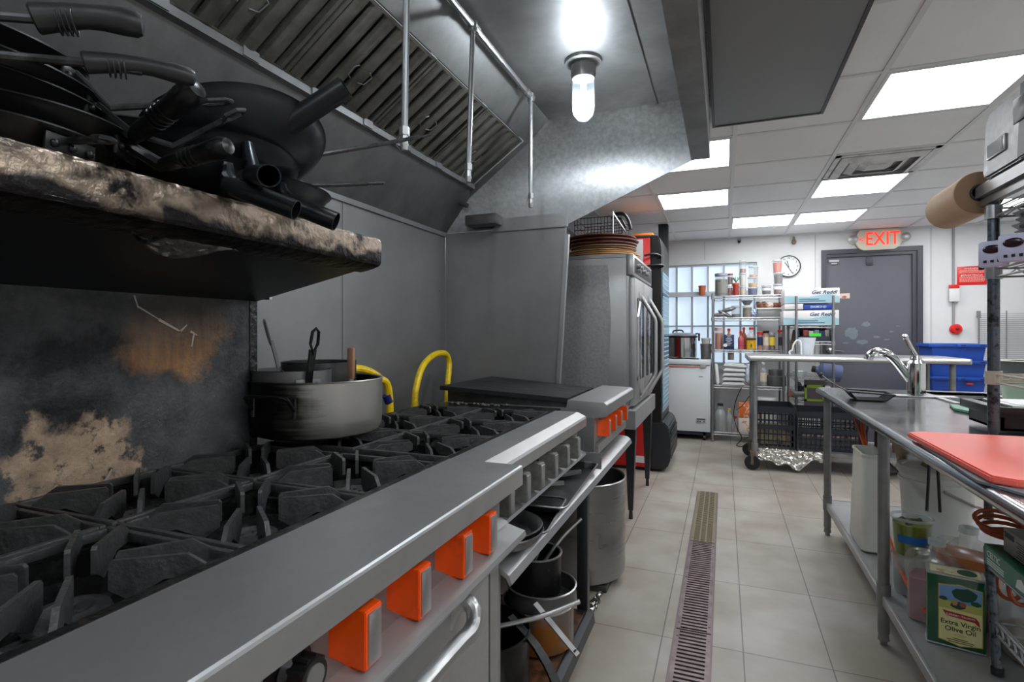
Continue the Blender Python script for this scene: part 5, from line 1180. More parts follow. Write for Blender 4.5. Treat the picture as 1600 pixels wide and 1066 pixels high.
for x0, x1, yt, cont, cap, lb, nm_ in ((1182.5, 1192, 519, org, redcap, navy, 'spice jar with red lid and navy label, right of the yellow bottle'), (1192, 1201, 517, P('pale pink spice', (.85, .68, .60)), blackc, P('cream paper', (.88, .82, .72)), 'spice jar with black lid and cream label'),
                                       (1201.5, 1211, 520, P('olive spice', (.42, .36, .2)), cloudp, P('yellow paper', (.92, .80, .25)), 'spice jar with yellow label and clear lid'), (1215, 1225.5, 516, P('dusky spice', (.48, .38, .36)), redcap, P('charcoal label', (.15, .16, .2)), 'spice jar with red lid and black label at the right end')):
    X0, X1 = bx(x0), bx(x1); top = at(x0, yt, Yf).z; h = top-Z3-.02
    jar(nm_, (X0+X1)/2, Yf-.03, Z3, (X1-X0)/2, h, cont, .95, lid=cap, name='spice_jar', cat='jar', group=sp_, lab=(.05, .145), lab_c=lb, lidh=.02)
# fourth shelf
for k in range(6):
    t = thing('foam_box', 'white foam box %s in the pile' % ['standing on edge at the left', 'lowest', 'second from the bottom', 'in the middle of the flat ones', 'second from the top', 'topmost'][k], 'box', group='white foam boxes'); m = MB()
    m.prism([(-.12, 0), (-.10, .028), (.10, .028), (.12, 0), (.115, -.004), (-.115, -.004)], 'y', -.11, .11, .004); part('tray', m, white, t)
    m = MB(); m.prism([(-.12, .0), (-.12, .004), (.12, .004), (.12, 0)], 'y', -.113, .113); part('lid', m, C_('foam lid', (.80, .81, .80)), t)
    t.location = (bx(1119), Yf, Z4+.122) if k == 0 else (bx(1145)+.004*k, Yf, Z4+.008+.052*(k-1)); t.rotation_euler = (0, R(84) if k == 0 else R((0, 0, 1.2, -1, 2, 3)[k]), 0)
jar('small brown cup standing above the foam boxes', bx(1142), Yf-.02, Z4+.285, .035, .09, brown, .95, lid=cloudp)
p = at(1171, 585, Yf); t = thing('shopping_bag', 'blue and white plastic bag on the fourth shelf beside the foam boxes', 'bag', (p.x, p.y, Z4)); m = lump(p.x+.01, p.y, Z4+.135, .06, .07, .14, 14); part('bag', m, C_('blue white bag', (.86, .89, .93), .3, var=(9, (.12, .22, .45), .52, .58)), t)
jar('clear bottle with cream label and dark base on the fourth shelf', bx(1192.5), Yf-.03, Z4, .038, .25, P('clear syrup', (.66, .68, .68)), .85, lid=white, name='bottle', cat='bottle', neck=.015, lab=(.05, .15), lab_c=P('cream paper', 0), group='bottles on the fourth shelf')
q = bx(1213); pot('steel_pot', 'wide steel pot on the right of the fourth shelf', q, Yf, Z4, .10, .115, alum_d); t = pot('steel_pot', 'small lidded pot standing in the wide steel pot', q-.01, Yf, Z4+.10, .07, .085, alum_d)
# bottom shelf
for a in (('beige jug with a black cap, left on the lowest wire shelf', 1117, 1134, 630, P('brown vinegar', (.50, .42, .42)), blackc), ('yellow-topped bottle on the lowest wire shelf', 1135, 1144, 638, P('brown sauce', (.42, .26, .2)), P('yellow cap', (.85, .75, .3))), ('red-brown jar on the lowest wire shelf', 1145, 1153, 650, P('orange red', (.75, .35, .25)), redcap)):
    X0, X1 = bx(a[1]), bx(a[2]); top = at(a[1], a[3], Yf).z
    jar(a[0], (X0+X1)/2, Yf-.02, Z5, (X1-X0)/2, top-Z5-.02, a[4], .6, lid=a[5], name='jug' if 'jug' in a[0] else 'bottle', cat='jug' if 'jug' in a[0] else 'bottle', neck=(X1-X0)*.25, body=cloudp, group='bottles on the lowest wire shelf', lidh=.02)
t = thing('carton', 'orange and white carton on the lowest wire shelf behind the table leg', 'carton', (bx(1165), Yf, Z5)); m = MB(); m.box(bx(1154), bx(1176), Yf-.08, Yf+.1, Z5, Z5+.17, .003); part('lower_half', m, C_('white card', (.88, .84, .80), var=(16, (.85, .55, .42), .56, .62)), t)
m = MB(); m.box(bx(1154), bx(1176), Yf-.08, Yf+.1, Z5+.17, Z5+.34, .003); part('upper_half', m, C_('orange card', (.88, .45, .18), var=(18, (.93, .85, .78), .52, .58)), t)
t = thing('plastic_bucket', 'small white lidded bucket on the lowest wire shelf above the crates', 'bucket', (bx(1198), Yf, Z5)); m = MB(); m.lathe([(0, 0), (.08, 0), (.092, .30), (.096, .30), (.096, .31), (.092, .33), (.092, .335), (0, .335)], (bx(1198), Yf, Z5+.03), n=32); part('body', m, whiteg, t)
m = MB(); m.lathe([(0, .335), (.1, .335), (.1, .36), (.094, .375), (0, .375)], (bx(1198), Yf, Z5+.03), n=32); part('lid', m, white, t); 
m = MB(); m.box(bx(1188), bx(1208), Yf-.06, Yf+.08, Z5, Z5+.03, .002); solo('tray_block', m, P('dark block', (.2, .2, .2)), 'dark slab under the small white bucket', 'tray', (bx(1198), Yf, Z5))
m = MB(); m.tube(smooth([(bx(1158), 6.58, .63), (bx(1150), 6.56, .5), (bx(1146), 6.55, .34), (bx(1150), 6.54, .2), (bx(1158), 6.5, .08), (bx(1150), 6.42, .012), (bx(1160), 6.38, .012)], 5), .005, 6)
m.tube(smooth([(bx(1176), 6.58, .6), (bx(1160), 6.57, .44), (bx(1150), 6.56, .38)], 5), .005, 6); m.cyl((bx(1160), 6.38, .012), (bx(1163), 6.36, .014), .012); solo('power_cord', m, blackp, 'black power cord hanging from the wire shelving to the floor', 'cord', (bx(1150), 6.5, 0))

# ================================================= FREEZER and what stands on it
t = thing('chest_freezer', 'white chest freezer with a thin orange line beside the wire shelving', 'freezer', (-.45, 6.9, 0))
m = MB(); m.box(-.80, -.145, 6.62, 7.08, .10, .87, .008); part('cabinet', m, C_('freezer white', (.80, .82, .83), .35), t)
m = MB(); m.box(-.805, -.14, 6.60, 7.09, .875, .935, .01); part('lid', m, MATS['freezer white'], t)
m = MB(); m.box(-.80, -.27, 6.612, 6.62, .845, .857); part('orange_trim', m, C_('orange trim', (.80, .38, .26)), t)
m = MB(); m.box(-.26, -.19, 6.598, 6.62, .84, .885, .004); part('latch', m, wallg, t)
m = MB(); m.box(-.30, -.19, 6.612, 6.62, .20, .26, .002); pn = part('control_plate', m, C_('pale grey', (.7, .71, .72)), t); m = MB(); m.box(-.29, -.20, 6.61, 6.612, .243, .255); 
for x in (-.28, -.255, -.215): m.cyl((x, 6.612, .222), (x, 6.607, .222), .007, n=10)
part('control_dial', m, dark, pn)
m = MB(); m.box(-.27, -.225, 6.617, 6.62, .735, .742); part('nameplate', m, C_('grey print', (.4, .4, .42)), t)
for x in (-.74, -.21):
    for y in (6.66, 7.04):
        m = MB(); m.cyl((x-.012, y, .03), (x+.012, y, .03), .03, n=16); m.box(x-.015, x+.015, y-.02, y+.02, .05, .10); part('caster', m, blackp, t)
m = MB(); m.box(-.79, -.15, 6.64, 7.07, .06, .10); part('base', m, C_('navy base', (.1, .12, .2)), t)
p = at(1068, 560, 6.85)
t = thing('rice_cooker', 'large polished pot with black lid rim and handle on the freezer', 'cooker', (p.x, 6.85, .937)); m = MB(); cx_ = p.x-.02; m.lathe([(0, 0), (.165, 0), (.172, .01), (.172, .24), (0, .24)], (cx_, 6.85, .95), n=48); part('body', m, C_('polished steel', .72, .14, metal=1), t)
m = MB(); m.lathe([(0, -.013), (.16, -.013), (.16, 0), (0, 0)], (cx_, 6.85, .95), n=32); part('base_ring', m, blackp, t)
m = MB(); m.lathe([(0, .24), (.178, .24), (.178, .262), (.15, .285), (.10, .297), (0, .30)], (cx_, 6.85, .95), n=48); l = part('lid', m, steel_lite, t); m = MB(); m.lathe([(.17, .235), (.182, .24), (.182, .258), (.17, .262)], (cx_, 6.85, .95), n=48); m.tube(smooth([(cx_-.10, 6.83, 1.24), (cx_-.09, 6.83, 1.27), (cx_+.0, 6.83, 1.275), (cx_+.02, 6.83, 1.24)], 4), .009, 8); m.tube([(cx_+.16, 6.8, 1.235), (cx_+.2, 6.8, 1.235), (cx_+.20, 6.8, 1.15)], .012, 8); part('handle', m, blackp, l)
q = at(1103, 560, 6.8); t = thing('canister', 'grey metal canister with lid beside the polished pot', 'canister', (q.x, 6.8, .937)); m = MB(); m.lathe([(0, 0), (.058, 0), (.062, .16), (.066, .165), (.066, .175), (.06, .18), (0, .18)], (q.x, 6.8, .937), n=32); part('body', m, alum_d, t); m = MB(); m.lathe([(0, 0), (.045, 0), (.052, .05), (.055, .055), (.055, .065), (0, .067)], (q.x, 6.8, 1.118), n=28); part('cup', m, whiteg, t)
for k, (x0, x1) in enumerate(((1050, 1066), (1078, 1092))):
    a, b_ = at(x0, 561, 6.66), at(x1, 561, 6.66); m = MB(); m.box(a.x, b_.x, 6.65, 6.68, .937, .949, .003); solo('black_handle_bar', m, blackp, ('black bar handle on the freezer lid, left', 'black bar handle on the freezer lid, under the polished pot')[k], 'handle', a)
p = at(1097, 459, 7.1); m = MB(); m.lathe([(0, 0), (.036, 0), (.044, .11), (.041, .11), (.034, .006), (0, .006)], (p.x, 7.12, 1.713), n=28); t = thing('terracotta_cup', 'orange terracotta cup on the window ledge', 'cup', (p.x, 7.12, 1.713)); part('body', m, C_('terracotta', (.76, .42, .27), .6), t)
m = MB(); m.lathe([(.040, .108), (.047, .108), (.047, .118), (.040, .118), (.040, .108)], (p.x, 7.12, 1.713), n=28); part('rim', m, C_('terracotta rim', (.68, .36, .22), .6), t)
# ================================================= SECOND WIRE UNIT (narrow, behind the rolling table)
wire_unit('narrow wire shelving with stacked film boxes between the shelves and the door', .69, 1.02, 6.22, 6.95, (1.325, 1.155, .78, .56, .2), 1.62, name='wire_shelving')
YB = 6.28
def fbox(label, x0, x1, y0, y1, Yp=YB, dep=.5, **k):
    a, b_ = at(x0, y1, Yp), at(x1, y0, Yp); t = thing('film_box', label, 'box', ((a.x+b_.x)/2, Yp, a.z), k.get('group')); m = MB(); m.box(a.x, b_.x, Yp, Yp+dep, a.z, b_.z, .002); part('carton', m, k.get('m', C_('white carton', (.88, .86, .85))), t); return t, a, b_
pale = C_('pale blue print', (.62, .76, .80), .5)
for k, (x0, x1, y0, y1, l) in enumerate(((1226, 1312, 449.5, 474.5, 'upper of two long white and blue film boxes on the narrow shelving'), (1224, 1311, 484.5, 508, 'lower of two long white and blue film boxes on the narrow shelving'))):
    t, a, b_ = fbox(l, x0, x1, y0, y1, group='long film boxes'); h = b_.z-a.z; w = b_.x-a.x
    m = MB(); m.prism([(a.x+.003, a.z+.004), (b_.x-.003, a.z+.004), (b_.x-.003, a.z+h*.42), (b_.x-w*.2, a.z+h*.62), (b_.x-w*.55, a.z+h*.42), (b_.x-w*.75, a.z+h*.44), (a.x+.003, a.z+h*.52)], 'y', YB-.0015, YB); part('blue_wave', m, pale, t)
    text_part('lettering', 'Get Reddi', .050, (b_.x-.14-.012*k, YB-.002, b_.z-h*.28), FY, C_('teal print', (.10, .30, .42)), t, .0006, sx=1.1, shear=.35, fat=.02)
    m = MB()
    for q, (f, wf) in enumerate(((.27, .45), (.14, .6))): m.box(a.x+w*.27, a.x+w*(.27+wf*.8), YB-.003, YB-.0015, a.z+h*f-.004, a.z+h*f+.004)
    part('print_line', m, C_('teal print', 0), t)
t, a, b_ = fbox('flat white box between the two long film boxes', 1226, 1255, 475, 484, group=None)
t, a, b_ = fbox('flat bright blue box between the two long film boxes', 1256, 1302, 475.5, 484, m=C_('bright blue card', (.10, .25, .62)))
text_part('lettering', 'DIAMOND', .030, ((a.x+b_.x)/2+.0, YB-.002, (a.z+b_.z)/2), FY, white, t, .0006)
a, b_ = at(1247, 533, YB), at(1299, 509, YB); t = thing('storage_crate', 'dark crate with small packages and a green sticker under the film boxes', 'crate', (a.x, YB, a.z)); m = MB(); m.box(.715, b_.x, YB, YB+.4, 1.16, 1.17); m.box(.715, b_.x, YB, YB+.005, 1.17, 1.21); m.box(.715, .725, YB, YB+.4, 1.17, 1.28); m.box(b_.x-.01, b_.x, YB, YB+.4, 1.17, 1.28); m.box(.715, b_.x, YB+.3, YB+.31, 1.17, 1.30); part('crate', m, C_('navy crate', (.14, .16, .22)), t)
m = MB(); p = at(1274, 523.5, YB-.01); m.cbox(p, (.10, .004, .032)); part('green_sticker', m, C_('bright green', (.25, .85, .18)), t)
for k, c_ in enumerate(((.62, .25, .25), (.80, .80, .78), (.55, .6, .62), (.2, .24, .45), (.7, .66, .6))):
    p = at(1258+8.5*k, 516, YB+.1); m = MB(); m.box(p.x-.022, p.x+.022, YB+.06, YB+.2, 1.172, 1.275-.01*(k % 2), .004); solo('small_package', m, P('package %d' % k, c_), ['reddish', 'white', 'grey blue', 'dark blue', 'beige'][k]+' small package in the dark crate under the film boxes', 'package', (p.x, YB+.1, 1.172), 'packages in the dark crate')
t = thing('baking_sheet', 'upright brown and white sheets leaning left of the dark crate', 'sheet', at(1238, 540, 6.5)); m = MB(); p = at(1236, 540, 6.6); m.slab([(p.x-.02, 6.6, 1.06), (p.x+.03, 6.6, 1.06), (p.x+.055, 6.6, 1.28), (p.x+.02, 6.6, 1.28)], .01); part('sheet', m, C_('brown sheet', (.55, .45, .40)), t)
# things on lower levels of the narrow unit
jar('orange food tub left of the narrow shelving post, below the table top', at(1240, 600, 6.45).x, 6.45, .565, .05, .11, C_('orange red food', (.90, .38, .18), .5, var=(30, (.95, .6, .2), .5, .6)), .6, lid=None)
t = thing('water_jug', 'bluish clear jug lying on its side on the narrow shelving', 'jug', at(1285, 580, 6.4)); p = at(1272, 577, 6.4); q = at(1300, 582, 6.4); m = MB(); m.lathe([(0, 0), (.03, 0), (.035, .03), (.085, .07), (.09, .24), (.08, .25), (0, .25)], p, (q-p).normalized(), 28); part('body', m, C_('bluish clear', (.42, .46, .60), .2, alpha=.8), t); m = MB(); m.cyl(p-(q-p).normalized()*.02, p+(q-p).normalized()*.01, .034); part('cap', m, blackc, t)
a, b_ = at(1243, 600, 6.22), at(1305, 592, 6.22); m = MB(); m.box(.66, 1.06, 6.12, 6.6, .60, .645, .004); solo('sheet_pan_pair', m, C_('matte grey pan', 0), 'grey sheet pan on the narrow shelving below the table top', 'pan', (.86, 6.3, .60))
for k, c_ in enumerate(((.12, .14, .2), (.14, .22, .3), (.75, .35, .2), (.6, .2, .2), (.85, .82, .8))):
    m = lump(.72+.065*k, 6.3, .675, .035, .05, .03 if k else .06, 40+k); solo('wrapped_item', m, P('wrap %d' % k, c_), ['black', 'dark teal', 'orange', 'dark red', 'white'][k]+' small bundle on the grey sheet pan', 'bundle', (.72+.065*k, 6.3, .645), 'bundles on the grey sheet pan')
t = thing('small_basin', 'small white basin hanging just below the table edge', 'basin', at(1245, 570, 6.3)); p = at(1246, 570, 6.3); m = MB(); m.lathe([(0, 0), (.05, 0), (.075, .06), (.072, .06), (.048, .006), (0, .006)], (p.x+.03, 6.35, .785), n=24); part('basin', m, cloudp, t)

# ================================================= ROLLING TABLE
TZ = 1.035
rt = thing('rolling_table', 'stainless rolling work table on black casters in front of the shelving', 'table', (1.0, 5.7, 0))
m = MB(); m.box(.235, 1.80, 5.33, 6.06, TZ-.012, TZ, .002)
m.tube([(.22, 5.31, TZ-.022), (1.81, 5.31, TZ-.022)], .022, 14); m.box(.20, .235, 5.31, 6.06, TZ-.045, TZ, .006); m.box(1.80, 1.83, 5.31, 6.06, TZ-.045, TZ, .006); m.box(.235, 1.8, 6.04, 6.06, TZ-.045, TZ-.012)
part('top', m, steel_lite, rt)
for x in (.262, 1.73):
    for y in (5.40, 6.0):
        m = MB(); m.cyl((x, y, .20), (x, y, TZ-.03), .022, n=16); m.cyl((x, y, .17), (x, y, .24), .030, n=14); part('leg', m, steel_old, rt)
        m = MB(); m.cyl((x-.028, y-.04, .066), (x-.018, y-.01, .066), .064, n=32); m.cyl((x-.0285, y-.043, .066), (x-.028, y-.04, .066), .03, n=20); ca = part('caster', m, C_('black rubber', (.10, .11, .13), .5), rt)
        m = MB(); m.box(x-.04, x+.008, y-.04, y+.02, .125, .17, .004); m.box(x-.034, x-.012, y-.052, y-.046, .05, .14); m.box(x-.03, x-.008, y+.002, y+.008, .05, .14); m.cyl((x-.026, y-.056, .066), (x-.016, y+.01, .066), .012); part('fork', m, C_('rusty caster fork', (.42, .36, .30), .5, metal=.5), ca)
m = MB(); m.box(.27, 1.72, 5.40, 6.0, .165, .19); part('lower_shelf', m, steel_old, rt)
m = MB()
for q in (1.70,): m.cyl((q, 5.45, .2), (q, 5.45, 1.0), .018)
m.bm.free()
# foil draped over the lower shelf front
def fdrape(x0, x1, seed, drop_, label):
    def f(u, v):
        x = x0+(x1-x0)*u; q = mn.noise(Vector((u*7+seed, v*3, 2))); q2 = mn.noise(Vector((u*16+seed, v*9, 7)))
        if v < .35: return (x, 5.50-.115*v/.35, .196+.018*abs(q2))
        w = (v-.35)/.65; return (x, 5.385-.02*q2-.015*w, .20-w*(drop_*(.6+.5*mn.noise(Vector((u*4+seed, 0, 1)))+.3*math.sin(u*math.pi)))+.014*q2)
    m = MB(); m.grid(f, 60, 26); solo('foil_sheet', m, foil, label, 'foil', ((x0+x1)/2, 5.4, .19), ang=20)
fdrape(.29, .80, 3, .15, 'crumpled foil hanging over the lower shelf under the black crates'); fdrape(1.06, 1.24, 8, .10, 'small crumpled foil piece on the lower shelf near the prep table legs')
m = MB(); m.box(.5, 1.72, 5.36, 5.42, .02, .12, .01); m.bm.free()
# black crates
def crate(label, x0, x1, y0, y1, z0, h, mm, cols=9, rows=5, group='black produce crates', tap=.0):
    t = thing('produce_crate', label, 'crate', ((x0+x1)/2, (y0+y1)/2, z0), group)
    m = MB(); m.box(x0, x1, y0, y1, z0, z0+.012); th = .006
    def wall(p, q, along):
        for k in range(cols+1):
            f = k/cols; a = p[0]+(q[0]-p[0])*f; b_ = p[1]+(q[1]-p[1])*f; w = .005; 
            if along == 'x': m.box(a-w, a+w, b_-th/2, b_+th/2, z0, z0+h)
            else: m.box(a-th/2, a+th/2, b_-w, b_+w, z0, z0+h)
        for k in range(rows+1):
            z = z0+h*k/rows; w = .006
            if along == 'x': m.box(min(p[0], q[0]), max(p[0], q[0]), p[1]-th/2, p[1]+th/2, z-w, z+w)
            else: m.box(p[0]-th/2, p[0]+th/2, min(p[1], q[1]), max(p[1], q[1]), z-w, z+w)
    wall((x0, y0), (x1, y0), 'x'); wall((x0, y1), (x1, y1), 'x'); wall((x0, y0), (x0, y1), 'y'); wall((x1, y0), (x1, y1), 'y')
    part('lattice', m, mm, t)
    m = MB(); m.box(x0-.008, x1+.008, y0-.01, y0+.006, z0+h*.86, z0+h); m.box(x0-.008, x1+.008, y1-.006, y1+.01, z0+h*.86, z0+h); m.box(x0-.01, x0+.006, y0, y1, z0+h*.86, z0+h); m.box(x1-.006, x1+.01, y0, y1, z0+h*.86, z0+h)
    for sx in (x0, x1):
        for sy in (y0, y1): m.box(sx-.012, sx+.012, sy-.008, sy+.008, z0, z0+h)
    m.box(x0, x1, y0-.004, y0+.004, z0+h*.45, z0+h*.56); part('rim', m, mm, t)
    return t
bc = C_('black crate plastic', (.11, .13, .17), .4)
crate('left black produce crate on the lower shelf of the rolling table', .275, .60, 5.50, 5.95, .192, .37, bc, 9, 6)
crate('right black produce crate holding reddish packs on the lower shelf', .615, 1.15, 5.50, 5.95, .192, .34, bc, 14, 7)
for k in range(4):
    m = MB(); x = .66+.12*k; m.box(x, x+.09, 5.52, 5.56, .31, .36, .004); solo('vegetable_pack', m, C_('pink red pack', (.62, .30, .33), .4, var=(30, (.82, .70, .68), .5, .6)), ['leftmost', 'second', 'third', 'rightmost'][k]+' reddish pack seen through the right black crate', 'package', (x, 5.54, .31), 'packs in the right crate')
m = MB(); m.box(.63, 1.13, 5.52, 5.93, .206, .31); solo('grey_carton', m, C_('grey card', (.3, .3, .33)), 'grey carton filling the bottom of the right black crate', 'carton', (.9, 5.7, .2))
m = MB(); m.box(.29, .58, 5.55, 5.93, .206, .35, .01); solo('yellow_fruit_bag', m, C_('yellowish produce', (.66, .60, .44), .6, var=(18, (.4, .38, .35), .45, .6)), 'yellowish produce bag in the left black crate', 'bag', (.43, 5.7, .2))
t = thing('toy_crate', 'lime green framed box standing behind the right black crate', 'box', (.9, 6.05, .56)); a, b_ = at(1252, 652, 6.3), at(1277, 620, 6.3)
m = MB(); x0, x1, z0, z1 = a.x, b_.x+.03, .57, .73
m.box(x0, x1, 6.05, 6.055, z0, z0+.02); m.box(x0, x1, 6.05, 6.055, z1-.03, z1); m.box(x0, x0+.02, 6.05, 6.055, z0, z1); m.box(x1-.02, x1, 6.05, 6.055, z0, z1); part('green_frame', m, C_('lime', (.66, .82, .22)), t)
m = MB(); m.box(x0, x1, 6.056, 6.1, .45, z1+.05); part('panel', m, C_('mauve grey', (.45, .40, .42)), t)
# things on the rolling table
p = at(1261, 553, 5.75); t = thing('plastic_cup_stack', 'crinkled clear plastic bag cup standing on the rolling table', 'cup', (p.x, 5.75, TZ)); m = MB(); m.lathe([(.0, 0), (.05, 0), (.056, .06), (.075, .165), (.072, .165), (.052, .06), (0, .01)], (p.x, 5.75, TZ), n=18); part('cup', m, clear('milky film', (.92, .93, .95), .15, .2, .5), t)
p = at(1240, 553, 5.7); t = thing('white_tap_hose', 'white bent tube standing on the rolling table', 'hose', (p.x, 5.7, TZ)); m = MB(); m.tube(smooth([(p.x-.03, 5.7, TZ+.004), (p.x-.035, 5.7, TZ+.03), (p.x-.01, 5.7, TZ+.05), (p.x+.0, 5.7, TZ+.10), (p.x+.03, 5.7, TZ+.14), (p.x+.06, 5.7, TZ+.12), (p.x+.065, 5.7, TZ+.004)], 4), .008, 8); part('tube', m, white, t)

# ================================================= BLUE BINS
for k in range(7):
    z = .05+.155*k; t = thing('blue_bin', ['lowest', 'second', 'third', 'fourth', 'fifth visible from the top third', 'second from the top', 'topmost'][k]+' bin in the stack of blue plastic bins beside the door', 'bin', group='stacked blue bins')
    if k == 4: t['label'] = 'third bin from the top of the blue stack, with a small red mark'
    m = MB(); x0, x1, y0, y1 = 1.83, 2.27, 6.25, 6.65; hgt = .16
    A = [m._v(p) for p in ((x0+.03, y0+.02, 0), (x1-.03, y0+.02, 0), (x1-.03, y1-.02, 0), (x0+.03, y1-.02, 0))]; B = [m._v(p) for p in ((x0+.01, y0+.005, hgt), (x1-.01, y0+.005, hgt), (x1-.01, y1-.005, hgt), (x0+.01, y1-.005, hgt))]; m.skin(A, B); m.bm.faces.new(A[::-1])
    part('tub', m, blue, t)
    m = MB(); m.box(x0, x1, y0-.01, y0+.006, hgt-.03, hgt, .003); m.box(x0, x1, y1-.006, y1+.01, hgt-.03, hgt, .003); m.box(x0-.01, x0+.012, y0, y1, hgt-.03, hgt, .003); m.box(x1-.012, x1+.01, y0, y1, hgt-.03, hgt, .003)
    m.box(x0+.20, x1, y0-.03, y0-.008, hgt-.03, hgt-.002, .004); part('rim', m, blue, t)
    m = MB(); 
    for x in (x0+.245, x1-.05):
        m = MB(); m.cbox((x, y0-.031, hgt-.014), (.035, .002, .012)); part('rim_slot', m, C_('deep blue shade', (.03, .12, .34)), t)
    if k == 4: m = MB(); m.cbox((x0+.30, y0-.0, .10), (.05, .03, .014)); part('red_logo', m, redp, t)
    t.location = (0, 0, z)
t = thing('bin_dolly', 'low dark dolly under the stack of blue bins', 'dolly', (2.05, 6.45, 0)); m = MB(); m.box(1.84, 2.26, 6.26, 6.64, .02, .05, .004); part('deck', m, blackp, t)
m = MB()
for x in (1.88, 2.22):
    for y in (6.3, 6.6): m.cyl((x, y, 0), (x, y, .02), .02)
part('glide', m, dark, t)
# wire grid leaning on the back wall
t = thing('wire_shelf_panel', 'spare white wire shelf panel leaning against the back wall', 'wire panel', (2.7, 7.0, 0))
m = MB()
for k in range(70): z = .05+.0202*k; m.tube([(2.49, 7.08, z), (3.2, 7.08, z)], .0035, 4)
part('wires', m, C_('pale wire', (.62, .62, .62), .4), t)
m = MB()
for x in (2.49, 2.72, 2.95, 3.2): m.tube([(x-.0, 7.072, 0), (x+.0, 7.072, 1.475)], .006 if x > 2.5 else .009, 5)
m.box(2.475, 2.505, 7.065, 7.085, 1.40, 1.475); part('cross_bar', m, C_('grey wire bar', (.5, .5, .5), .4), t)
# ================================================= PREP TABLE (right)
PT = .893; TX0, TX1, TY0, TY1 = .555, 1.44, .75, 3.98
pt = thing('prep_table', 'long stainless prep table with rolled edge and undershelf along the right side', 'table', (.98, 2.4, 0))
m = MB()
# top with a sink opening
SX0, SX1, SY0, SY1 = 1.08, 1.38, 3.28, 3.86
m.box(TX0+.03, SX0, TY0, TY1-.03, PT-.012, PT); m.box(SX0, SX1, TY0, SY0, PT-.012, PT); m.box(SX0, SX1, SY1, TY1-.03, PT-.012, PT); m.box(SX1, TX1, TY0, TY1-.03, PT-.012, PT)
m.tube([(TX0+.012, TY0, PT-.020), (TX0+.012, TY1-.05, PT-.020), (TX0+.022, TY1-.028, PT-.020), (TX0+.045, TY1-.012, PT-.020), (TX1, TY1-.012, PT-.020)], .021, 16)
m.box(TX0+.010, TX0+.030, TY0, TY1-.04, PT-.006, PT); m.box(TX0+.04, TX1, TY1-.04, TY1-.012, PT-.006, PT)
part('top', m, C_('polished table steel', .62, .17, metal=.95, var=(3, .54, .35, .7), streak=(5, 5, 5, .05)), pt)
m = MB(); m.box(SX0, SX1, SY0, SY1, PT-.18, PT-.175)
for q in ((SX0-.003, SX0, SY0, SY1), (SX1, SX1+.003, SY0, SY1), (SX0, SX1, SY0-.003, SY0), (SX0, SX1, SY1, SY1+.003)): m.box(*q, PT-.18, PT+.002)
for q in ((SX0-.03, SX0, SY0-.03, SY1+.03), (SX1, SX1+.03, SY0-.03, SY1+.03), (SX0, SX1, SY0-.03, SY0), (SX0, SX1, SY1, SY1+.03)): m.box(*q, PT, PT+.007)
sk_ = part('sink_basin', m, steel_lite, pt)
for x, ys in ((.592, (3.80, 2.545, 1.2)), (1.38, (3.80, 2.545, 1.2))):
    for y in ys:
        m = MB(); m.cyl((x, y, .05), (x, y, PT-.03), .0205 if x < 1 else .019, n=18); m.cyl((x, y, .155), (x, y, .245), .0245, n=18); m.cyl((x, y, .02), (x, y, .05), .0205, .017, n=14); m.cyl((x, y, 0), (x, y, .022), .013, n=12); part('leg', m, steel_old if x < 1 else MATS['dark steel leg'], pt)
m = MB(); m.box(.60, 1.40, 1.15, 3.86, .188, .20); m.box(.583, .60, 1.15, 3.86, .165, .202, .002); m.box(.60, 1.40, 3.86, 3.875, .165, .202); part('undershelf', m, C_('undershelf steel', .66, .40, metal=.5, var=(4, .58, .35, .7)), pt)
# faucet
fx, fy = .955, 3.55
t = thing('faucet', 'chrome single lever faucet with bent spout on the prep table', 'faucet', (fx, fy, PT))
m = MB(); m.box(fx-.10, fx+.20, fy-.035, fy+.035, PT, PT+.010, .004); part('base_plate', m, steel_lite, t)
m = MB(); m.cyl((fx+.02, fy, PT+.01), (fx+.02, fy, PT+.185), .043, n=32); m.cyl((fx+.02, fy, PT+.185), (fx+.02, fy, PT+.20), .043, .032, n=32); part('body', m, chrome, t)
m = MB(); m.tube(smooth([(fx+.01, fy-.0, PT+.07), (fx-.03, fy-.0, PT+.13), (fx-.08, fy-.01, PT+.20), (fx-.12, fy-.01, PT+.235), (fx-.16, fy-.01, PT+.245), (fx-.195, fy-.01, PT+.225), (fx-.205, fy-.01, PT+.20)], 4), .023, 14); m.cyl((fx-.12, fy-.01, PT+.245), (fx-.11, fy-.01, PT+.225), .0245); part('spout', m, chrome, t)
m = MB(); m.cyl((fx+.02, fy, PT+.20), (fx+.02, fy, PT+.225), .030, .024, n=24); m.tube(smooth([(fx+.02, fy, PT+.22), (fx-.0, fy, PT+.26), (fx-.025, fy, PT+.315), (fx-.03, fy, PT+.33)], 4), .013, 12); m.sphere((fx-.03, fy, PT+.328), .017, 12); part('lever', m, chrome, t)
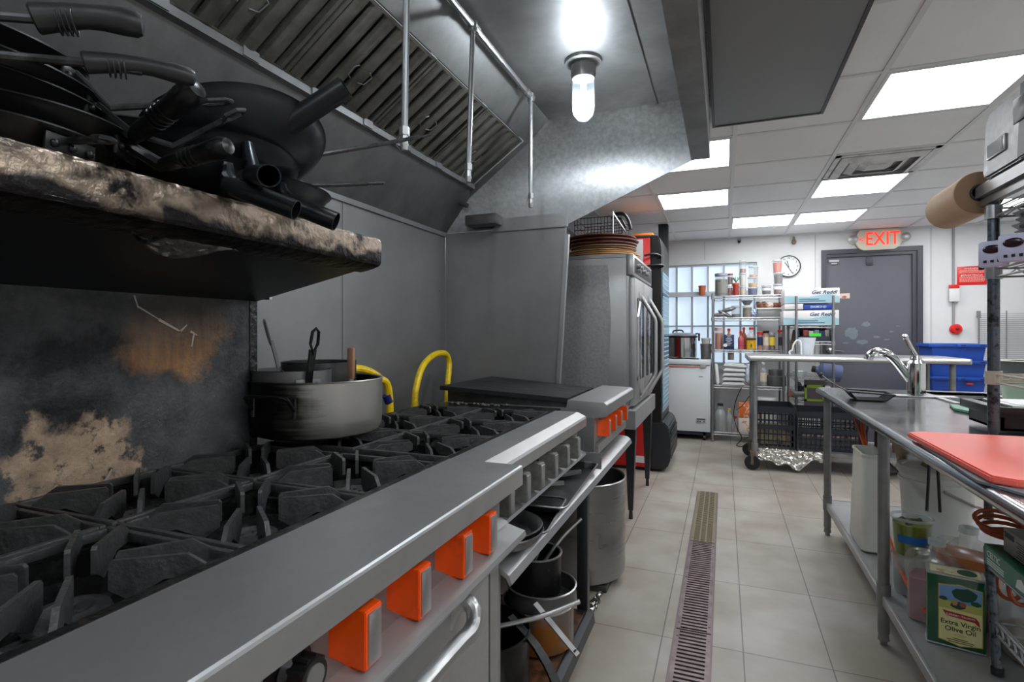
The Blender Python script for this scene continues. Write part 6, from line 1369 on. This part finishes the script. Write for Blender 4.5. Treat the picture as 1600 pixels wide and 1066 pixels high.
# wire skimmer
sx_, sy_ = .655, 3.30
t = thing('wire_strainer', 'black square wire strainer lying on the prep table left of the faucet', 'strainer', (sx_, sy_, PT))
m = MB(); m.prism([(sx_-.02, PT+.004), (sx_+.11, PT+.004), (sx_+.145, PT+.035), (sx_+.14, PT+.037), (sx_+.108, PT+.008), (sx_-.02, PT+.008), (sx_-.05, PT+.047), (sx_-.055, PT+.045)], 'y', sy_-.08, sy_+.08)
part('mesh_pan', m, C_('black mesh', (.06, .06, .065), .85, spec=.15), t)
m = MB(); m.tube([(sx_-.055, sy_-.08, PT+.046), (sx_+.145, sy_-.08, PT+.036), (sx_+.145, sy_+.08, PT+.036), (sx_-.055, sy_+.08, PT+.046)], .004, 6, closed=True); m.tube(smooth([(sx_-.05, sy_, PT+.045), (sx_-.10, sy_+.10, PT+.075), (sx_-.13, sy_+.22, PT+.105)], 4), .0035, 6); m.sphere((sx_-.135, sy_+.24, PT+.11), .013, 8); part('handle', m, blackp, t)
# red board with a grey liner under it
t = thing('cutting_board', 'large red cutting board on the near end of the prep table', 'cutting board', (.8, 1.83, PT+.01)); m = MB()
m.prism([(.556, 2.11), (.60, 2.14), (1.02, 2.16), (1.02, 1.52), (.60, 1.505), (.560, 1.53)], 'z', PT+.008, PT+.026, .004); part('board', m, redboard, t)
m = MB(); m.prism([(.565, 2.0), (1.0, 2.05), (1.0, 1.50), (.60, 1.45), (.545, 1.56), (.555, 1.8)], 'z', PT+.001, PT+.007); solo('liner_cloth', m, C_('grey liner', (.45, .46, .48), .5), 'thin grey liner sheet sticking out under the red cutting board', 'liner', (.8, 1.8, PT))
m = MB(); m.prism([(1.0, 3.16), (1.12, 3.0), (1.25, 2.6), (1.05, 2.62), (.96, 2.98)], 'z', PT+.001, PT+.012, .002); solo('green_board', m, greenb, 'green cutting board partly under the black bins, behind the faucet', 'cutting board', (1.05, 2.9, PT))
# black bin
t = thing('black_bin', 'black rectangular tub holding pale pans on the prep table behind the post', 'tub', (1.1, 2.55, PT))
b0x, b0y, b1x, b1y = .885, 2.335, 1.40, 2.60
m = MB()
z0, z1 = PT+.014, PT+.095
m.box(b0x, b1x, b0y, b0y+.008, z0, z1); m.box(b0x, b1x, b1y-.008, b1y, z0, z1); m.box(b0x, b0x+.008, b0y, b1y, z0, z1); m.box(b1x-.008, b1x, b0y, b1y, z0, z1); m.box(b0x, b1x, b0y, b1y, z0-.001, z0+.008)
m.box(b0x-.03, b1x, b0y-.012, b0y+.006, z1-.035, z1, .003); m.box(b0x-.03, b0x+.004, b0y-.01, b1y, z1-.03, z1, .003)
part('tub', m, C_('black tub plastic', (.07, .08, .085), .32), t)
for x0, x1 in ((.92, 1.14), (1.15, 1.38)):
    m = MB(); m.box(x0, x1, b0y+.015, b1y-.015, z1-.012, z1+.004, .003); p_ = part('pan_rim', m, steel_lite, t)
    m = MB(); m.box(x0+.02, x1-.02, b0y+.035, b1y-.035, z1+.003, z1+.006); part('pan_contents', m, white, p_)
m = MB(); m.box(.90, 1.38, 2.34, 2.59, PT+.0125, PT+.0135) ; m.bm.free()
# ================================================= RACK standing on the table
RX, RY = .836, 2.262
rk = thing('over_table_rack', 'metal post rack with wire shelves standing on the prep table, right edge', 'rack', (RX, RY, PT))
for x, y in ((RX, RY), (1.19, RY), (RX, .9), (1.19, .9)):
    m = MB(); m.cyl((x, y, PT+.02 if y > 1.5 else PT+.028), (x, y, 1.70), .0165, n=16)
    for k in range(32): m.cyl((x, y, PT+.03+.025*k), (x, y, PT+.0315+.025*k), .0169, n=16)
    m.cyl((x, y, PT), (x, y, PT+.03), .012); part('post', m, postd, rk)
m = MB(); m.prism([(RX-.035, 1.70), (RX-.035, 1.735), (RX-.025, 1.745), (RX-.005, 1.745), (RX-.005, 1.70)], 'y', .85, RY+.04); m.box(RX-.02, RX+.0, .85, RY+.05, 1.672, 1.70)
m.box(RX-.01, 1.21, .85, RY+.02, 1.725, 1.735); part('top_shelf', m, C_('pale steel beam', .60, .34, metal=.8), rk)
for z, x0 in ((1.655, RX), (1.455, RX), (1.105, RX)):
    m = MB(); wire_deck(m, x0, 1.20, .88, RY, z, 14)
    for y in (RY,): m.cyl((RX, y, z-.035), (RX, y, z+.01), .023, n=12)
    if z == 1.105: m.tube([(RX, RY, z-.02), (1.20, RY, z-.02)], .004, 6)
    part('wire_shelf', m, wirem if z > 1.2 else C_('cream painted wire', (.72, .72, .66), .5), rk)
# kraft roll
t = thing('kraft_paper_roll', 'thick brown kraft paper roll hanging off the end of the rack top', 'paper roll', (.81, 2.4, 1.70))
rc = Vector((.815, 2.31, 1.722)); ax = Vector((0, 1, 0)); m = MB(); m.lathe([(.028, 0), (.072, 0), (.074, .003), (.074, .277), (.072, .28), (.028, .28), (.028, 0)], rc, ax, 48); part('roll', m, kraft, t)
m = MB(); m.lathe([(.029, -.001), (.0715, -.001)], rc, ax, 48); part('cut_edge', m, kraft_d, t)
m = MB(); m.lathe([(.022, -.006), (.028, -.006), (.028, .286), (.022, .286), (.022, -.006)], rc, ax, 24); part('core', m, C_('dark core tube', (.12, .13, .16)), t)
m = MB(); m.cyl((.815, 2.24, 1.722), (.815, 2.6, 1.722), .010); part('spindle', m, blackp, t)
m = MB(); m.slab([(.88, 2.33, 1.70), (.882, 2.42, 1.70), (.876, 2.36, 1.655)], .0006); part('torn_edge', m, kraft, t)
# equipment box on top
t = thing('label_printer', 'grey and black metal machine with a slot on top of the rack', 'machine', (.96, 2.0, 1.745))
m = MB(); m.prism([(1.55, 1.748), (2.235, 1.748), (2.245, 1.77), (2.225, 1.93), (2.19, 1.955), (1.55, 1.955)], 'x', .80, 1.12, .006); part('side_case', m, C_('brushed grey case', (.50, .50, .50), .36, metal=.6, streak=(3, 60, 60, .08)), t)
m = MB(); m.prism([(1.55, 1.746), (2.0, 1.746), (1.98, 1.96), (1.55, 1.96)], 'x', .792, 1.125, .004); part('cover', m, C_('black machine cover', (.12, .13, .15), .4), t)
m = MB(); m.box(.794, .802, 2.08, 2.20, 1.80, 1.85, .002); part('slot_frame', m, steel_lite, t)
m = MB(); m.box(.7925, .796, 2.09, 2.19, 1.806, 1.844); part('slot', m, C_('dark teal glass', (.08, .12, .14), .2), t)
m = MB(); m.box(.787, .793, 1.93, 2.01, 1.85, 1.92, .002); part('latch', m, C_('latch grey', (.42, .43, .44), .4), t)
# two timers
for k, (y, l) in enumerate(((2.17, 'left white kitchen timer clipped to the wire shelf beside the post'), (2.055, 'right white kitchen timer clipped to the wire shelf'))):
    t = thing('kitchen_timer', l, 'timer', (.822, y, 1.47), 'kitchen timers'); m = MB(); x = .80; z = 1.49
    m.box(x-.012, x+.010, y-.040, y+.040, z-.040, z+.044, .010); part('case', m, C_('lilac white plastic', (.74, .74, .84), .4), t)
    m = MB(); m.sphere((x-.013, y+.0, z+.016), .02, 16, (.15, 1.25, .7)); part('display', m, C_('dark display', (.16, .10, .12), .2), t)
    m = MB(); 
    for q in (-.018, 0, .018): m.cbox((x-.013, y+q, z-.022), (.004, .008, .008))
    part('button', m, blackp, t)
    t.rotation_euler = (0, 0, R(48)); t.location = (.812, y-.02*k, 1.47)
m = MB(); m.box(.806, .82, 2.283, 2.297, 1.455, 1.475, .003); solo('shelf_clip', m, blackp, 'small black clip on the post beside the timers', 'clip', (.8, 2.29, 1.46))
# black trays stacked on the shelf
for k in range(8):
    m = MB(); z = 1.468+.021*k
    m.prism([(-.15, .004), (-.17, .018), (-.166, .02), (-.145, .008), (.145, .008), (.166, .02), (.17, .018), (.15, .004)], 'y', -.21, .21, .001)
    o = solo('black_plate', m, C_('black tray plastic', (.10, .11, .13), .3), ['lowest', 'second', 'third', 'fourth', 'fifth', 'sixth', 'seventh', 'topmost'][k]+' thin black tray in the stack behind the timers', 'tray', group='black trays stacked on the rack'); o.location = (1.045+.004*(k % 3), 2.03+.01*(k % 2), z+.0); o.rotation_euler = (0, 0, .05*(k % 3-1))
t = thing('white_cap_bottle', 'small pinkish knob lying above the black trays', 'knob', (1.02, 2.05, 1.665)); m = MB(); m.sphere((1.0, 2.12, 1.685), .024, 12); m.cyl((1.0, 2.12, 1.66), (1.05, 2.14, 1.70), .012); part('knob', m, C_('pinkish beige', (.80, .72, .68)), t)
# pan and bucket at the right edge
t = pot('metal_basin', 'flat grey basin standing on the pale green bucket at the right edge', 1.285, 3.09, 1.062, .125, .055, alum_d, P('pale rim', (.75, .74, .7)))
t = thing('green_bucket', 'pale green plastic bucket standing on the prep table at the right edge', 'bucket', (1.27, 3.09, PT)); m = MB(); m.lathe([(0, 0), (.09, 0), (.106, .155), (.110, .155), (.110, .165), (.104, .167), (.086, .008), (0, .006)], (1.275, 3.09, PT), n=36); part('body', m, C_('pale green plastic', (.72, .79, .70), .4), t)
m = MB(); m.tube([(1.275+.112*math.cos(a), 3.09-.02-.10*abs(math.sin(a)), PT+.15-.05*math.sin(a)) for a in [math.pi*k/10 for k in range(11)]], .003, 6); part('bail_handle', m, wirem, t)
# ================================================= UNDER THE TABLE
US = .202
t = thing('white_bin', 'tall off-white rectangular bin at the far end of the undershelf', 'bin', (.75, 3.2, US)); m = MB()
x, y, h = .668, 3.13, .46
A = [m._v((x+a*.065, y+b_*.13, US)) for a, b_ in ((-1, -1), (1, -1), (1, 1), (-1, 1))]; A = []
def rr4(cx, cy, w, l, r, z): return [(cx+sx*(w-r)+r*math.cos(R(a)), cy+sy*(l-r)+r*math.sin(R(a)), z) for sx, sy, a0 in ((1, 1, 0), (-1, 1, 90), (-1, -1, 180), (1, -1, 270)) for a in range(a0, a0+91, 30)]
rg = [[m._v(p) for p in rr4(x, y, w, l, .03, z)] for w, l, z in ((.058, .13, US), (.062, .145, US+.01), (.050, .125, US+h-.012), (.055, .13, US+h-.01), (.055, .13, US+h), (.047, .12, US+h), (.052, .12, US+.02))]
m.bm.faces.new(rg[0]); [m.skin(rg[i], rg[i+1]) for i in range(len(rg)-1)]; m.bm.faces.new(rg[-1][::-1]); part('body', m, whiteg, t)
t = thing('white_bucket', 'big white lidded bucket with wire handle on the undershelf', 'bucket', (1.04, 3.05, US)); x, y = .985, 3.28; m = MB(); m.lathe([(0, 0), (.135, 0), (.15, .30), (.158, .30), (.158, .315), (.152, .315), (.155, .34), (0, .34)], (x, y, US), n=44); part('body', m, white, t)
m = MB(); m.lathe([(0, .342), (.162, .342), (.165, .362), (.158, .375), (.14, .372), (.135, .365), (0, .365)], (x, y, US), n=44); part('lid', m, C_('lid white', (.84, .84, .82)), t)
m = MB(); m.tube([(x-.02, y-.165, US+.29), (x+.10, y-.14, US+.23), (x+.16, y-.05, US+.20)], .007, 6); part('bail_handle', m, wallg, t)
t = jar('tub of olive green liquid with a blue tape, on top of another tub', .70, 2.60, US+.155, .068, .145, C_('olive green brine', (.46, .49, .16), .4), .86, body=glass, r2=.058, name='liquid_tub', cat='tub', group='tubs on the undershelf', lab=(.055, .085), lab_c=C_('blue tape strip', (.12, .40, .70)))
m = MB(); m.lathe([(.062, .142), (.073, .142), (.074, .15), (.068, .152), (.062, .148)], (.70, 2.60, US+.155), n=36); part('rim', m, cloudp, t)
m = MB()
for k in range(12): q = random.Random(k); m.sphere((.70+q.uniform(-.04, .04), 2.6+q.uniform(-.04, .04), US+.155+.126), .010, 6)
part('herbs', m, C_('dark herbs', (.2, .22, .12)), t)
jar('cloudy tub with dark green bottom, under the olive green tub', .70, 2.605, US, .066, .15, C_('dark green food', (.22, .26, .18), .5), .5, body=cloudp, r2=.056, name='liquid_tub', cat='tub', group='tubs on the undershelf')
def jug(label, x, y, s, rz, liq, lvl):
    t = thing('plastic_jug', label, 'jug', group='jugs on the undershelf'); m = MB()
    def sec(w, l, z, r=.02): return [m._v(p) for p in rr4(0, 0, w, l, min(r, w-.001, l-.001), z)]
    H_ = .30*s; W_ = .085*s; L_ = .065*s
    rg = [sec(W_*.95, L_*.95, 0), sec(W_, L_, .01), sec(W_, L_, H_*.62), sec(W_*.9, L_*.9, H_*.74), sec(W_*.55, L_*.7, H_*.86), sec(.026*s, .026*s, H_*.92, .024*s), sec(.024*s, .024*s, H_, .022*s)]
    m.bm.faces.new(rg[0]); [m.skin(rg[i], rg[i+1]) for i in range(len(rg)-1)]; part('body', m, jugp, t)
    m = MB(); a = [m._v(p) for p in rr4(0, 0, W_*.93, L_*.93, .018, .004)]; b_ = [m._v(p) for p in rr4(0, 0, W_*.97, L_*.97, .019, H_*lvl)]; m.skin(a, b_); m.bm.faces.new(a[::-1]); m.bm.faces.new(b_); part('liquid', m, liq, t)
    m = MB(); m.tube(smooth([(-W_*.35, 0, H_*.86), (-W_*.95, 0, H_*.82), (-W_*1.08, 0, H_*.62), (-W_*.98, 0, H_*.42)], 4), .014*s, 10); part('handle', m, jugp, t)
    m = MB(); m.cyl((0, 0, H_-.004), (0, 0, H_+.016), .028*s, n=24); part('cap', m, cloudp, t)
    t.location = (x, y, US); t.rotation_euler = (0, 0, rz); return t
jug('jug of purple pink liquid standing left of the green tin', .715, 2.375, .93, R(-30), C_('mauve liquid', (.60, .38, .44), .3), .55)
jug('larger jug of amber brown liquid behind the green tin', .83, 2.44, 1.05, R(-30), C_('amber liquid', (.72, .44, .26), .3), .74)
m = MB(); m.tube(smooth([(.62, 2.62, US+.02), (.68, 2.50, US+.17), (.66, 2.40, US+.10), (.69, 2.31, US+.085)], 5), .005, 6); m.bm.free()
m = MB(); m.tube(smooth([(.67, 3.55, .80), (.69, 3.30, .62), (.66, 2.7, .34), (.655, 2.42, .265), (.67, 2.29, .25)], 6), .0055, 6); solo('orange_hose', m, orange_h, 'thin orange hose running down behind the table leg past the jugs', 'hose', (.67, 2.8, .3))
# olive oil tin
t = thing('olive_oil_tin', 'green and cream olive oil tin standing on the undershelf', 'tin', (.718, 2.215, US))
o3 = Vector((.640, 2.207, US)); fdn = Vector((.969, -.247, 0)); nb = Vector((.247, .969, 0)); Mt = Matrix((fdn, nb, (0, 0, 1))).transposed()
def tl(u, v, w): return o3+fdn*(u if u > .15 or u < .02 else u*.95)+nb*v+Vector((0, 0, w))
TW, TD, TH = .152, .088, .236
m = MB(); m.cbox(tl(TW/2, TD/2, TH/2), (TW, TD, TH), Mt, .006); part('tin', m, C_('tin green', (.03, .30, .17), .25, coat=.4), t)
for w_ in (.003, TH-.001):
    m = MB(); m.cbox(tl(TW/2, TD/2, w_), (TW+.002, TD+.002, .0055), Mt, .001); part('seam_rim', m, steel_lite, t)
def face(pts, d, mm, name, th=.0006):
    m = MB(); m.slab([tl(u, -d, w) for u, w in pts], th, -nb); return part(name, m, mm, t)
arch_ = [(.028, .012), (.146, .012)]; lp = [(.028, .022), (.06, .016), (.087, .010), (.114, .016), (.148, .022), (.148, .205), (.118, .208), (.087, .214), (.058, .208), (.028, .205)]
face(lp, .001, C_('gold edge', (.72, .60, .25), .3, metal=.4), 'gold_border')
face([(.087+(u-.087)*.96, .112+(w-.112)*.975) for u, w in lp], .0018, cream, 'label_panel')
face([(.031, .15), (.145, .15), (.145, .202), (.118, .205), (.087, .210), (.058, .205), (.031, .202)], .0024, C_('painted sky', (.45, .60, .78)), 'painted_sky')
face([(.031, .128), (.145, .128), (.145, .158), (.11, .152), (.07, .154), (.031, .160)], .0028, C_('painted field', (.70, .70, .36)), 'painted_field')
def blob_(cx, cw, r1, r2, seed, d, mm, nm):
    q = random.Random(seed); face([(cx+r1*(.85+.25*q.random())*math.cos(2*math.pi*a/14), cw+r2*(.85+.25*q.random())*math.sin(2*math.pi*a/14)) for a in range(14)], d, mm, nm)
gtree = C_('painted tree', (.08, .28, .2)); blob_(.10, .182, .036, .022, 1, .0032, gtree, 'painted_tree'); blob_(.042, .160, .012, .007, 2, .0032, gtree, 'painted_tree'); blob_(.13, .160, .014, .008, 3, .0032, gtree, 'painted_tree')
blob_(.082, .145, .022, .012, 4, .0036, C_('painted shade', (.16, .26, .24)), 'painted_shadow'); blob_(.073, .152, .008, .010, 5, .004, C_('painted ochre', (.75, .55, .35)), 'painted_basket'); blob_(.095, .15, .009, .008, 6, .004, C_('painted rust', (.65, .32, .2)), 'painted_basket')
face([(.040, .122), (.05, .105), (.126, .100), (.140, .088), (.138, .104), (.128, .116), (.052, .120)], .0026, C_('banner red', (.66, .10, .10)), 'banner')
MF = Mt @ Euler((R(90), 0, 0)).to_matrix()
text_part('lettering', 'SUPREMO ITALIANO', .0085, tl(.088, -.0034, .110), None, white, t, .0003, M=MF, sx=.95)
dg = C_('dark green ink', (.05, .14, .08))
text_part('lettering', 'Extra Virgin', .0215, tl(.088, -.0026, .084), None, dg, t, .0003, M=MF); text_part('lettering', 'Olive Oil', .0215, tl(.088, -.0026, .063), None, dg, t, .0003, M=MF)
blob_(.088, .046, .018, .006, 9, .0026, C_('painted olives', (.82, .76, .52)), 'painted_olives')
m = MB()
for k, w in enumerate((.04, .07, .06)): m.cbox(tl(.088, -.0022, .034-.006*k), (w, .0006, .002), Mt)
part('print_line', m, dg, t)
m = MB(); m.cbox(tl(-.0008, TD/2, .118), (.0012, TD-.014, .205), Mt); sl_ = part('side_label', m, cream, t)
m = MB(); m.cbox(tl(-.0016, TD/2, .195), (.0012, TD-.03, .04), Mt); m.cbox(tl(-.0016, TD/2, .03), (.0012, .03, .02), Mt); part('side_picture', m, gtree, sl_)
m = MB(); m.cbox(tl(TW/2, TD/2, TH+.0022), (TW-.02, TD-.02, .0012), Mt); tp = part('top_label', m, C_('top label beige', (.78, .76, .60), var=(30, (.62, .5, .38), .52, .6)), t)
m = MB(); m.lathe([(0, .0), (.026, 0), (.026, .0015), (0, .0015)], tl(TW*.72, TD/2, TH+.003), n=24); part('top_oval', m, gtree, tp)
# small wire rack holding glove boxes
wr = thing('wire_cart', 'small wire rack leg and shelf beside the green tin at the right edge', 'rack', (.80, 2.08, US))
m = MB(); m.tube([(.775, 2.072, US+.012), (.785, 2.16, .56)], .0125, 12)
for k in range(14): 
    f = .03+k*.07; a = Vector((.775, 2.072, US+.012)).lerp(Vector((.785, 2.16, .56)), f); m.cyl(a, a+Vector((0, .0005, .0025)), .0131, n=12)
part('post', m, postd, wr)
m = MB(); m.cyl((.7745, 2.07, US), (.775, 2.073, US+.02), .0165, n=14); part('foot', m, blackp, wr)
m = MB(); wz = .35
for k in range(6):
    x = .79+.05*k; m.tube([(x, 2.10, wz), (x, 1.75, wz-.0)], .0022, 5)
for yy in (2.10, 2.02, 1.93, 1.84): m.tube([(.78, yy, wz-.004), (1.08, yy, wz-.004)], .003, 5)
m.tube([(.78, 2.10, wz), (.78, 1.72, wz-.0)], .0045, 6); m.tube([(.78, 2.10, wz-.035), (.78, 1.72, wz-.035)], .0045, 6)
m.tube([(.78, 2.10-.019*i, wz-(.033 if i % 2 else .0)) for i in range(20)], .003, 5); part('wire_shelf', m, wirem, wr)
m = MB(); wz = .50
m.tube([(.78, 2.14, wz), (.78, 1.75, wz)], .0045, 6); m.tube([(1.08, 2.14, wz), (1.08, 1.75, wz)], .0045, 6)
for k in range(8): m.tube([(.78, 2.13-.05*k, wz), (1.08, 2.13-.05*k, wz)], .0025, 5)
part('wire_shelf', m, wirem, wr)
# boxes
t = thing('tea_box', 'green glove box lying on the small wire rack at the right edge', 'box', (.85, 2.05, .505)); m = MB(); m.box(.772, .90, 1.86, 2.155, .508, .572, .002); part('carton', m, C_('box green', (.10, .38, .26), .4), t)
m = MB(); m.box(.7708, .772, 1.87, 2.145, .512, .568); gl_ = part('side_panel', m, C_('side green', (.30, .50, .42), .4), t)
text_part('lettering', 'CELTIC', .026, (.7702, 2.085, .550), (R(90), 0, R(-90)), white, gl_, .0004)
m = MB()
for k in range(3): m.box(.7700, .7708, 2.02-.0*k, 2.13, .518+.007*k, .521+.007*k)
m.prism([(1.90, .522), (1.95, .52), (1.94, .545), (1.92, .552), (1.90, .54)], 'x', .7700, .7708); part('print', m, white, gl_)
t = thing('grey_carton', 'grey printed carton lying on the green box at the right edge', 'box', (.9, 2.0, .573)); m = MB(); m.box(.80, 1.02, 1.80, 2.10, .575, .645, .002); part('carton', m, C_('grey carton', (.62, .61, .60), .5), t)
m = MB()
for k in range(7): m.box(.799, .80, 1.83, 2.02-.01*(k % 2), .583+.007*k, .585+.007*k)
m.box(.7988, .80, 2.035, 2.09, .62, .636); part('print', m, C_('dark print', (.25, .25, .28)), t)
# orange coiled hose
t = thing('coiled_hose', 'coiled orange hose hanging on the small wire rack', 'hose', (.85, 2.2, .55)); m = MB(); pts = []
for k in range(70):
    a = k*.32; pts.append((.83+.055*math.cos(a)+.0006*k, 2.24+.03*math.sin(a*.9), .63+.022*math.sin(a)-.0008*k))
m.tube(pts, .0065, 7); m.tube(smooth([(.88, 2.2, .60), (.95, 2.0, .64), (1.05, 1.7, .68)], 4), .0075, 7)
m.tube([(.835+.035*math.cos(2*math.pi*k/20), 2.15, .455+.05*math.sin(2*math.pi*k/20)) for k in range(20)], .0065, 7, closed=True); m.tube([(.855+.03*math.cos(2*math.pi*k/20), 2.13, .45+.05*math.sin(2*math.pi*k/20)) for k in range(20)], .0065, 7, closed=True); part('hose', m, C_('rust orange hose', (.66, .30, .12), .4), t)
# big jug right
t = thing('large_carboy', 'large cloudy plastic jug with brownish base at the lower right corner', 'jug', (.96, 2.18, US)); m = MB(); m.lathe([(0, 0), (.115, 0), (.125, .02), (.125, .17), (.11, .20), (.05, .26), (.03, .27), (.03, .30)], (.965, 2.22, US), n=40); part('body', m, cloudp, t)
m = MB(); m.lathe([(0, .003), (.118, .003), (.122, .02), (.122, .07), (0, .07)], (.965, 2.22, US), n=40); part('contents', m, C_('brown residue', (.60, .46, .38), .5), t)
m = MB(); m.cyl((.965, 2.22, US+.30), (.965, 2.22, US+.325), .034); part('cap', m, cloudp, t)
# plumbing under the sink
t = thing('drain_plumbing', 'white and beige drain pipes hanging under the sink', 'plumbing', (1.0, 3.4, .3)); m = MB()
m.cyl((.88, 3.45, .83), (.88, 3.45, .62), .030); m.cyl((.88, 3.45, .66), (.88, 3.45, .60), .038); m.cyl((.97, 3.3, .70), (.97, 3.3, .26), .032); m.tube(smooth([(.88, 3.45, .62), (.89, 3.42, .55), (.95, 3.36, .54), (.97, 3.3, .60)], 4), .026, 10)
for z in (.30, .42, .52): m.cyl((.97, 3.3, z), (.97, 3.3, z+.035), .042, n=12)
part('pipe', m, C_('aged pipe', (.66, .62, .54), .5, var=(14, (.5, .42, .32), .45, .65)), t)
m = MB(); m.tube(smooth([(.80, 3.6, .84), (.74, 3.5, .72), (.72, 3.45, .60), (.78, 3.4, .50), (.86, 3.4, .50)], 5), .006, 6); m.tube(smooth([(.84, 3.6, .84), (.80, 3.6, .7), (.82, 3.5, .56), (.9, 3.4, .47)], 5), .006, 6); part('supply_hose', m, C_('grey hose', (.35, .35, .36)), t)
m = MB(); m.tube(smooth([(.70, 3.62, .84), (.71, 3.5, .76), (.705, 3.42, .68), (.72, 3.38, .58)], 4), .009, 8); part('orange_pipe', m, orange_h, t)
m = MB(); m.cyl((.735, 3.60, .0), (.735, 3.60, .86), .014); m.cyl((.80, 3.62, .2), (.80, 3.62, .86), .018); m.bm.free()
t = thing('support_leg', 'dark rusty pipe leg standing behind the first table leg', 'leg', (.74, 3.95, 0)); m = MB(); m.cyl((.735, 3.62, .202), (.735, 3.62, .86), .016, n=12); m.cyl((.80, 3.55, .202), (.80, 3.55, .86), .018, n=12); m.cyl((.735, 3.62, .202), (.80, 3.55, .23), .01); part('pipe', m, C_('rusty dark pipe', (.28, .24, .22), .5, metal=.4, var=(20, (.40, .28, .2), .55, .7)), t)
# hanging dark handles
for k, (dx, l) in enumerate(((0, 'left black rod hanging under the table before the white bucket'), (.045, 'right black rod hanging under the table before the white bucket'))):
    t = thing('hanging_rod', l, 'rod', (.80+dx, 2.72, .86), 'black rods under the table'); m = MB(); m.tube([(.805+dx*.35, 2.74, .86), (.785+dx, 2.72, US+.30)], .006, 8); part('rod', m, blackp, t)
# drum lid on the floor beyond
m = MB(); m.lathe([(0, 0), (.10, 0), (.10, .006), (.085, .008), (.05, .006), (0, .006)], (1.75, 3.9, 0), n=36); solo('floor_drain_cover', m, C_('yellow brass', (.70, .60, .36), .4, metal=.3), 'round yellowish floor drain cover beyond the prep table', 'drain cover', (1.75, 3.9, 0))
